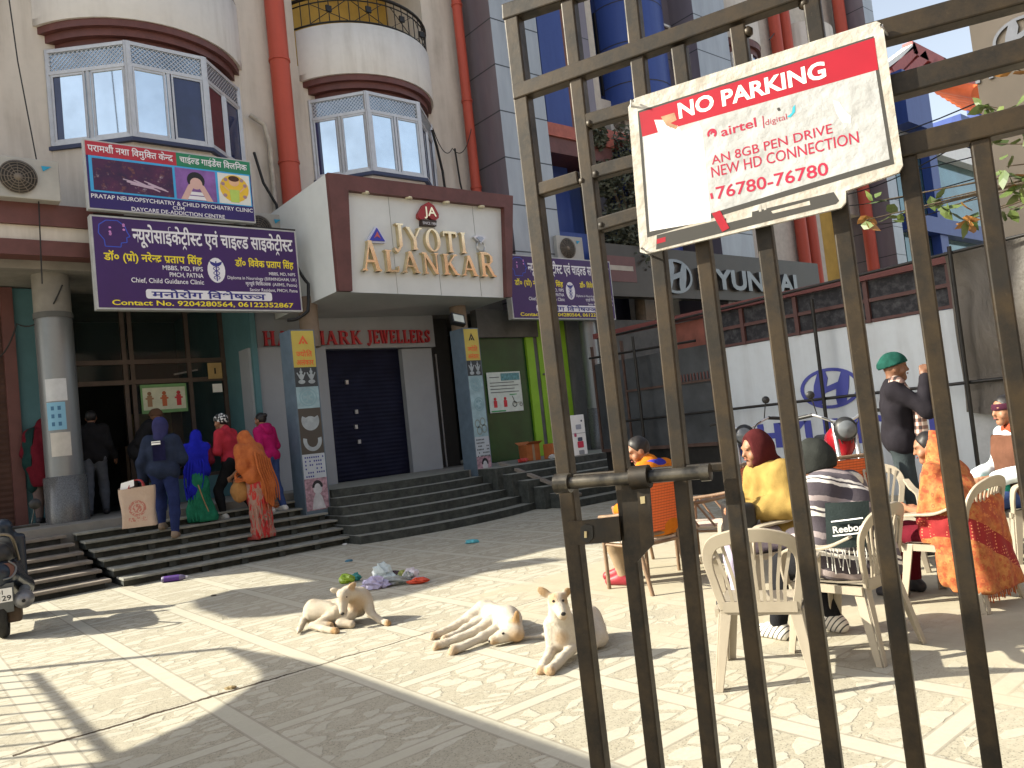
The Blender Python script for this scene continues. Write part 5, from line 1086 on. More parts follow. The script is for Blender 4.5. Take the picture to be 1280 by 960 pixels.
# ------------------------------------------------------------------ smooth bodies: blended tapered limbs surfaced on a grid
def surfnets(F, org, h):
    nx, ny, nz = F.shape; S = F < 0
    c = [S[i:nx-1+i, j:ny-1+j, k:nz-1+k] for i in (0, 1) for j in (0, 1) for k in (0, 1)]
    cnt = sum(q.astype(np.int8) for q in c); act = (cnt > 0) & (cnt < 8); I = np.argwhere(act)
    if len(I) == 0: return np.zeros((0, 3)), []
    idx = -np.ones(act.shape, int); idx[act] = np.arange(len(I)); P = np.zeros((len(I), 3)); N = np.zeros(len(I))
    cor = [(i, j, k) for i in (0, 1) for j in (0, 1) for k in (0, 1)]
    val = {q: F[I[:, 0]+q[0], I[:, 1]+q[1], I[:, 2]+q[2]] for q in cor}
    for a in cor:
        for ax in range(3):
            if a[ax] == 0:
                b = list(a); b[ax] = 1; b = tuple(b); fa, fb = val[a], val[b]; m = (fa < 0) != (fb < 0); t = np.where(m, fa/np.where(m, fa-fb, 1), 0)
                p = np.repeat(np.array(a, float)[None], len(I), 0); p[:, ax] += t; P[m] += p[m]; N[m] += 1
    P = (P/N[:, None]+I)*h+org; quads = []
    for ax in range(3):
        u, v = (ax+1) % 3, (ax+2) % 3; sl0 = [slice(None)]*3; sl1 = [slice(None)]*3; sl0[ax] = slice(0, -1); sl1[ax] = slice(1, None)
        d = S[tuple(sl0)] != S[tuple(sl1)]; E = np.argwhere(d); E = E[(E[:, u] > 0) & (E[:, v] > 0) & (E[:, u] < act.shape[u]) & (E[:, v] < act.shape[v])]
        if len(E) == 0: continue
        def g(du, dv): q = E.copy(); q[:, u] += du; q[:, v] += dv; return idx[q[:, 0], q[:, 1], q[:, 2]]
        q = np.stack([g(-1, -1), g(0, -1), g(0, 0), g(-1, 0)], 1); ins = S[E[:, 0], E[:, 1], E[:, 2]]
        q[~ins] = q[~ins][:, ::-1]; quads.append(q[(q >= 0).all(1)])
    return P, np.concatenate(quads) if quads else []
def fold(P, amp, f, ph=0.0):
    """hanging cloth: pleats that run mostly downwards and wander a little"""
    x, y, z = P[..., 0], P[..., 1], P[..., 2]
    w = 1.3*np.sin(z*5+ph)+.8*np.sin(z*11+x*6+ph*2)
    return amp*.55*(np.sin(f*(x*.9+y*.5)+w+ph)+.7*np.sin(f*(x*-.45+y*.95)*1.27+w*1.2+ph*1.6)+.55*np.sin(z*f*.9+x*f*.5+2*np.sin(y*f*.4+ph)))
def sdf(prims, h, k=.03, cut=(), disp=None):
    """prims: ('c',a,b,ra,rb) tapered limb, ('e',c,(rx,ry,rz)[,Matrix3]) ellipsoid, ('b',c,(hx,hy,hz),round[,M]) soft box; cut: (point, normal) removes the side the normal points to"""
    lo = np.full(3, 1e9); hi = -lo
    for p in prims:
        if p[0] == 'c':
            for q, r in ((p[1], p[3]), (p[2], p[4])): q = np.array(q, float); lo = np.minimum(lo, q-r); hi = np.maximum(hi, q+r)
        else:
            q = np.array(p[1], float); r = max(p[2])*(1 if p[0] == 'e' else 1.5); lo = np.minimum(lo, q-r); hi = np.maximum(hi, q+r)
    lo -= 3*h+.02; hi += 3*h+.02; n = np.ceil((hi-lo)/h).astype(int)+1
    ax = [lo[i]+h*np.arange(n[i]) for i in range(3)]; P = np.stack(np.meshgrid(*ax, indexing='ij'), -1); D = None
    for p in prims:
        if p[0] == 'c':
            a, b = np.array(p[1], float), np.array(p[2], float); ab = b-a; t = np.clip(((P-a)@ab)/max(ab@ab, 1e-9), 0, 1); d = np.linalg.norm(P-a-t[..., None]*ab, axis=-1)-(p[3]+(p[4]-p[3])*t)
        elif p[0] == 'e':
            q = P-np.array(p[1], float); r = np.array(p[2], float)
            if len(p) > 3: q = q@np.array(p[3], float)
            k0 = np.linalg.norm(q/r, axis=-1); k1 = np.linalg.norm(q/r**2, axis=-1); d = k0*(k0-1)/np.maximum(k1, 1e-6)
        else:
            q = P-np.array(p[1], float)
            if len(p) > 4: q = q@np.array(p[4], float)
            q = np.abs(q)-np.array(p[2], float)+p[3]; d = np.linalg.norm(np.maximum(q, 0), axis=-1)+np.minimum(q.max(-1), 0)-p[3]
        if D is None: D = d
        else: hh = np.clip(.5+.5*(D-d)/k, 0, 1); D = D*(1-hh)+d*hh-k*hh*(1-hh)
    if disp: D = D+disp(P)
    for q, nn in cut: D = np.maximum(D, (P-np.array(q, float))@(np.array(nn, float)/np.linalg.norm(nn)))
    return surfnets(D, lo, h)
def shell(name, material, parent, *meshes, label=None, **kw):
    V = []; F = []
    for P, Q in meshes:
        o = len(V); V += [tuple(p) for p in P]; F += [tuple(int(i)+o for i in q) for q in Q]
    me = bpy.data.meshes.new(name); me.from_pydata(V, [], F); me.materials.append(material); me.polygons.foreach_set('use_smooth', [True]*len(F))
    o = bpy.data.objects.new(name, me); COL.objects.link(o); o.parent = parent
    if label: o['label'] = label
    return o
V3 = lambda *a: np.array(a, float)
def hand(w, d, nrm, s=1.0, curl=.5, side=1):
    """palm and five bent fingers from wrist w along d, palm facing nrm"""
    w = V3(*w); d = V3(*d); d /= np.linalg.norm(d); nrm = V3(*nrm); nrm -= d*(nrm@d); nrm /= np.linalg.norm(nrm); x = np.cross(d, nrm)*side; pr = []
    pr.append(('c', w, w+d*.045*s, .022*s, .026*s))
    for i, (o, L) in enumerate(((-.028, .066), (-.010, .076), (.009, .072), (.026, .056))):
        k0 = w+d*.085*s+x*o*s; pr.append(('c', w+d*.03*s+x*o*.8*s, k0, .015*s, .0115*s)); a = k0; ang = curl*.5
        for seg in (.45, .32, .23):
            dd = d*math.cos(ang)+nrm*math.sin(ang); b = a+dd*L*seg*s; pr.append(('c', a, b, .0098*s, .0085*s)); a = b; ang += curl*.75
    t0 = w+d*.02*s-x*.024*s; t1 = t0+(d*.7-x*.7+nrm*.35)*.036*s; t2 = t1+(d*.9-x*.15+nrm*.5)*.032*s; pr += [('c', t0, t1, .014*s, .0115*s), ('c', t1, t2, .011*s, .009*s)]
    return pr
skin_m = mat('brown_skin', (0.28, 0.135, 0.075), .55, var=.10, scale=14); skin_d = mat('dark_brown_skin', (0.17, 0.08, 0.045), .55, var=.10, scale=14); hair_m = mat('black_hair', (0.012, 0.010, 0.010), .5, var=.5, scale=40); eye_m = mat('eye', (0.02, 0.012, 0.01), .2, var=0); lip_m = mat('lip', (0.22, 0.07, 0.06), .5, var=.1)
STAND = dict(pel=(0, 0, .95), che=(0, .01, 1.26), nek=(0, 0, 1.45), hed=(0, .035, 1.60), shl=(-.18, 0, 1.41), shr=(.18, 0, 1.41), ell=(-.235, -.01, 1.13), elr=(.235, -.01, 1.13), wrl=(-.24, .07, .89), wrr=(.24, .07, .89), hil=(-.09, 0, .93), hir=(.09, 0, .93), knl=(-.10, .03, .50), knr=(.10, .03, .50), anl=(-.10, 0, .08), anr=(.10, 0, .08))
SIT = dict(STAND, pel=(0, 0, .50), che=(0, .0, .82), nek=(0, .0, 1.02), hed=(0, .05, 1.17), shl=(-.18, 0, .97), shr=(.18, 0, .97), ell=(-.24, .05, .70), elr=(.24, .05, .70), wrl=(-.17, .28, .62), wrr=(.17, .28, .62), hil=(-.09, .02, .49), hir=(.09, .02, .49), knl=(-.12, .43, .49), knr=(.12, .43, .49), anl=(-.12, .42, .08), anr=(.12, .42, .08))
class Person:
    def __init__(s, label, loc, heading, pose=STAND, scale=1.0, skin=None, face=(0, 1, 0), slim=1.0, res=.016, group=None, hands=(1, 1), curl=.5, palm=None):
        s.j = {k: V3(*v) for k, v in pose.items()}; s.face = V3(*face)/np.linalg.norm(V3(*face)); s.sl = slim; s.res = res
        s.t = thing('person', label, 'person', loc, R(heading-90), group); s.t.scale = (scale,)*3; s.skin = skin or skin_m; s.hands = hands; s.curl = curl; s.palm = palm
    def torso(s, e=0.0):
        j = s.j; w = s.sl; m = (j['pel']+j['che'])/2; sx = (j['shr']-j['shl']); hx = (j['hir']-j['hil'])
        return [('c', j['hil']+(0, 0, .04), j['hir']+(0, 0, .04), .115*w+e, .115*w+e), ('c', j['pel']+(0, 0, .06), m, .125*w+e, .115*w+e), ('c', m-sx*.12, j['che']-sx*.20, .10*w+e, .115*w+e), ('c', m+sx*.12, j['che']+sx*.20, .10*w+e, .115*w+e), ('c', j['shl']*.9+j['shr']*.1-(0, 0, .02), j['shr']*.9+j['shl']*.1-(0, 0, .02), .07*w+e, .07*w+e), ('c', j['che'], j['nek']-(0, 0, .05), .115*w+e, .08*w+e)]
    def arm(s, q, e=0.0, upto=1.0):
        j = s.j; a, b, c = j['sh'+q], j['el'+q], j['wr'+q]; return [('c', a, b, .054*s.sl+e, .044*s.sl+e), ('c', b, b+(c-b)*upto, .044*s.sl+e, .044*s.sl+e+(.029-.044)*upto)]
    def leg(s, q, e=0.0, upto=1.0):
        j = s.j; a, b, c = j['hi'+q], j['kn'+q], j['an'+q]; return [('c', a, b, .088*s.sl+e, .060*s.sl+e), ('c', b, b+(c-b)*.35, .06*s.sl+e, .058*s.sl+e), ('c', b+(c-b)*.35, b+(c-b)*upto, .058*s.sl+e, .036*s.sl+e)]
    def foot(s, q, e=0.0):
        j = s.j; a = j['an'+q]; k = j['kn'+q]; f = getattr(s, 'toe', {}).get(q, V3(0, 1, 0)); f = f/np.linalg.norm(f); heel = a-f*.035-(0, 0, .035); toe = a+f*.15-(0, 0, .05)
        return [('c', a, heel, .036+e, .035+e), ('c', a, toe, .036+e, .024+e), ('c', heel, toe, .033+e, .028+e)]
    def axes(s):
        f = s.face; u = V3(0, 0, 1); r = np.cross(f, u); r /= np.linalg.norm(r); u = np.cross(r, f); return r, f, u
    def head(s):
        h = s.j['hed']; r, f, u = s.axes(); M = np.stack([r, f, u], 1)
        pr = [('e', h+u*.02, (.074, .092, .098), M), ('c', h+f*.035-u*.045, h+f*.055-u*.085, .052, .034), ('c', h+f*.086+u*.012, h+f*.101-u*.020, .010, .0135), ('c', h-f*.02-u*.03, s.j['nek']-(0, 0, .03), .052, .06)]
        for q in (-1, 1): pr += [('e', h+r*q*.077-u*.005-f*.005, (.012, .022, .032), M), ('e', h+r*q*.033+f*.075+u*.035, (.026, .018, .010), M), ('e', h+r*q*.045+f*.055-u*.03, (.028, .028, .03), M)]
        return pr
    def body(s, legs=True, feet=True):
        pr = s.torso(-.01)+s.arm('l', -.004)+s.arm('r', -.004)
        if legs: pr += s.leg('l', -.006)+s.leg('r', -.006)
        if legs and feet: pr += s.foot('l')+s.foot('r')
        ms = [sdf(pr, s.res, .03), sdf(s.head(), .0085, .018)]; j = s.j
        for q, on in zip('lr', s.hands):
            if on:
                d = j['wr'+q]-j['el'+q]; sd = 1 if q == 'r' else -1; pn = s.palm[q] if s.palm and q in s.palm else V3(-sd*1.0, .15, 0)
                ms.append(sdf(hand(j['wr'+q], d, pn, 1.0, s.curl, sd if True else 1), .0065, .010))
        o = shell('body', s.skin, s.t, *ms)
        h = j['hed']; r, f, u = s.axes(); M = np.stack([r, f, u], 1)
        for q in (-1, 1): shell('eye', eye_m, s.t, sdf([('e', h+r*q*.033+f*.083+u*.020, (.013, .008, .006), M)], .004, .005))
        shell('mouth', lip_m, s.t, sdf([('e', h+f*.096-u*.052, (.024, .008, .007), M)], .004, .005)); return o
    def garment(s, name, m, prims, cut=(), amp=.007, f=26, h=None, k=.035, label=None):
        ph = random.random()*6; return shell(name, m, s.t, sdf(prims, h or s.res*.9, k, cut, (lambda P: fold(P, amp, f, ph)+fold(P, amp*.4, f*2.3, ph+1)) if amp else None), label=label)
    def jacket(s, m, name='jacket', e=.024, hem=None, upto=.96, collar=True, amp=.008):
        j = s.j; pr = s.torso(e)+s.arm('l', e, upto)+s.arm('r', e, upto)
        hem = hem if hem is not None else j['hil'][2]-.02
        if collar: pr.append(('c', j['nek']-(0, 0, .03), j['nek']+(0, .0, .03), .075, .068))
        return s.garment(name, m, pr, [((0, 0, hem), (0, 0, -1))] if hem > -1 else (), amp)
    def trousers(s, m, name='trousers', e=.016, upto=.97):
        j = s.j; pr = [('c', j['hil']+(0, 0, .03), j['hir']+(0, 0, .03), .115*s.sl+e, .115*s.sl+e)]+s.leg('l', e, upto)+s.leg('r', e, upto); return s.garment(name, m, pr, (), .006, 22)
    def shoes(s, m, e=.012, name='shoe'):
        for q in 'lr': s.garment(name, m, s.foot(q, e), [((0, 0, s.j['an'+q][2]+.035), (0, 0, 1)), ((0, 0, s.j['an'+q][2]-.078), (0, 0, -1))], 0, h=.011, k=.02)
    def hair(s, m=None, bun=False, name='hair', e=0.0, low=-.03):
        h = s.j['hed']; r, f, u = s.axes(); M = np.stack([r, f, u], 1); pr = [('e', h+u*.03-f*.012, (.084+e, .098+e, .102+e), M)]
        cut = [(h+f*.045+u*.045, f*1.0-u*.55), (h+u*low, -u*1.0+f*.25)]; o = shell(name, m or hair_m, s.t, sdf(pr, .010, .02, cut, lambda P: fold(P, .003, 70)))
        if bun: shell('hair_bun', m or hair_m, s.t, sdf([('e', h-f*.10+u*.075, (.042, .042, .04), M)], .008, .02))
        return o
    def cap(s, m, e=.014, name='cap', knot=False, low=.015, drop=0.0):
        h = s.j['hed']; r, f, u = s.axes(); M = np.stack([r, f, u], 1); pr = [('e', h+u*.032-f*.008, (.082+e, .100+e, .098+e+drop), M)]
        if knot: pr += [('c', h+r*.07+u*.02, h-r*.07+u*.06+f*.03, .045, .04), ('c', h+u*.09-f*.03, h-f*.10+u*.03, .045, .04)]
        return shell(name, m, s.t, sdf(pr, .0095, .03, [(h+u*low+f*.02, -u*1.0+f*.22)], lambda P: fold(P, .004, 55)))
    def hood(s, m, name='hood', e=.028):
        h = s.j['hed']; r, f, u = s.axes(); M = np.stack([r, f, u], 1)
        return shell(name, m, s.t, sdf([('e', h+u*.015-f*.02, (.082+e, .098+e, .115+e), M), ('c', h-u*.06-f*.03, s.j['nek']-f*.02, .09, .10)], .011, .04, [(h+f*.062, f)], lambda P: fold(P, .004, 40)))
# ------------------------------------------------------------------ plastic and cane chairs
plast = stained('cream_plastic', (0.35, 0.305, 0.235), (0.20, 0.16, 0.11), .38)
def bez(pts, n=10):
    """smooth curve through points (Catmull-Rom)"""
    P = [Vector(p) for p in pts]; P = [P[0]*2-P[1]]+P+[P[-1]*2-P[-2]]; out = []
    for i in range(1, len(P)-2):
        for k in range(n):
            t = k/n; a, b, c, d = P[i-1], P[i], P[i+1], P[i+2]; out.append(.5*((2*b)+(c-a)*t+(2*a-5*b+4*c-d)*t*t+(3*b-a-3*c+d)*t**3))
    out.append(P[-2]); return out
def strip(mb, pts, w, th, side):
    """flat ribbon of width w along pts; side gives the width direction"""
    vs = []; fs = []; n = len(pts); ws = w if isinstance(w, (list, tuple)) else [w]*n
    for i, p in enumerate(pts):
        t = (pts[min(i+1, n-1)]-pts[max(i-1, 0)]).normalized(); s_ = Vector(side); s_ = (s_-t*s_.dot(t)).normalized(); u_ = t.cross(s_)
        for a, b in ((-1, -1), (1, -1), (1, 1), (-1, 1)): vs.append(p+s_*a*ws[i]/2+u_*b*th/2)
    for i in range(n-1):
        for k in range(4): fs.append((i*4+k, i*4+(k+1) % 4, (i+1)*4+(k+1) % 4, (i+1)*4+k))
    fs += [(3, 2, 1, 0), tuple(range(4*n-4, 4*n))]; return mb.add(vs, fs, None, False)
def plastic_chair(label, loc, rz, group, m=None):
    m = m or plast; t = thing('plastic_chair', label, 'chair', loc, rz, group)
    # seat
    s = MB(); s.grid(lambda u, v: Vector(((u-.5)*(.46-.05*v), .24-v*.46, .425-.022*math.sin(math.pi*u)*math.sin(math.pi*min(1, v*1.1))-(.03*(1-v/.12)**2 if v < .12 else 0))), 14, 12)
    s.grid(lambda u, v: Vector(((u-.5)*(.46-.05*v), .24-v*.46, .405-.022*math.sin(math.pi*u)*math.sin(math.pi*min(1, v*1.1))-(.03*(1-v/.12)**2 if v < .12 else 0))), 14, 12)
    s.box(-.23, .23, .225, .243, .355, .40); s.box(-.205, .205, -.222, -.205, .385, .425); s.box(-.235, -.215, -.21, .235, .37, .415); s.box(.215, .235, -.21, .235, .37, .415)
    s.build('seat', m, t, world=False)
    # legs: tapered, splayed, L section
    for sx in (-1, 1):
        for sy, y0, y1, x0, x1 in ((1, .215, .265, .225, .268), (-1, -.205, -.29, .205, .262)):
            l = MB()
            for a in (0, 1):
                w0, w1 = .062, .036
                if a == 0: top = [(sx*x0-w0/2*0-sx*w0, y0), (sx*x0, y0), (sx*x0, y0+.012*sy), (sx*x0-sx*w0, y0+.012*sy)]; bot = [(sx*x1-sx*w1, y1), (sx*x1, y1), (sx*x1, y1+.010*sy), (sx*x1-sx*w1, y1+.010*sy)]
                else: top = [(sx*x0, y0), (sx*x0, y0-sy*w0), (sx*x0+sx*.012, y0-sy*w0), (sx*x0+sx*.012, y0)]; bot = [(sx*x1, y1), (sx*x1, y1-sy*w1), (sx*x1+sx*.010, y1-sy*w1), (sx*x1+sx*.010, y1)]
                l.add([(x, y, .415) for x, y in top]+[(x, y, 0) for x, y in bot], [(0, 1, 2, 3), (7, 6, 5, 4), (0, 4, 5, 1), (1, 5, 6, 2), (2, 6, 7, 3), (3, 7, 4, 0)])
            l.build('leg', m, t, world=False, bevel=.003)
    # arms flow into the back rim
    for sx in (-1, 1):
        a = MB(); pts = bez([(sx*.255, .235, .40), (sx*.272, .235, .52), (sx*.277, .205, .605), (sx*.280, .08, .628), (sx*.276, -.06, .640), (sx*.262, -.20, .70)], 8); n = len(pts); strip(a, pts, [.05+.018*math.sin(math.pi*i/(n-1)) for i in range(n)], .016, (1, .0, .1)); a.build('arm', m, t, world=False, bevel=.004)
    rim = bez([(-.205, -.215, .41), (-.240, -.225, .56), (-.262, -.245, .70), (-.215, -.285, .80), (-.10, -.315, .845), (0, -.32, .852), (.10, -.315, .845), (.215, -.285, .80), (.262, -.245, .70), (.240, -.225, .56), (.205, -.215, .41)], 7)
    b = MB(); n = len(rim); ctr = Vector((0, -.24, .55)); vs = []; fs = []
    for i, p in enumerate(rim):
        tt = (rim[min(i+1, n-1)]-rim[max(i-1, 0)]).normalized(); inn = (ctr-p); inn = (inn-tt*inn.dot(tt)).normalized(); u_ = tt.cross(inn); hw = .022+.016*max(0, (p.z-.6)/.25)
        for q, e in ((0, -.009), (2*hw, -.009), (2*hw, .009), (0, .009)): vs.append(p+inn*q+u_*e)
    for i in range(n-1):
        for k in range(4): fs.append((i*4+k, i*4+(k+1) % 4, (i+1)*4+(k+1) % 4, (i+1)*4+k))
    b.add(vs, fs); b.build('back_rim', m, t, world=False, bevel=.004)
    for k in range(9):
        f = (k-4)/4; sl = MB(); pts = bez([(f*.13, -.222, .415), (f*.145, -.238, .55), (f*.182, -.262+.01*abs(f), .70), (f*.205, -.305+.045*f*f, .835-.055*f*f)], 6); strip(sl, pts, .017, .008, (1, 0, 0)); sl.build('back_slat', m, t, world=False)
    lb = MB(); lb.box(-.19, .19, -.232, -.214, .40, .455); lb.build('back_rail', m, t, world=False)
    return t
cA = (onz(905, 866)+onz(1018, 868))/2; HA = R(27.6)
GRP = 'cream plastic chairs set out on the paving'
def setc(x, y, head): h = R(head); return (x, y, 0), h-R(90)
d = Vector((math.cos(HA), math.sin(HA), 0)); pA = cA+d*.29; pA.z = 0
ch0 = plastic_chair('empty cream plastic chair with its slatted back turned to the gate', pA, HA-R(90), GRP)
(l_, r_) = setc(4.44, 2.46, 90); dup(ch0, l_, r_, 'cream plastic chair carrying the person in the striped blanket')
(l_, r_) = setc(5.72, 2.36, 85); dup(ch0, l_, r_, 'cream plastic chair under the woman in the long orange shawl')
(l_, r_) = setc(7.35, 2.42, 135); dup(ch0, l_, r_, 'cream plastic chair at the right edge carrying the person with the dark headband')
(l_, r_) = setc(6.55, 3.25, 215); dup(ch0, l_, r_, 'cream plastic chair half hidden behind the striped blanket and orange shawl')
(l_, r_) = setc(5.15, 3.45, 150); dup(ch0, l_, r_, 'cream plastic chair under the person in the yellow jacket')
# cane chairs: brown tube frame with woven orange back and seat
cane_fr = mat('brown_cane', (0.20, 0.13, 0.08), .5, var=.25, scale=12); g = G('orange_weave', .55); s = g.sep(); w_ = g.math('FRACT', g.math('MULTIPLY', s[2], 42)); w2 = g.math('FRACT', g.math('MULTIPLY', s[0], 30)); g.col(g.mix(g.math('MAXIMUM', g.math('LESS_THAN', w_, .22), g.math('MULTIPLY', g.math('LESS_THAN', w2, .1), .6)), (0.66, 0.13, 0.03), (0.30, 0.05, 0.015))); g.bump(w_, .5, .01); weave = g.m
def cane_chair(label, loc, rz, group):
    t = thing('cane_chair', label, 'chair', loc, rz, group)
    s = MB(); s.box(-.22, .22, -.20, .24, .405, .435); s.build('seat', mat('pale_cushion', (0.55, 0.48, 0.40), .8, var=.1), t, world=False, bevel=.01)
    for sx in (-1, 1):
        for pts, r_ in ((((sx*.235, .24, .0), (sx*.24, .235, .42), (sx*.25, .22, .63)), .018), (((sx*.225, -.30, 0), (sx*.225, -.21, .42), (sx*.235, -.30, .93)), .018)):
            l = MB(); l.tube(bez(pts, 4), r_, 8); l.build('leg', cane_fr, t, world=False)
        a = MB(); a.tube(bez([(sx*.25, .25, .63), (sx*.26, .0, .655), (sx*.24, -.255, .70)], 6), .018, 8); a.build('arm', cane_fr, t, world=False)
        a = MB(); a.tube([(sx*.25, .05, .64), (sx*.235, -.1, .43)], .010, 6); a.tube([(sx*.25, .18, .635), (sx*.238, .05, .43)], .010, 6); a.build('arm_brace', cane_fr, t, world=False)
    for y in (.235, -.21): a = MB(); a.tube([(-.235, y, .40), (.235, y, .40)], .015, 8); a.build('seat_rail', cane_fr, t, world=False)
    for z, y in ((.93, -.30), (.48, -.218)): a = MB(); a.tube([(-.235, y, z), (.235, y, z)], .018, 8); a.build('back_rail', cane_fr, t, world=False)
    for sx in (-1, 1): a = MB(); a.tube([(sx*.232, -.20, .39), (sx*.232, .23, .39)], .013, 6); a.build('side_rail', cane_fr, t, world=False)
    b = MB(); b.grid(lambda u, v: Vector(((u-.5)*.44, -.222-.078*v**1.2-.012*math.sin(math.pi*u), .50+v*.41)), 12, 10); b.grid(lambda u, v: Vector(((u-.5)*.44, -.234-.078*v**1.2-.012*math.sin(math.pi*u), .50+v*.41)), 12, 10); b.build('woven_back', weave, t, world=False)
    return t
GC = 'brown cane chairs with orange backs'
l_, r_ = setc(5.20, 4.72, 84); cc0 = cane_chair('cane chair with woven orange back carrying the person in the orange jacket', l_, r_, GC)
l_, r_ = setc(6.02, 4.58, 110); dup(cc0, l_, r_, 'cane chair with orange back just right of the person in the orange jacket')
l_, r_ = setc(6.85, 3.75, 60); dup(cc0, l_, r_, 'cane chair with orange back in front of the man in the green turban')
l_, r_ = setc(6.0, 5.2, 200); dup(cc0, l_, r_, 'cane chair with brown arms behind the person in the orange jacket')
# ------------------------------------------------------------------ visitors on the stairs
cl = lambda n, c, v=.18, sc=9, r=.92: mat(n, c, r, var=v, scale=sc, bump=.22, bscale=130, spec=.08)
denim = cl('grey_denim', (0.10, 0.11, 0.13)); bdenim = cl('blue_denim', (0.045, 0.075, 0.20)); navyj = cl('navy_jacket', (0.022, 0.030, 0.055)); blackc = cl('black_cloth', (0.016, 0.016, 0.018)); redj = cl('red_jacket', (0.38, 0.03, 0.045)); magenta = cl('magenta_cloth', (0.40, 0.014, 0.11)); shoe_d = mat('dark_shoe', (0.03, 0.03, 0.035), .5, var=.2); sole_w = mat('white_shoe', (0.55, 0.55, 0.52), .5, var=.1)
blue_s = cl('blue_shawl', (0.014, 0.018, 0.32), .25, 5); green_s = cl('green_sari', (0.018, 0.15, 0.085), .3, 8); maroon_s = cl('maroon_shawl', (0.11, 0.010, 0.018)); dkgreen = cl('dark_green_cloth', (0.012, 0.035, 0.033))
def bend(pose, lean, **kw):
    """lean the upper body forward by an angle about the hips"""
    p = dict(pose); a = R(lean); h = V3(*pose['pel'])
    for k in ('che', 'nek', 'hed', 'shl', 'shr', 'ell', 'elr', 'wrl', 'wrr'):
        q = V3(*pose[k])-h; p[k] = tuple(h+V3(q[0], q[1]*math.cos(a)+q[2]*math.sin(a), q[2]*math.cos(a)-q[1]*math.sin(a)))
    p.update(kw); return p
# 1 person wrapped in maroon and dark green behind the silver column
p = Person('person wrapped in a maroon and dark green shawl half hidden by the silver column', (2.16, 14.35, H), 60, bend(STAND, 12, wrl=(-.12, .25, 1.0), wrr=(.12, .25, 1.0)), .98, skin_d)
p.body(); p.trousers(cl('brown_pants', (0.14, 0.10, 0.09))); p.shoes(shoe_d); j = p.j
p.garment('shawl', maroon_s, p.torso(.07)+p.arm('l', .05)+p.arm('r', .05)+[('c', j['hed']-(0, .03, 0), j['nek'], .115, .12), ('c', j['pel'], j['pel']+(0, 0, -.25), .22, .19)], [((0, 0, .62), (0, .25, -1)), (tuple(j['hed']+(0, .07, 0)), (0, 1, .1))], .014, 18, k=.06)
p.garment('shawl_border', dkgreen, p.torso(.085)+[('c', (-.2, .05, 1.25), (-.14, .02, .60), .09, .11)], [((-.08, 0, 0), (1, 0, 0)), ((0, 0, .5), (0, .3, -1))], .014, 18, k=.06)
# 2 man in black going in
p = Person('man in a black jacket and grey jeans stepping into the dark clinic doorway', (2.90, 14.40, H), 75, dict(STAND, wrr=(.30, .16, .93), anl=(-.11, -.10, .08), knl=(-.10, .0, .50), anr=(.12, .12, .08), knr=(.11, .13, .50)), 1.0, skin_d)
p.body(); p.trousers(denim); p.jacket(blackc, hem=.80); p.shoes(shoe_d); p.hair()
# 3 person in black with brown beanie
p = Person('person in black with a brown beanie and pink scarf leaning over beside the counter', (3.55, 14.20, H), -20, bend(STAND, 24, wrl=(-.10, .45, 1.0), wrr=(.15, .42, .98)), 1.0, skin_d, face=(.1, 1, -.25))
p.body(); p.trousers(blackc); p.jacket(blackc, hem=.72, e=.05); p.shoes(shoe_d); p.cap(cl('brown_beanie', (0.10, 0.055, 0.035))); j = p.j
p.garment('scarf', cl('pink_scarf', (0.45, 0.02, 0.12)), [('c', j['nek']+(.07, .02, 0), j['che']+(.05, .16, .04), .035, .03), ('c', j['che']+(.05, .16, .04), j['che']+(.03, .22, -.22), .03, .028), ('c', j['nek']+(-.06, .04, .0), j['nek']+(.07, .02, 0), .04, .04)], (), .006)
# 4 man in navy hooded jacket with shopping bag
p = Person('man in a navy hooded jacket seen from behind carrying a beige shopping bag', (3.30, 12.0, .45), 62, dict(STAND, wrl=(-.30, .06, .84), ell=(-.28, -.03, 1.12), hil=(-.09, 0, .95), anl=(-.11, .16, .20), knl=(-.11, .22, .58), anr=(.10, -.06, .08), knr=(.10, .04, .50), wrr=(.20, .24, 1.05), elr=(.27, .0, 1.12)), 1.0, skin_d, face=(.05, 1, -.1))
p.body(); p.trousers(cl('navy_trousers', (0.022, 0.032, 0.10))); p.jacket(navyj, hem=.83, e=.030); p.hood(cl('navy_hood', (0.035, 0.035, 0.10))); p.shoes(mat('tan_shoe', (0.22, 0.16, 0.11), .6))
m_ = MB(); m_.grid(lambda u, v: Vector(((u-.5)*.17, -.172+.02*math.cos((u-.5)*3), 1.12+.28*v)), 6, 6); m_.build('back_panel', cl('dark_navy_panel', (0.012, 0.012, 0.04)), p.t, world=False)
m_ = MB(); m_.box(-.09, .03, -.180, -.176, 1.385, 1.40); m_.box(-.09, .03, -.180, -.176, 1.35, 1.375); m_.build('white_print', white_p, p.t, world=False)
bag_loc = p.t.matrix_basis.copy(); wl = Vector(p.j['wrl'])
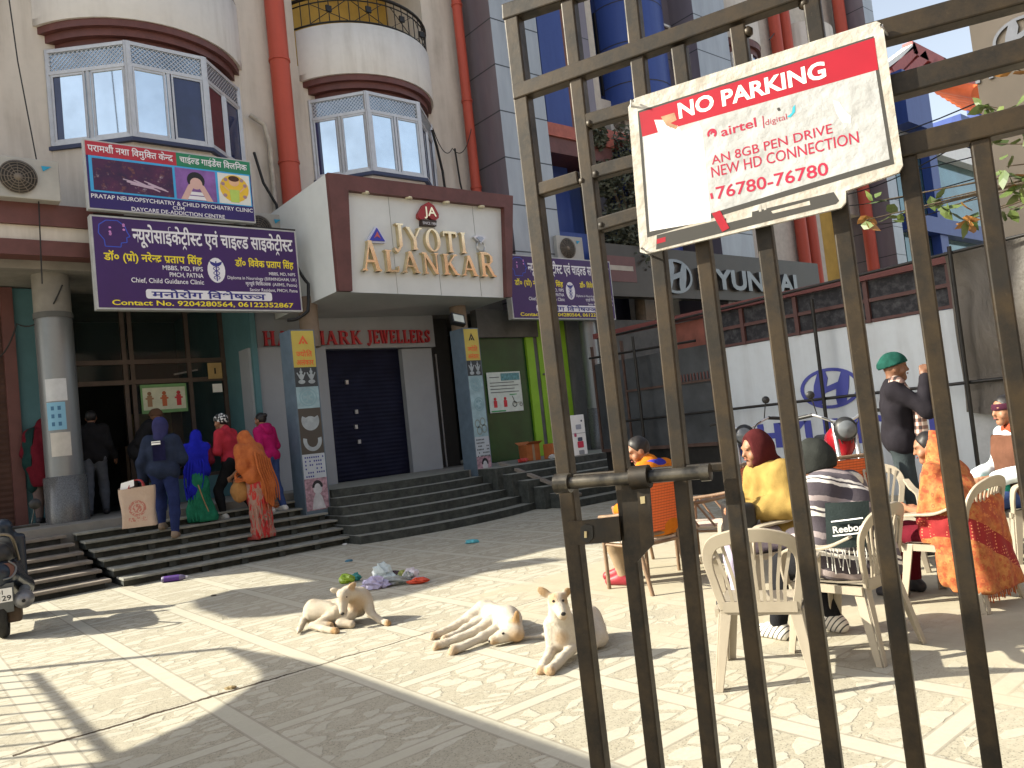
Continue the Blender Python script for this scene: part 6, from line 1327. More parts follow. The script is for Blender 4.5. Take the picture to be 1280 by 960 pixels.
# the bag he holds
g = G('beige_bag_cloth', .8); s = g.sep(); r_ = g.math('SQRT', g.math('ADD', g.math('POWER', s[0], 2.0), g.math('POWER', g.math('SUBTRACT', s[2], .235), 2.0))); n = g.noise(9, None, 5)
ringm = g.math('LESS_THAN', g.math('ABSOLUTE', g.math('SUBTRACT', r_, .085)), .016); core = g.math('MULTIPLY', g.math('LESS_THAN', r_, .055), g.math('GREATER_THAN', g.noise(45), .48)); l1 = g.math('MULTIPLY', g.math('MULTIPLY', g.math('GREATER_THAN', s[2], .075), g.math('LESS_THAN', s[2], .125)), g.math('MULTIPLY', g.math('LESS_THAN', g.math('ABSOLUTE', s[0]), .11), g.math('GREATER_THAN', g.noise(60), .52)))
g.col(g.mix(g.math('MULTIPLY', g.math('MAXIMUM', g.math('MAXIMUM', g.math('MULTIPLY', ringm, g.math('GREATER_THAN', g.noise(70), .45)), core), l1), .75), g.mix(n, (0.38, 0.27, 0.20), (0.52, 0.40, 0.31)), (0.36, 0.07, 0.05))); g.bump(n, .5, .03)
bt = thing('shopping_bag', 'beige cloth shopping bag with a round red print hanging from the navy man\'s hand', 'bag', (2.86, 11.72, .70), R(-22)); bt.scale = (1.08,)*3
m_ = MB(); m_.grid(lambda u, v: Vector(((.205-.012*math.sin(v*5))*math.cos(2*math.pi*u)*(1/max(abs(math.cos(2*math.pi*u)), abs(math.sin(2*math.pi*u))))**.82, (.085+.01*math.sin(v*6+u*9))*math.sin(2*math.pi*u)*(1/max(abs(math.cos(2*math.pi*u)), abs(math.sin(2*math.pi*u))))**.8, v*.50-.01*math.sin(u*12)*v)), 48, 10); m_.grid(lambda u, v: Vector(((u-.5)*.40, (v-.5)*.16, .004)), 2, 2); m_.build('sack', g.m, bt, world=False)
for y in (-.06, .06): m_ = MB(); m_.tube(bez([(-.09, y, .49), (-.05, y*.6, .58), (.05, y*.6, .58), (.09, y, .49)], 5), .008, 6); m_.build('handle', mat('red_handle', (0.35, 0.04, 0.04), .7), bt, world=False)
m_ = MB(); m_.add([(-.19, -.05, .47), (-.02, -.06, .52), (-.02, -.055, .60), (-.17, -.045, .57)], [(0, 1, 2, 3)]); m_.add([(-.19, -.047, .47), (-.02, -.057, .52), (-.02, -.052, .60), (-.17, -.042, .57)], [(3, 2, 1, 0)]); m_.build('white_paper', white_p, bt, world=False)
# 5 woman in blue shawl and green sari
p = Person('woman in a bright blue shawl over a green sari climbing with her back turned', (3.90, 12.42, .50), 66, bend(dict(STAND, anl=(-.1, .12, .20), knl=(-.1, .2, .55)), 16, wrl=(-.08, .36, 1.05), wrr=(.14, .34, 1.02)), .88, skin_m, slim=.95)
p.body(); j = p.j; p.shoes(shoe_d)
p.garment('sari', green_s, [('c', j['pel'], j['pel']-(0, 0, .15), .15, .17), ('c', j['pel']-(0, 0, .15), (0, .02, .22), .17, .19), ('c', (-.08, .02, .3), (-.1, .05, .2), .15, .15), ('c', (.08, .0, .3), (.14, -.04, .17), .16, .15)], [((0, 0, .10), (0, 0, -1))], .013, 24, k=.06)
p.garment('shawl', blue_s, p.torso(.03)+[('c', j['shl'], j['ell']+(.08, .02, 0), .065, .07), ('c', j['shr'], j['elr']+(-.08, .02, 0), .065, .07), ('e', j['hed']+(0, -.015, .015), (.105, .115, .125)), ('c', j['hed']-(0, .05, .03), j['che']-(0, .05, 0), .09, .15), ('c', j['che']-(0, .04, 0), (-.06, -.06, .66), .15, .13), ('c', (-.06, -.06, .66), (-.10, -.05, .40), .12, .06)], [(tuple(j['hed']+(0, .07, -.01)), (0, 1, -.35))], .009, 26, k=.045)
for k in range(7): x_ = -.17+.05*k; m_ = MB(); m_.tube(bez([(x_*.75, -.06, 1.26-.03*abs(k-3)), (x_, -.135, 1.05), (x_-.03, -.15, .80), (x_*.6-.07, -.15, .50+.03*(k % 3))], 5), [.017+.004*math.sin(i*.5) for i in range(16)], 6); m_.build('shawl_fold', blue_s, p.t, world=False)
for k in range(9): a_ = R(190+20*k); m_ = MB(); m_.tube(bez([(.13*math.cos(a_), .13*math.sin(a_), .86), (.17*math.cos(a_), .17*math.sin(a_), .5), (.185*math.cos(a_+.1), .02+.185*math.sin(a_+.1), .13)], 6), [.012+.0010*i for i in range(13)], 6); m_.build('sari_fold', green_s, p.t, world=False)
p.garment('sleeve', maroon_s, p.arm('r', .016, .95), (), .004)
m_ = MB(); m_.tube(bez([(.02, -.19, .74), (.08, -.185, .5), (.14, -.17, .3), (.17, -.12, .17)], 5), .010, 6); m_.build('gold_border', mat('sari_border', (0.32, 0.20, 0.10), .6), p.t, world=False)
# 6 man in red jacket, black and white cap, looking left
p = Person('man in a red jacket with a black and white cap facing left on the stairs', (4.48, 12.45, .50), 128, bend(dict(STAND, anl=(-.11, .18, .12), knl=(-.11, .24, .52), anr=(.11, -.26, .08), knr=(.11, -.05, .48)), 12, wrl=(-.16, .36, 1.12), wrr=(.20, .33, 1.08), ell=(-.24, .12, 1.12), elr=(.25, .10, 1.10)), 1.0, skin_m, palm={'l': (0.2, 0, 1), 'r': (-.2, 0, 1)})
p.toe = {'l': V3(0, 1, 0), 'r': V3(.1, 1, 0)}
p.body(); p.trousers(blackc); p.jacket(redj, hem=.88, e=.020, amp=.006); p.hair()
g = G('black_white_cap', .8); v_ = g.vor(30)[0]; g.col(g.ramp(g.noise(26), (.50, (0.02, 0.02, 0.02)), (.54, (0.62, 0.62, 0.60)))); p.cap(g.m); p.shoes(sole_w)
# 7 woman in orange shawl and red sari
g = G('orange_shawl_cloth', .85); n = g.noise(14, None, 6, .7); v_ = g.vor(16)[0]; g.col(g.mix(g.ramp(n, (.35, (0, 0, 0)), (.75, (1, 1, 1))), (0.36, 0.085, 0.02), (0.50, 0.14, 0.03))); g.bump(n, .6, .02); osh = g.m
g = G('red_tan_sari', .8); n = g.noise(5, g.mapv((2, 2, .8)), 5, .6, 1.2); g.col(g.ramp(n, (.44, (0.42, 0.02, 0.02)), (.50, (0.34, 0.20, 0.15)), (.58, (0.30, 0.17, 0.12)), (.62, (0.48, 0.03, 0.02)))); rsari = g.m
p = Person('woman in a tousled orange shawl over a red and tan sari bending on the stairs', (4.52, 11.66, .25), 112, bend(STAND, 16, wrl=(-.10, .46, .98), wrr=(.12, .45, .96)), .97, skin_m, face=(0, 1, -.3))
p.body(); j = p.j; p.shoes(mat('red_slipper', (0.35, 0.06, 0.05), .6))
p.garment('sari', rsari, [('c', j['pel'], j['pel']-(0, 0, .12), .16, .18), ('c', j['pel']-(0, 0, .12), (0, .0, .16), .18, .15), ('c', (0, 0, .16), (.02, -.05, .08), .15, .15)], [((0, 0, .02), (0, 0, -1))], .014, 24, k=.06)
p.garment('shawl', osh, p.torso(.045)+p.arm('l', .035, .9)+p.arm('r', .035, .9)+[('e', j['hed']+(0, -.02, .01), (.105, .115, .12)), ('c', j['hed']-(0, .05, .03), j['che']-(0, .05, 0), .10, .16), ('c', j['che']-(0, .06, 0), (.05, -.10, .80), .17, .15), ('c', (.05, -.10, .80), (.08, -.12, .52), .14, .09)], [(tuple(j['hed']+(0, .075, -.02)), (0, 1, -.45))], .012, 24, k=.045)
for k in range(9): a_ = R(185+21*k); m_ = MB(); m_.tube(bez([(.145*math.cos(a_), .145*math.sin(a_), .80), (.17*math.cos(a_+.1), .17*math.sin(a_+.1), .45), (.155*math.cos(a_+.2), -.02+.155*math.sin(a_+.2), .06)], 6), [.013+.0008*i for i in range(13)], 6); m_.build('sari_fold', rsari, p.t, world=False)
p.garment('bundle', cl('tan_cloth', (0.34, 0.17, 0.06)), [('e', (-.20, .18, .78), (.11, .14, .18))], (), .014, 24)
for k in range(7): m_ = MB(); m_.tube(bez([(-.12+.045*k, -.14, 1.34-.02*k), (-.13+.045*k, -.19, 1.08), (-.08+.045*k, -.24, .82), (-.05+.045*k, -.22, .56+.02*(k % 3))], 4), [.020-.0008*i for i in range(13)], 6); m_.build('shawl_fold', osh, p.t, world=False)
for k in range(12): m_ = MB(); a_ = -.1+.028*k; m_.tube([(a_, -.18, .54), (a_+.01, -.19, .44)], .004, 4); m_.build('fringe', osh, p.t, world=False)
for k in range(3): m_ = MB(); m_.tube(bez([(-.15, .12, 1.10-.06*k), (-.30, .10, 1.05-.05*k), (-.36, .05, .98-.03*k), (-.20, -.02, .92)], 4), .014, 6); m_.build('shawl_fold', osh, p.t, world=False)
# 8 woman with bun in magenta hooded top
p = Person('woman with a hair bun in a magenta hooded top and blue jeans facing left', (5.06, 12.42, .55), 120, bend(dict(STAND, anr=(.1, -.12, .08), knr=(.1, .0, .5)), 8, wrl=(-.15, .34, 1.08), wrr=(.18, .30, 1.02)), .95, skin_m, slim=.92)
p.body(); p.trousers(bdenim); p.jacket(magenta, hem=.70, e=.022, amp=.006); p.hair(bun=True); p.shoes(sole_w); j = p.j
p.garment('hood_collar', magenta, [('c', j['nek']+(-.08, -.02, .02), j['nek']+(.08, -.02, .02), .07, .07), ('e', j['nek']+(0, -.09, -.05), (.11, .06, .10))], (), .006)

# ------------------------------------------------------------------ people sitting and standing at the right
# R1 orange jacket
orj = cl('orange_jacket', (0.50, 0.15, 0.014)); yel_j = cl('yellow_jacket', (0.30, 0.20, 0.06))
p = Person('person in an orange jacket with a blue collar sitting and looking down to the left', (5.35, 4.62, 0), 104, dict(SIT, hed=(0, .13, 1.15), nek=(0, .05, 1.02), wrl=(-.10, .33, .66), wrr=(.10, .33, .66), anl=(-.10, .36, .08), anr=(.10, .50, .08)), 1.02, skin_m, face=(-.8, 1, -.5))
p.body(); p.trousers(cl('khaki_trousers', (0.30, 0.22, 0.14))); p.jacket(orj, hem=.44, e=.04); p.hair(low=-.05); j = p.j; p.shoes(mat('red_shoe', (0.25, 0.02, 0.03), .5))
p.garment('collar', cl('blue_collar', (0.035, 0.035, 0.30)), [('c', j['nek']+(-.07, -.06, -.02), j['nek']+(.07, -.06, -.02), .075, .075), ('c', j['nek']+(-.06, .03, -.02), j['nek']+(.06, .03, -.02), .05, .05)], (), .005)
p.garment('yoke', yel_j, p.torso(.048), [((0, 0, .90), (0, 0, -1)), ((0, 0, .985), (0, 0, 1))], .006)
# R2 yellow jacket
p = Person('person in a yellow jacket and maroon hood sitting behind the striped blanket', (5.32, 3.33, 0), 150, bend(SIT, 14, wrl=(-.08, .40, .72), wrr=(.10, .38, .70), ell=(-.28, .12, .74), elr=(.28, .12, .74)), 1.0, skin_m, face=(0, 1, -.1))
p.body(); p.trousers(cl('lavender_cloth', (0.42, 0.38, 0.50))); p.jacket(yel_j, hem=.42, e=.05, amp=.012); p.hood(cl('maroon_hood', (0.06, 0.012, 0.013))); p.shoes(shoe_d)
bg = thing('hand_bag', 'black handbag with a stiff handle on the lap of the yellow jacket', 'bag', (4.92, 3.50, .52), R(60))
shell('bag_body', blackp, bg, sdf([('b', (0, 0, .13), (.17, .07, .13), .03)], .014, .02, (), lambda P: fold(P, .006, 30))); m_ = MB(); m_.tube(bez([(-.12, 0, .25), (-.09, 0, .36), (.09, 0, .36), (.12, 0, .25)], 5), .012, 6); m_.build('handle', blackp, bg, world=False)
m_ = MB(); m_.tube(bez([(-.05, -.075, .14), (-.02, -.08, .20), (.03, -.08, .13), (.06, -.075, .19)], 4), .006, 5); m_.build('emblem', steel, bg, world=False)
# R3 striped blanket
g = G('striped_blanket', .9); s = g.sep(); n = g.math('MULTIPLY', g.math('SUBTRACT', g.noise(3), .5), .10)
t_ = g.math('FRACT', g.math('MULTIPLY', g.math('ADD', g.math('ADD', g.math('MULTIPLY', s[2], .95), g.math('MULTIPLY', s[0], .30)), n), 4.6))
g.col(g.ramp(t_, (0, (0.055, 0.045, 0.055)), (.26, (0.72, 0.68, 0.62)), (.36, (0.06, 0.05, 0.06)), (.42, (0.72, 0.68, 0.62)), (.50, (0.10, 0.085, 0.10)), (.70, (0.30, 0.25, 0.25)), (.86, (0.06, 0.05, 0.06)), const=True)); g.bump(g.noise(90), .25, .01); strp = g.m
p = Person('person huddled in a grey and white striped blanket with a dark cap, seen from behind', (4.54, 2.44, 0), 86, bend(SIT, 12, wrl=(-.08, .38, .66), wrr=(.10, .38, .66), knl=(-.16, .44, .49), anl=(-.20, .50, .08), knr=(.14, .44, .49), anr=(.14, .30, .08)), .94, skin_m, face=(0, 1, -.5))
p.body(); p.trousers(blackc); j = p.j
p.garment('blanket', strp, p.torso(.06)+p.arm('l', .05, .9)+p.arm('r', .05, .9)+[('c', j['nek']-(.12, .02, .03), j['nek']+(.12, -.02, -.03), .10, .10), ('c', j['che']-(0, .06, .0), (0, -.08, .52), .17, .19), ('c', (-.15, .05, .57), (.15, .05, .57), .13, .13)], [((0, 0, .44), (0, 0, -1))], .014, 15, h=.013, k=.07)
p.cap(cl('dark_cap', (0.025, 0.027, 0.025)), .03, low=-.045, drop=.02); p.garment('scarf', cl('cream_scarf', (0.55, 0.50, 0.42)), [('c', j['nek']+(-.10, -.05, .02), j['nek']+(.12, -.08, 0), .055, .06), ('c', j['nek']+(.12, -.08, 0), j['nek']+(.16, .08, -.04), .05, .045)], (), .010)
g = G('zebra_shoe', .5); s = g.sep(); w_ = g.math('FRACT', g.math('ADD', g.math('MULTIPLY', s[1], 28), g.math('MULTIPLY', s[2], 22))); g.col(g.mix(g.math('LESS_THAN', w_, .28), (0.66, 0.62, 0.55), (0.06, 0.06, 0.06))); p.shoes(g.m, .018)
RF = Matrix.Translation((0, 0, .04)) @ Matrix.Rotation(R(-60), 4, 'Z'); fl = MB(); fl.grid(lambda u, v: Vector(((u-.5)*.25-.02+.02*v, -.285+.03*v-.02*math.sin(u*3.1), .62+.27*v)), 10, 10); fl.xf(RF); pf = fl.build('pocket_flap', cl('charcoal_flap', (0.022, 0.030, 0.030)), p.t, world=False)
text(pf, 'lettering', 'Reeboc', RF @ Vector((-.095, -.307, .712)), RF.to_3x3() @ Vector((1, 0, .08)), RF.to_3x3() @ Vector((0, -.10, 1)), white_p, h=.04, w=.17, bold=.02, lift=.008, world=False)
for z in (.672, .757): m_ = MB(); m_.grid(lambda u, v: Vector((-.10+.18*u, -.315+.008*v+.10*(z-.70)-.004*math.sin(u*3), z+.02+.015*u+.006*v)), 6, 1); m_.xf(RF); m_.build('white_line', white_p, pf, world=False)
for k in range(13): m_ = MB(); a_ = -.15+.022*k; m_.tube(bez([(a_, -.285, .62), (a_+.006*math.sin(k*2), -.295, .57), (a_+.012*math.sin(k*3), -.29, .50-.02*(k % 3))], 3), .0035, 4); m_.xf(RF); m_.build('fringe', sole_w, p.t, world=False)
p.garment('collar_roll', blackc, [('c', j['nek']+(.06, -.12, -.05), j['nek']+(.24, -.02, -.10), .045, .05)], (), .006)
# R4 man standing with green turban
p = Person('man in a green turban and dark jacket standing with a hand raised to his mouth', (7.2, 3.31, 0), -58, dict(STAND, shl=(-.16, 0, 1.41), shr=(.16, 0, 1.41), wrr=(.10, .24, 1.50), elr=(.24, .20, 1.22), wrl=(-.22, .14, .95)), 1.04, skin_d, face=(0, 1, 0), slim=.9, palm={'r': (-1, .2, .0)}, curl=.8)
p.body(); p.trousers(cl('grey_trousers', (0.045, 0.057, 0.062)), e=.008); p.jacket(cl('charcoal_jacket', (0.018, 0.016, 0.020)), hem=.77, e=.026); p.cap(cl('green_turban', (0.012, 0.062, 0.048), .3, 16), .018, 'turban', True, .03); p.shoes(shoe_d); j = p.j
g = G('check_scarf', .9); s = g.sep(); q = g.math('ADD', g.math('GREATER_THAN', g.math('FRACT', g.math('MULTIPLY', g.math('ADD', s[0], s[1]), 16)), .5), g.math('GREATER_THAN', g.math('FRACT', g.math('MULTIPLY', s[2], 16)), .5)); g.col(g.ramp(g.math('MULTIPLY', q, .5), (0, (0.03, 0.02, 0.02)), (.3, (0.20, 0.12, 0.10)), (.8, (0.50, 0.42, 0.36)), const=True))
p.garment('scarf', g.m, [('c', j['nek']+(-.07, .02, .02), j['nek']+(.09, .02, .02), .06, .06), ('c', j['nek']+(.11, .05, 0), j['che']+(.13, .14, 0), .045, .045), ('c', j['che']+(.13, .14, 0), (.13, .16, .86), .05, .055)], (), .008)
# R5 woman under the orange shawl
g = G('orange_block_print', .85); n1 = g.noise(18, None, 6, .7); n2 = g.noise(4, g.mapv((1, 1, .7)), 4, .6); v_ = g.vor(24); s = g.sep()
ring = g.math('LESS_THAN', g.math('ABSOLUTE', g.math('SUBTRACT', v_[0], .26)), .10); bandv = g.math('MULTIPLY', g.math('GREATER_THAN', g.math('ADD', s[2], g.math('MULTIPLY', s[0], .6)), .36), g.math('LESS_THAN', g.math('ADD', s[2], g.math('MULTIPLY', s[0], .6)), .52))
c = g.mix(g.ramp(n1, (.36, (0, 0, 0)), (.64, (1, 1, 1))), (0.27, 0.062, 0.018), (0.47, 0.19, 0.055)); c = g.mix(g.math('MULTIPLY', ring, .55), c, (0.33, 0.03, 0.015)); c = g.mix(g.math('MULTIPLY', g.ramp(n2, (.50, (0, 0, 0)), (.62, (1, 1, 1))), .7), c, g.mix(ring, (0.28, 0.02, 0.015), (0.55, 0.18, 0.05)))
dots = g.math('LESS_THAN', g.vor(42, None, 'F1', .2)[0], .26); c = g.mix(bandv, c, g.mix(dots, (0.24, 0.012, 0.014), (0.60, 0.22, 0.10))); g.col(c); g.bump(n1, .3, .01); bp_ = g.m
p = Person('woman draped in a long printed orange shawl sitting with her back to the gate', (5.72, 2.36, 0), 84, bend(SIT, 4, wrl=(-.06, .30, .70), wrr=(.10, .30, .68)), .90, skin_m, face=(-.5, 1, -.2))
p.body(); j = p.j; p.trousers(maroon_s); p.shoes(shoe_d); p.hair(low=-.05)
p.garment('shawl', bp_, p.torso(.05)+p.arm('l', .04, .9)+p.arm('r', .04, .9)+[('e', j['hed']+(.01, -.03, .01), (.105, .115, .12)), ('c', j['hed']-(0, .06, .03), j['che']-(0, .08, 0), .10, .16), ('c', j['che']-(0, .08, 0), (0, -.24, .60), .15, .12)]+[('c', (x_, -.22, .72), (x_*1.15, -.31, .10), .09, .055) for x_ in (-.17, -.11, -.05, .01, .07, .13, .17)]+[('c', (-.18, -.16, .80), (-.23, -.22, .12), .09, .055), ('c', (-.19, -.10, .85), (-.24, -.13, .14), .09, .055), ('c', (-.19, -.04, .85), (-.24, -.04, .20), .09, .055)], [(tuple(j['hed']+(-.02, .0, 0)), (-.45, 1, .25)), ((0, 0, .13), (0, 0, -1))], .013, 24, h=.0125, k=.045)
for k in range(16): m_ = MB(); a_ = -.22+.028*k; m_.tube([(a_, -.31, .15), (a_+.006*math.sin(k*4), -.315, .08-.012*(k % 3))], .005, 4); m_.build('fringe', osh, p.t, world=False)
# R6 person at right edge
p = Person('person at the right edge in a brown vest, white sleeve and dark headband facing left', (7.38, 2.42, 0), 138, dict(SIT, wrl=(-.16, .32, .66), wrr=(.16, .30, .66), hed=(0, .07, 1.18)), 1.02, skin_m, face=(0, 1, -.05))
p.body(); p.trousers(bdenim); p.jacket(mat('white_sleeve', (0.66, 0.74, 0.76), .7, var=.08), 'shirt', e=.03, hem=.42); p.shoes(shoe_d); j = p.j
p.garment('vest', cl('brown_vest', (0.12, 0.055, 0.035)), p.torso(.055), [((0, 0, .42), (0, 0, -1)), ((0, 0, .985), (0, 0, 1))], .008); p.hair(low=-.05)
p.garment('scarf', cl('rust_scarf', (0.28, 0.06, 0.03)), [('c', j['nek']+(-.06, .03, .01), j['nek']+(.06, .03, .01), .065, .065), ('c', j['nek']+(-.06, -.04, .01), j['nek']+(.06, -.04, .01), .06, .06)], (), .006)
r, f, u = p.axes(); M = np.stack([r, f, u], 1); h_ = j['hed']; p.garment('headband', cl('plum_headband', (0.055, 0.015, 0.03)), [('e', h_+u*.03-f*.008, (.092, .110, .108), M)], [(h_+u*.065, u), (h_+u*.012, -u)], 0, h=.009)
p.garment('blanket', cl('beige_blanket', (0.42, 0.28, 0.16), .4, 20), [('c', j['shr']+(.0, -.06, .02), (.14, -.20, .50), .08, .08)], (), .010)
p.garment('lap_cloth', cl('teal_cloth', (0.03, 0.28, 0.22)), [('c', (-.10, .25, .58), (.10, .25, .58), .07, .07)], (), .010)
# R7 figure in brown at the edge
p = Person('figure in a brown patterned wrap standing against the tarpaulin at the right edge', (8.85, 2.55, 0), 200, STAND, .98, skin_d)
p.body(); p.trousers(blackc); p.shoes(shoe_d); j = p.j
p.garment('wrap', cl('brown_wrap', (0.22, 0.12, 0.05), .5, 22), p.torso(.08)+p.arm('l', .06)+p.arm('r', .06)+[('e', j['hed']+(0, -.02, .01), (.115, .12, .13)), ('c', j['hed']-(0, .05, .03), j['che'], .12, .19), ('c', j['pel'], j['pel']-(0, 0, .35), .22, .2)], [(tuple(j['hed']+(0, .07, 0)), (0, 1, 0)), ((0, 0, .5), (0, 0, -1))], .014, 18, k=.06)
# ------------------------------------------------------------------ dogs
VIEW = YAW-R(90)
def at_ground(px, py): p = onz(px, py); return (p.x, p.y, 0)
def dog_mat(name, spots, base=(0.62, 0.55, 0.44), tan=(0.40, 0.25, 0.12)):
    g = G(name, .85, spec=.2); n = g.noise(11, None, 7, .75); fur = g.noise(95, g.mapv((1, 1, .45)), 6, .8); c = g.mix(fur, tuple(x*.62 for x in base), base); c = g.mix(g.math('MULTIPLY', g.ramp(n, (.46, (0, 0, 0)), (.66, (1, 1, 1))), .55), c, tuple(.5*(a+b) for a, b in zip(base, tan)))
    c = g.mix(g.math('MULTIPLY', g.ramp(g.noise(6, None, 8, .75), (.52, (0, 0, 0)), (.70, (1, 1, 1))), .38), c, (0.30, 0.22, 0.14))
    for (x, y, z), r_, k_ in spots:
        d = g.n.nodes.new('ShaderNodeVectorMath'); d.operation = 'DISTANCE'; g.n.links.new(g.tc, d.inputs[0]); d.inputs[1].default_value = (x, y, z)
        m = g.math('SUBTRACT', 1.0, g.math('DIVIDE', g.math('ADD', d.outputs['Value'], g.math('MULTIPLY', g.math('SUBTRACT', n, .5), r_*.9)), r_), None, True); c = g.mix(g.math('MULTIPLY', g.math('MULTIPLY', m, 2.0, None, True), k_), c, tan)
    g.col(c); g.bump(fur, .9, .012); return g.m
nose_m = mat('dog_nose', (0.015, 0.012, 0.012), .35, var=.2); pad_m = mat('dog_claw', (0.06, 0.04, 0.03), .6)
def dog(label, loc, prims, m, eyes, nose, ears, h=.0075, paws=(), ribs=(1, 0, (0, 0, 0))):
    t = thing('dog', label, 'dog', loc, VIEW, 'pale street dogs resting on the paving')
    E_ = []; frn = random.Random(label)
    for a, b, w in ears:
        a, b = V3(*a), V3(*b); d = (b-a)/np.linalg.norm(b-a); sd = np.cross(d, V3(0, 1, .2)); sd /= np.linalg.norm(sd); nn = np.cross(d, sd); L = np.linalg.norm(b-a); E_.append(('e', a+(b-a)*.42, (w, L*.62, .011), np.stack([sd, d, nn], 1)))
    toes = []
    for q in paws:
        q = V3(*q[:2], 0), V3(*q[2:], 0); d_ = q[1]/np.linalg.norm(q[1]); s_ = np.cross(d_, V3(0, 0, 1))
        for k_ in (-1, -.33, .33, 1): toes.append(('e', q[0]+d_*(.022-.005*abs(k_))+s_*k_*.017+V3(0, 0, .014), (.0095, .0095, .013)))
    shell('body', m, t, sdf(prims+E_+toes, h, .016, (), lambda P: fold(P, .003, 48)+.0028*np.sin((P[..., 0]*ribs[0]+P[..., 1]*ribs[1])*115)*np.clip(1-np.linalg.norm(P-V3(*ribs[2]), axis=-1)/.17, 0, 1)))
    bo = t.children[0].data; fm = MB(); flat = [(v.co.copy(), v.normal.copy()) for v in bo.vertices]; w_ = [flat[frn.randrange(len(flat))] for _ in range(9000)]
    for c_, n_ in w_:
        d_ = Vector((frn.gauss(0, .5), frn.gauss(0, .5)+.35, -.55+frn.gauss(0, .3))); d_ = d_-n_*d_.dot(n_)
        if d_.length < .05: continue
        d_ = (d_.normalized()+n_*frn.uniform(.10, .42)).normalized(); s_ = d_.cross(n_).normalized(); L_ = frn.uniform(.008, .018); b0 = c_+Vector((frn.gauss(0, .003), frn.gauss(0, .003), frn.gauss(0, .003)))-n_*.001
        fm.add([b0-s_*.0011, b0+s_*.0011, b0+d_*L_], [(0, 1, 2)])
    fm.build('fur', m, t, world=False, kind='stuff', fix=False)
    for e in eyes: shell('eye', eye_m, t, sdf([('e', e, (.011, .011, .009))], .004, .004))
    shell('nose', nose_m, t, sdf([('e', nose, (.018, .014, .014))], .005, .004)); return t
dog('pale dog sitting with lowered head beside the plastic litter, one foreleg stretched out', at_ground(430, 785), [
    ('c', (-.29, .21, .105), (-.08, .19, .12), .10, .088), ('c', (-.08, .19, .12), (.08, .16, .15), .088, .105), ('c', (.08, .16, .15), (.14, .13, .19), .105, .09), ('c', (.13, .12, .22), (.045, .05, .27), .078, .062),
    ('e', (.022, .015, .268), (.058, .062, .058)), ('c', (.02, -.015, .245), (.02, -.075, .150), .046, .026), ('c', (.02, -.03, .21), (.022, -.06, .15), .035, .022),
    ('c', (.19, .11, .17), (.225, .05, .085), .055, .036), ('c', (.225, .05, .085), (.315, -.035, .035), .033, .026), ('c', (.315, -.035, .035), (.375, -.085, .024), .027, .027),
    ('c', (.07, .06, .10), (-.03, .0, .045), .05, .036), ('c', (-.03, .0, .045), (.075, -.045, .032), .034, .032),
    ('c', (-.27, .15, .14), (-.05, .05, .125), .095, .055), ('c', (-.05, .05, .125), (-.22, -.01, .055), .048, .03), ('c', (-.22, -.01, .055), (-.10, -.035, .045), .027, .027), ('c', (-.26, .0, .05), (-.14, -.10, .03), .032, .026), ('c', (-.14, -.10, .03), (-.03, -.165, .024), .025, .027),
    ('c', (-.36, .12, .07), (-.37, .02, .03), .032, .022), ('c', (-.37, .02, .03), (-.36, -.08, .018), .022, .010)],
    dog_mat('dog_cream_fur', [((.02, -.03, .24), .05, .5), ((.39, -.1, .02), .045, 1), ((-.03, -.17, .02), .05, 1), ((-.10, -.035, .045), .05, .8), ((.12, .06, .17), .10, .6), ((.1, .02, .33), .05, .8)]),
    ((-.012, -.035, .262), (.052, -.037, .258)), (.02, -.092, .138), (((.055, .02, .30), (.125, .035, .355), .026), ((-.015, .02, .30), (-.085, .02, .322), .024)), paws=((.375, -.085, .8, -.5), (-.03, -.165, .9, -.5), (-.10, -.035, .9, -.2)), ribs=(.97, -.2, (-.04, .10, .12)))
dog('white dog lying flat on its side with all four legs stretched out', at_ground(613, 806), [
    ('c', (-.04, .54, .095), (.05, .38, .095), .10, .092), ('c', (.05, .38, .095), (.13, .20, .105), .092, .108), ('c', (.13, .20, .11), (.165, .06, .085), .10, .075),
    ('e', (.165, .0, .08), (.078, .066, .066)), ('c', (.13, -.02, .06), (.03, -.055, .042), .050, .030), ('c', (.09, -.03, .07), (.02, -.05, .05), .035, .022), ('e', (.19, -.03, .06), (.055, .05, .05)),
    ('c', (-.06, .50, .13), (-.22, .43, .075), .072, .042), ('c', (-.22, .43, .075), (-.36, .35, .04), .034, .025), ('c', (-.36, .35, .04), (-.43, .31, .028), .026, .030),
    ('c', (-.04, .44, .07), (-.18, .34, .05), .06, .036), ('c', (-.18, .34, .05), (-.28, .24, .03), .031, .024), ('c', (-.28, .24, .03), (-.34, .195, .026), .025, .029),
    ('c', (.07, .24, .13), (-.10, .15, .07), .058, .036), ('c', (-.10, .15, .07), (-.31, .05, .035), .033, .025), ('c', (-.31, .05, .035), (-.38, .02, .027), .026, .030),
    ('c', (.08, .15, .07), (-.05, .03, .05), .052, .035), ('c', (-.05, .03, .05), (-.19, -.10, .032), .032, .026), ('c', (-.19, -.10, .032), (-.25, -.145, .028), .027, .031),
    ('c', (-.08, .62, .06), (-.02, .76, .02), .03, .012)],
    dog_mat('dog_white_fur', [((.19, -.05, .04), .085, .9), ((.03, -.06, .03), .05, .8), ((.20, .0, .18), .075, 1), ((-.43, .31, .02), .05, .8), ((-.34, .195, .02), .05, .8), ((-.38, .02, .02), .05, .8), ((-.25, -.145, .02), .05, .8)], (0.72, 0.65, 0.54)),
    ((.10, -.065, .085),), (.008, -.062, .043), (((.195, .01, .125), (.21, .0, .215), .024),), paws=((-.43, .31, -.8, -.5), (-.34, .195, -.8, -.5), (-.38, .02, -.85, -.4), (-.25, -.145, -.75, -.6)), ribs=(-.4, .9, (.05, .33, .15)))
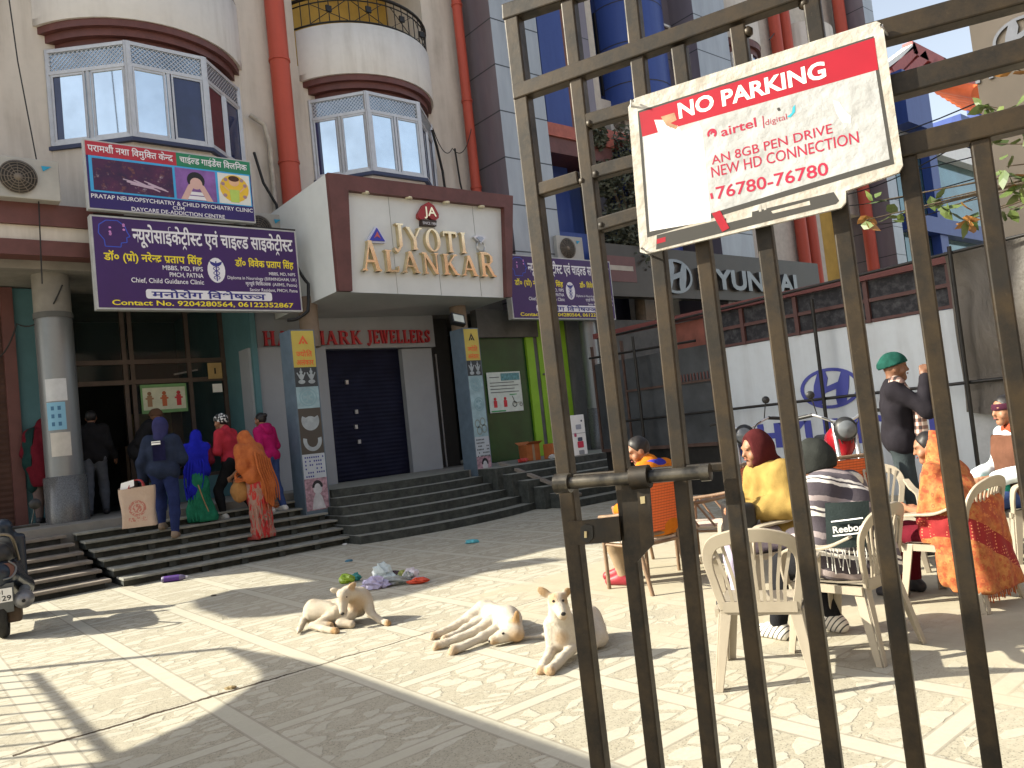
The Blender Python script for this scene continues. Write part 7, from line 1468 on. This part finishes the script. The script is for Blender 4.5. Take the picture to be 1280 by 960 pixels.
dog('white and tan dog lying upright with pricked ears, facing the gate', at_ground(690, 838), [
    ('c', (.09, .22, .13), (.09, .20, .25), .092, .075), ('c', (.10, .26, .17), (.28, .58, .13), .10, .11), ('c', (.30, .52, .10), (.34, .36, .07), .10, .06), ('c', (.34, .36, .06), (.25, .26, .035), .04, .028), ('c', (.09, .19, .28), (.085, .165, .345), .075, .062),
    ('e', (.085, .155, .378), (.060, .064, .060)), ('c', (.09, .12, .36), (.104, .045, .322), .046, .030), ('c', (.092, .10, .335), (.104, .05, .305), .035, .025),
    ('c', (.035, .21, .22), (.02, .20, .075), .058, .038), ('c', (.02, .20, .075), (-.045, .02, .035), .036, .027), ('c', (-.045, .02, .035), (-.065, -.045, .025), .028, .030),
    ('c', (.145, .21, .22), (.165, .20, .08), .06, .040), ('c', (.165, .20, .08), (.03, -.01, .036), .037, .028), ('c', (.03, -.01, .036), (-.01, -.075, .026), .029, .031),
    ('c', (.22, .68, .07), (.05, .70, .03), .03, .02), ('c', (.05, .70, .03), (-.17, .75, .018), .02, .010)],
    dog_mat('dog_tan_white_fur', [((.05, .12, .41), .060, .75), ((.14, .12, .40), .05, .7), ((.0, .18, .45), .06, .9), ((.17, .18, .43), .055, 1), ((-.07, -.07, .02), .045, .8), ((-.01, -.10, .02), .045, .8), ((.08, .12, .15), .06, .6), ((.104, .03, .30), .035, .5)], (0.70, 0.63, 0.52)),
    ((.058, .098, .392), (.116, .098, .390)), (.106, .022, .326), (((.045, .165, .410), (-.035, .18, .468), .026), ((.128, .165, .412), (.175, .18, .438), .026)), .0075, paws=((-.065, -.045, -.3, -.95), (-.01, -.075, -.4, -.9)), ribs=(.5, .85, (.15, .4, .18)))

# ------------------------------------------------------------------ scooter at the left edge
tyre_m = mat('tyre_rubber', (0.02, 0.02, 0.02), .8, var=.25, scale=30, bump=.4); bodyp = mat('scooter_dark_paint', (0.022, 0.030, 0.045), .25, .2, var=.15); grey_pl = mat('grey_plastic', (0.10, 0.11, 0.12), .5, var=.2); muf = mat('muffler_grey', (0.20, 0.20, 0.21), .4, .4, var=.3); gold_r = mat('grab_rail', (0.20, 0.17, 0.13), .35, .7)
st = thing('scooter', 'dark parked scooter cut off by the left edge with a white number plate', 'scooter', at_ground(13, 800), VIEW+R(30))
def wheel(par, c, r_, w, n='wheel'):
    m_ = MB(); m_.lathe([(r_-.075, -w*.45), (r_-.02, -w*.5), (r_, -w*.25), (r_, w*.25), (r_-.02, w*.5), (r_-.075, w*.45), (r_-.075, -w*.45)], c, 28, axis='x'); wh = m_.build(n, tyre_m, par, world=False)
    m_ = MB(); m_.lathe([(.001, -w*.3), (.05, -w*.35), (.06, -w*.15), (r_-.08, -w*.2), (r_-.07, -w*.42), (r_-.07, w*.42), (r_-.08, w*.2), (.06, w*.15), (.05, w*.35), (.001, w*.3)], c, 20, axis='x'); rm = m_.build('rim', grey_pl, wh, world=False); return wh
wheel(st, (-.06, .22, .225), .225, .095); wheel(st, (-.06, 1.42, .225), .225, .09)
shell('body', bodyp, st, sdf([('c', (-.06, .05, .62), (-.06, .55, .60), .14, .19), ('c', (.04, .12, .58), (.09, .60, .42), .07, .12), ('c', (-.16, .12, .58), (-.21, .60, .42), .07, .12), ('c', (-.06, -.02, .66), (-.06, .25, .68), .07, .12)], .014, .05))
shell('seat', blackp, st, sdf([('c', (-.06, .10, .80), (-.06, .85, .80), .12, .13), ('c', (-.06, .30, .78), (-.06, .60, .77), .14, .14)], .014, .05, [((0, 0, .74), (0, 0, -1))]))
shell('front_apron', bodyp, st, sdf([('b', (-.06, 1.12, .62), (.20, .035, .32), .05), ('c', (-.06, 1.15, .9), (-.06, 1.10, 1.02), .12, .09), ('c', (-.06, 1.2, .5), (-.06, 1.5, .46), .08, .07), ('b', (-.06, .85, .30), (.15, .28, .03), .02)], .016, .04))
m_ = MB(); m_.tube(bez([(-.20, .30, .80), (-.20, .02, .93), (-.17, -.04, .99), (-.06, -.055, 1.01), (.05, -.04, .99), (.085, .04, .90), (.10, .30, .72)], 6), .014, 8); m_.build('grab_rail', gold_r, st, world=False)
m_ = MB(); m_.grid(lambda u, v: Vector((-.06+(u-.5)*.27, -.075+.05*abs(u-.5)+.03*v, .60+.13*v)), 8, 4); m_.build('tail_lamp', mat('tail_red', (0.12, 0.05, 0.04), .15, var=.3), st, world=False)
for sg in (-1, 1): m_ = MB(); m_.tube(bez([(-.06+sg*.04, -.085, .585), (-.06+sg*.115, -.07, .60), (-.06+sg*.15, -.035, .68), (-.06+sg*.09, -.04, .75)], 4), .009, 6); m_.build('lamp_trim', chrome, st, world=False)
m_ = MB(); m_.prism([(-.18, -.05, .54), (.06, -.05, .54), (.045, .02, .26), (-.165, .02, .26)], (0, .02, 0)); m_.build('mudguard', grey_pl, st, world=False)
m_ = MB(); m_.box(-.165, .045, -.068, -.062, .37, .50); pl = m_.build('number_plate', white_p, st, world=False)
text(pl, 'lettering', 'BR01', (-.15, -.069, .445), (1, 0, 0), (0, 0, 1), blk, h=.038, w=.12, world=False, lift=.002, bold=.01); text(pl, 'lettering', '8129', (-.12, -.069, .385), (1, 0, 0), (0, 0, 1), blk, h=.045, w=.155, world=False, lift=.002, bold=.015)
shell('muffler', muf, st, sdf([('c', (.13, .02, .36), (.12, .38, .30), .085, .07), ('c', (.13, -.03, .365), (.13, .03, .36), .07, .085)], .011, .02)); m_ = MB(); m_.lathe([(.001, 0), (.016, 0), (.016, -.012)], (.135, -.105, .36), 12, axis='y'); m_.build('exhaust_tip', blackp, st, world=False)
shell('heat_guard', grey_pl, st, sdf([('c', (.14, .10, .44), (.13, .42, .38), .05, .05)], .011, .02))
m_ = MB(); m_.box(-.02, .10, .12, .40, .14, .30); m_.build('engine', mat('engine_brown', (0.10, 0.07, 0.05), .6, .3, var=.4), st, world=False, bevel=.02)
m_ = MB(); m_.tube([(-.40, 1.08, 1.0), (.28, 1.08, 1.0)], .016, 8); m_.build('handlebar', blackp, st, world=False)
for sg in (-1, 1): m_ = MB(); m_.tube([(-.06+sg*.26, 1.08, 1.0), (-.06+sg*.30, 1.05, 1.18)], .006, 6); m_.lathe([(.001, 0), (.06, 0), (.055, .02), (.001, .02)], (-.06+sg*.31, 1.03, 1.23), 14, axis='y'); m_.build('mirror', blackp, st, world=False)
# ------------------------------------------------------------------ motorcycles before the yard wall
def motorbike(label, loc, rz, tank_m, sc=1.16):
    t = thing('motorcycle', label, 'motorcycle', loc, rz, 'motorcycles parked by the yard wall'); t.scale = (sc,)*3
    wheel(t, (0, 0, .30), .30, .09); wheel(t, (0, 1.28, .30), .30, .08)
    shell('tank', tank_m, t, sdf([('c', (0, .58, .82), (0, .88, .84), .12, .15), ('c', (0, .95, .72), (0, .90, .84), .07, .09)], .016, .05)); shell('seat', blackp, t, sdf([('b', (0, .18, .80), (.12, .36, .05), .04)], .018, .04, [((0, 0, .76), (0, 0, -1))]))
    m_ = MB(); m_.box(-.11, .11, .45, .85, .28, .56); m_.lathe([(.11, -.15), (.11, .15)], (0, .62, .42), 16, axis='x'); m_.build('engine', grey_pl, t, world=False, bevel=.02)
    for sg in (-1, 1): m_ = MB(); m_.tube([(sg*.08, 1.28, .30), (sg*.09, 1.10, .72), (sg*.09, 1.02, 1.0)], .022, 8); m_.build('fork', steel, t, world=False)
    m_ = MB(); m_.tube(bez([(-.36, .86, 1.08), (-.25, .95, 1.10), (-.08, 1.03, 1.02), (.08, 1.03, 1.02), (.25, .95, 1.10), (.36, .86, 1.08)], 4), .014, 8); hb = m_.build('handlebar', steel, t, world=False)
    for sg in (-1, 1):
        m_ = MB(); m_.tube([(sg*.26, .945, 1.10), (sg*.38, .85, 1.08)], .019, 8); m_.build('grip', blackp, hb, world=False)
        m_ = MB(); m_.tube([(sg*.22, .97, 1.10), (sg*.25, .98, 1.26)], .006, 6); m_.lathe([(.001, 0), (.042, 0), (.038, .012), (.001, .015)], (sg*.26, .975, 1.30), 14, axis='y'); m_.build('mirror', blackp, t, world=False)
        m_ = MB(); m_.tube(bez([(sg*.2, .96, 1.08), (sg*.12, 1.12, 1.02), (sg*.04, 1.10, .8)], 5), .006, 5); m_.build('cable_hose', blackp, t, world=False)
    shell('headlamp', blackp, t, sdf([('e', (0, 1.10, .94), (.11, .10, .12))], .014, .02)); m_ = MB(); m_.lathe([(.001, .02), (.06, .01), (.085, -.01)], (0, 1.19, .94), 18, axis='y'); m_.build('lamp_glass', mat('headlamp_glass', (0.13, 0.14, 0.15), .1), t, world=False)
    shell('mudguard', tank_m, t, sdf([('c', (0, 1.05, .60), (0, 1.42, .58), .05, .06)], .014, .02)); m_ = MB(); m_.tube([(.12, .75, .25), (.14, .2, .28), (.15, -.25, .36)], [.03, .045, .05], 10); m_.build('exhaust', steel, t, world=False)
    for a, b in (((0, .1, .7), (0, 0, .3)), ((0, .5, .7), (0, .6, .3)), ((0, .1, .72), (0, .95, .75)), ((0, .45, .35), (0, 0, .3))): m_ = MB(); m_.tube([a, b], .022, 6); m_.build('frame_tube', blackp, t, world=False)
    return t
p = onz(1040, 640); motorbike('dark blue motorcycle standing before the blue letters of the yard wall', (9.75, 6.55, 0), R(120), mat('blue_tank', (0.02, 0.04, 0.16), .25, .2, var=.2))
motorbike('red motorcycle behind the man in the green turban', (9.45, 5.25, 0), R(128), mat('red_tank', (0.30, 0.012, 0.02), .25, .2, var=.2))
# ------------------------------------------------------------------ litter and boxes
def lump(name, label, loc, prims, m, amp=.020, f=55, cat='litter', group='plastic litter on the paving', h=.010):
    rr_ = random.Random(label); cm = MB()
    for p in prims:
        c_, r_ = p[1], p[2]; NU, NV = 11, 7; J = [[1+rr_.uniform(-.34, .20) for _ in range(NU)] for _ in range(NV+1)]
        def pt(i, k):
            a, e = 2*math.pi*((i % NU)+.35*(k % 2))/NU, -math.pi/2+math.pi*k/NV; q = J[k][i % NU] if 0 < k < NV else 1.0
            return (c_[0]+r_[0]*q*math.cos(a)*math.cos(e), c_[1]+r_[1]*q*math.sin(a)*math.cos(e), max(.001, c_[2]+r_[2]*q*math.sin(e)))
        cm.add([pt(i, k) for k in range(NV+1) for i in range(NU)], [f_ for k in range(NV) for i in range(NU) for f_ in ((k*NU+i, k*NU+(i+1) % NU, (k+1)*NU+i), (k*NU+(i+1) % NU, (k+1)*NU+(i+1) % NU, (k+1)*NU+i))])
    t = cm.build(name, m); t.location = loc; t.rotation_euler = (0, 0, VIEW); return tag(t, label, cat, group)
plm = lambda n, c, r=.25, v=.3: mat(n, c, r, var=v, scale=18, spec=.6)
q = at_ground
lump('plastic_packet', 'crumpled yellow-green plastic packet behind the sitting dog', q(434, 729), [('e', (0, 0, .05), (.09, .06, .06))], plm('green_packet', (0.28, 0.42, 0.03)))
lump('plastic_packet', 'small teal plastic packet touching the yellow-green one', q(446, 726), [('e', (0, .02, .05), (.07, .05, .045))], plm('teal_packet', (0.03, 0.25, 0.24)))
lump('plastic_bag', 'crumpled lavender plastic bag right of the sitting dog', q(470, 736), [('e', (0, 0, .06), (.13, .08, .075)), ('e', (.09, .02, .04), (.08, .06, .05))], plm('lavender_bag', (0.40, 0.37, 0.55)))
lump('plastic_bag', 'clear whitish plastic bag heaped behind the lavender bag', q(482, 729), [('e', (0, .05, .10), (.11, .07, .12)), ('e', (.08, .04, .06), (.09, .06, .06))], plm('clear_bag', (0.45, 0.52, 0.53)))
lump('plastic_bag', 'magenta plastic bag on top of the litter heap', q(487, 727), [('e', (.01, .0, .13), (.06, .05, .07))], plm('magenta_bag', (0.32, 0.03, 0.28)))
lump('plastic_bag', 'dark brown plastic scrap in the litter heap', q(496, 727), [('e', (0, .03, .12), (.07, .05, .06))], plm('dark_bag', (0.05, 0.02, 0.03)))
lump('leaf_scrap', 'olive green leafy scrap on the litter heap', q(506, 727), [('e', (0, .04, .12), (.07, .06, .06))], plm('olive_scrap', (0.20, 0.22, 0.04), .5))
lump('food_tray', 'grey plastic tray lying along the front of the litter heap', q(497, 731), [('b', (0, 0, .055), (.16, .05, .05), .02), ('e', (.14, .03, .07), (.06, .05, .06))], plm('grey_tray', (0.25, 0.27, 0.26)), .006)
lump('plastic_bag', 'clear plastic bag with red print at the right end of the litter heap', q(518, 728), [('e', (-.02, .06, .07), (.09, .06, .08)), ('e', (.06, .0, .03), (.09, .06, .03))], plm('pale_bag', (0.50, 0.46, 0.50)))
lump('plastic_packet', 'bright red plastic packet at the right end of the litter heap', q(523, 730), [('e', (0, 0, .035), (.12, .05, .035))], plm('red_packet', (0.55, 0.06, 0.02)))
t = thing('bottle', 'purple labelled plastic bottle lying in front of the dark steps', 'bottle', onz(216, 727), VIEW+R(8))
m_ = MB(); m_.lathe([(.001, -.13), (.035, -.13), (.04, -.12), (.04, .10), (.03, .14), (.016, .165), (.016, .19), (.001, .19)][::-1], (0, 0, .04), 16, axis='x', M=Matrix.Scale(-1, 4, (1, 0, 0)) if False else None); m_.build('bottle_body', plm('clear_plastic', (0.12, 0.10, 0.18), .5), t, world=False)
m_ = MB(); m_.lathe([(.0415, -.10), (.0415, .09)], (0, 0, .04), 16, axis='x'); m_.build('wrapper', plm('purple_label', (0.055, 0.008, 0.17), .6), t, world=False); m_ = MB(); m_.lathe([(.018, .165), (.018, .195), (.001, .195)], (0, 0, .04), 12, axis='x'); m_.build('bottle_cap', plm('white_cap', (0.5, 0.5, 0.55)), t, world=False)
for lb, (px, py), c, s_ in (('blue-white paper scrap at the foot of the curved stair', (456, 675), (0.45, 0.48, 0.66), .05), ('teal paper scrap lying on the shaded paving right of the curved stair', (590, 679), (0.08, 0.36, 0.42), .09), ('small blue scrap between the litter heap and the curved stair', (436, 702), (0.05, 0.16, 0.24), .05), ('white paper cup scrap where the two stairs meet', (431, 681), (0.60, 0.58, 0.55), .04), ('dark scrap under the woman in the red sari on the paving', (343, 693), (0.03, 0.03, 0.06), .06), ('crumpled white paper on the paving before the right flight', (758, 625), (0.55, 0.56, 0.62), .10), ('crumpled bluish paper on the lowest step of the right flight', (698, 623), (0.42, 0.44, 0.60), .06), ('maroon cloth scrap at the foot of the right flight', (765, 615), (0.22, 0.02, 0.05), .12), ('tiny dark stone chip on the sunlit paving left of the dogs', (267, 745), (0.05, 0.04, 0.03), .03), ('crumpled pale leaf caught on the long paving crack', (288, 861), (0.30, 0.22, 0.10), .035)):
    lump('paper_scrap', lb, q(px, py), [('e', (0, 0, s_*.25), (s_, s_*.7, s_*.35)), ('e', (s_*.6, s_*.2, s_*.2), (s_*.6, s_*.5, s_*.3))], plm('scrap_%d' % px, c, .7), s_*.12, 2.2/s_, group='small scraps of paper and rubbish on the paving', h=max(.006, s_*.12))
def carton(label, x0, x1, y0, y1, z0, z1, c, rz=0, flap=True):
    t = thing('cardboard_box', label, 'box', ((x0+x1)/2, (y0+y1)/2, z0), rz, 'cardboard boxes on the right landing'); w, d, h = x1-x0, y1-y0, z1-z0; m = mat('carton_%d' % int(c[0]*1000), c, .8, var=.15, scale=8, bump=.2)
    m_ = MB(); m_.box(-w/2, w/2, -d/2, d/2, 0, h); m_.build('carton', m, t, world=False, bevel=.006)
    m_ = MB(); m_.box(-.03, .03, -d/2-.003, d/2+.003, .0, h+.003); m_.build('tape', mat('parcel_tape', (0.30, 0.22, 0.14), .3), t, world=False)
    if flap:
        for sg in (-1, 1): m_ = MB(); m_.prism([(-w/2, sg*d/2, h), (w/2, sg*d/2, h), (w/2, sg*(d/2+.10), h+.05), (-w/2, sg*(d/2+.10), h+.05)], (0, 0, .006)); m_.build('flap', m, t, world=False)
    return t
carton('orange-brown cardboard box at the left on the right-hand landing', 10.15, 10.50, 12.0, 12.25, H, 1.13, (0.36, 0.11, 0.03)); carton('large tan cardboard box on the landing below the lime panel', 10.58, 11.10, 11.75, 12.0, H, 1.10, (0.36, 0.24, 0.13), R(4), False)
for lb, (x, y), c, s_ in (('red cloth crumpled beside the orange-brown box', (9.95, 11.9), (0.42, 0.03, 0.02), .11), ('clear plastic sheet bunched between the two cardboard boxes', (10.6, 11.72), (0.42, 0.42, 0.40), .11), ('printed paper crumpled at the right end of the landing', (11.2, 11.8), (0.40, 0.38, 0.38), .15)):
    lump('scrap', lb, (x, y, H), [('e', (0, 0, s_*.35), (s_, s_*.7, s_*.45))], plm('scrap_%d' % int(x*10), c, .5), s_*.12, 2/s_, group='scraps on the right landing', h=.018)
t = thing('display_stand', 'narrow white printed display box standing on the landing by the right column', 'display', (11.25, 11.62, H))
m_ = MB(); m_.box(11.06, 11.44, 11.6, 11.85, H, 1.62); m_.build('carton', white_p, t, bevel=.01)
b = Board((11.06, 11.597, 1.62), (1, 0, 0), (0, 0, 1), .38, .82)
for nm, (u0, v0, u1, v1), c in (('red_patch', (.3, .66, .75, .82), (0.50, 0.02, 0.06)), ('dark_patch', (.35, .56, .7, .655), (0.05, 0.06, 0.10)), ('handle_hole', (.3, .24, .7, .36), (0.30, 0.32, 0.38)), ('red_patch', (.12, .44, .3, .54), (0.40, 0.05, 0.12)), ('handle_hole', (.35, .88, .75, .99), (0.25, 0.26, 0.27)), ('dark_patch', (.7, .13, .82, .18), (0.06, 0.06, 0.09))): m_ = MB(); b.rr(u0, v0, u1, v1, .06, .02, 2, m_); m_.build(nm, flatm('stand_%d' % int(c[0]*100+v0*1000), c), t)
m_ = MB(); m_.box(11.062, 11.438, 11.594, 11.5975, 1.24, 1.25); m_.build('seam', flatm('seam_grey', (0.3, 0.3, 0.33)), t)
# paper notices pasted round the silver column
def pasted(label, ang, z0, z1, wid, m, dots=False):
    t = thing('notice', label, 'notice', (2.36, 13.78, z0), 0, 'notices pasted on the silver column'); m_ = MB(); r_ = .2665 if not dots else .270
    m_.grid(lambda u, v: Vector((2.36+r_*math.cos(R(ang)+(u-.5)*wid/r_), 13.78+r_*math.sin(R(ang)+(u-.5)*wid/r_), z0+(z1-z0)*v)), 8, 1); m_.build('sheet', m, t)
    if dots:
        for i in range(2):
            for k in range(3): m_ = MB(); a_ = R(ang)+(i-.5)*.34; r2 = .2725; m_.grid(lambda u, v: Vector((2.36+r2*math.cos(a_+(u-.5)*.16), 13.78+r2*math.sin(a_+(u-.5)*.16), z0+.06+.12*k+.06*v)), 3, 1); m_.build('print_patch', flatm('patch_blue', (0.04, 0.13, 0.24)), t)
grp = flatm('aged_paper', (0.50, 0.51, 0.52), .7, .15)
pasted('blue printed notice pasted on the silver column', -112, 2.20, 2.62, .26, flatm('notice_blue', (0.18, 0.38, 0.52), .6), True); pasted('torn white paper on the silver column above the blue notice', -108, 2.64, 2.98, .30, grp); pasted('yellowed paper strip on the silver column below the blue notice', -105, 1.80, 2.16, .28, flatm('strip_cream', (0.50, 0.47, 0.42), .7, .15))
# ------------------------------------------------------------------ the rest of the street, across the road and beside the gate (seen only in reflections and as shade)
sidew = mat('street_plaster', (0.30, 0.26, 0.22), .85, var=.2, scale=.7); sidew2 = mat('street_brick', (0.22, 0.12, 0.09), .85, var=.25, scale=.9)
def block(label, x0, x1, y0, y1, h, m, face):
    t = thing('street_building', label, 'building', ((x0+x1)/2, (y0+y1)/2, 0)); part('wall', m, t, (x0, x1, y0, y1, 0, h)); part('roof_slab', concrete, t, (x0-.3, x1+.3, y0-.3, y1+.3, h, h+.25))
    n = int(((x1-x0) if face == 'y' else (y1-y0))/3.2)
    for f in range(int(h/3.3)):
        for k in range(n):
            c = (x0 if face == 'y' else y0)+1.6+k*3.2; z = .9+f*3.3
            if face == 'y': w_ = part('window', glass_dk, t, (c-.7, c+.7, y1+.004, y1+.03, z, z+1.5)); part('frame', white_p, w_, (c-.75, c+.75, y1+.031, y1+.06, z-.06, z))
            else: w_ = part('window', glass_dk, t, (x1+.004, x1+.03, c-.7, c+.7, z, z+1.5)); part('frame', white_p, w_, (x1+.031, x1+.06, c-.75, c+.75, z-.06, z))
block('plain plastered building across the street behind the viewer', -26, 9, -21, -13, 12.5, sidew, 'y')
block('brick building across the street farther right behind the viewer', 10, 40, -22, -14, 13.0, sidew2, 'y')
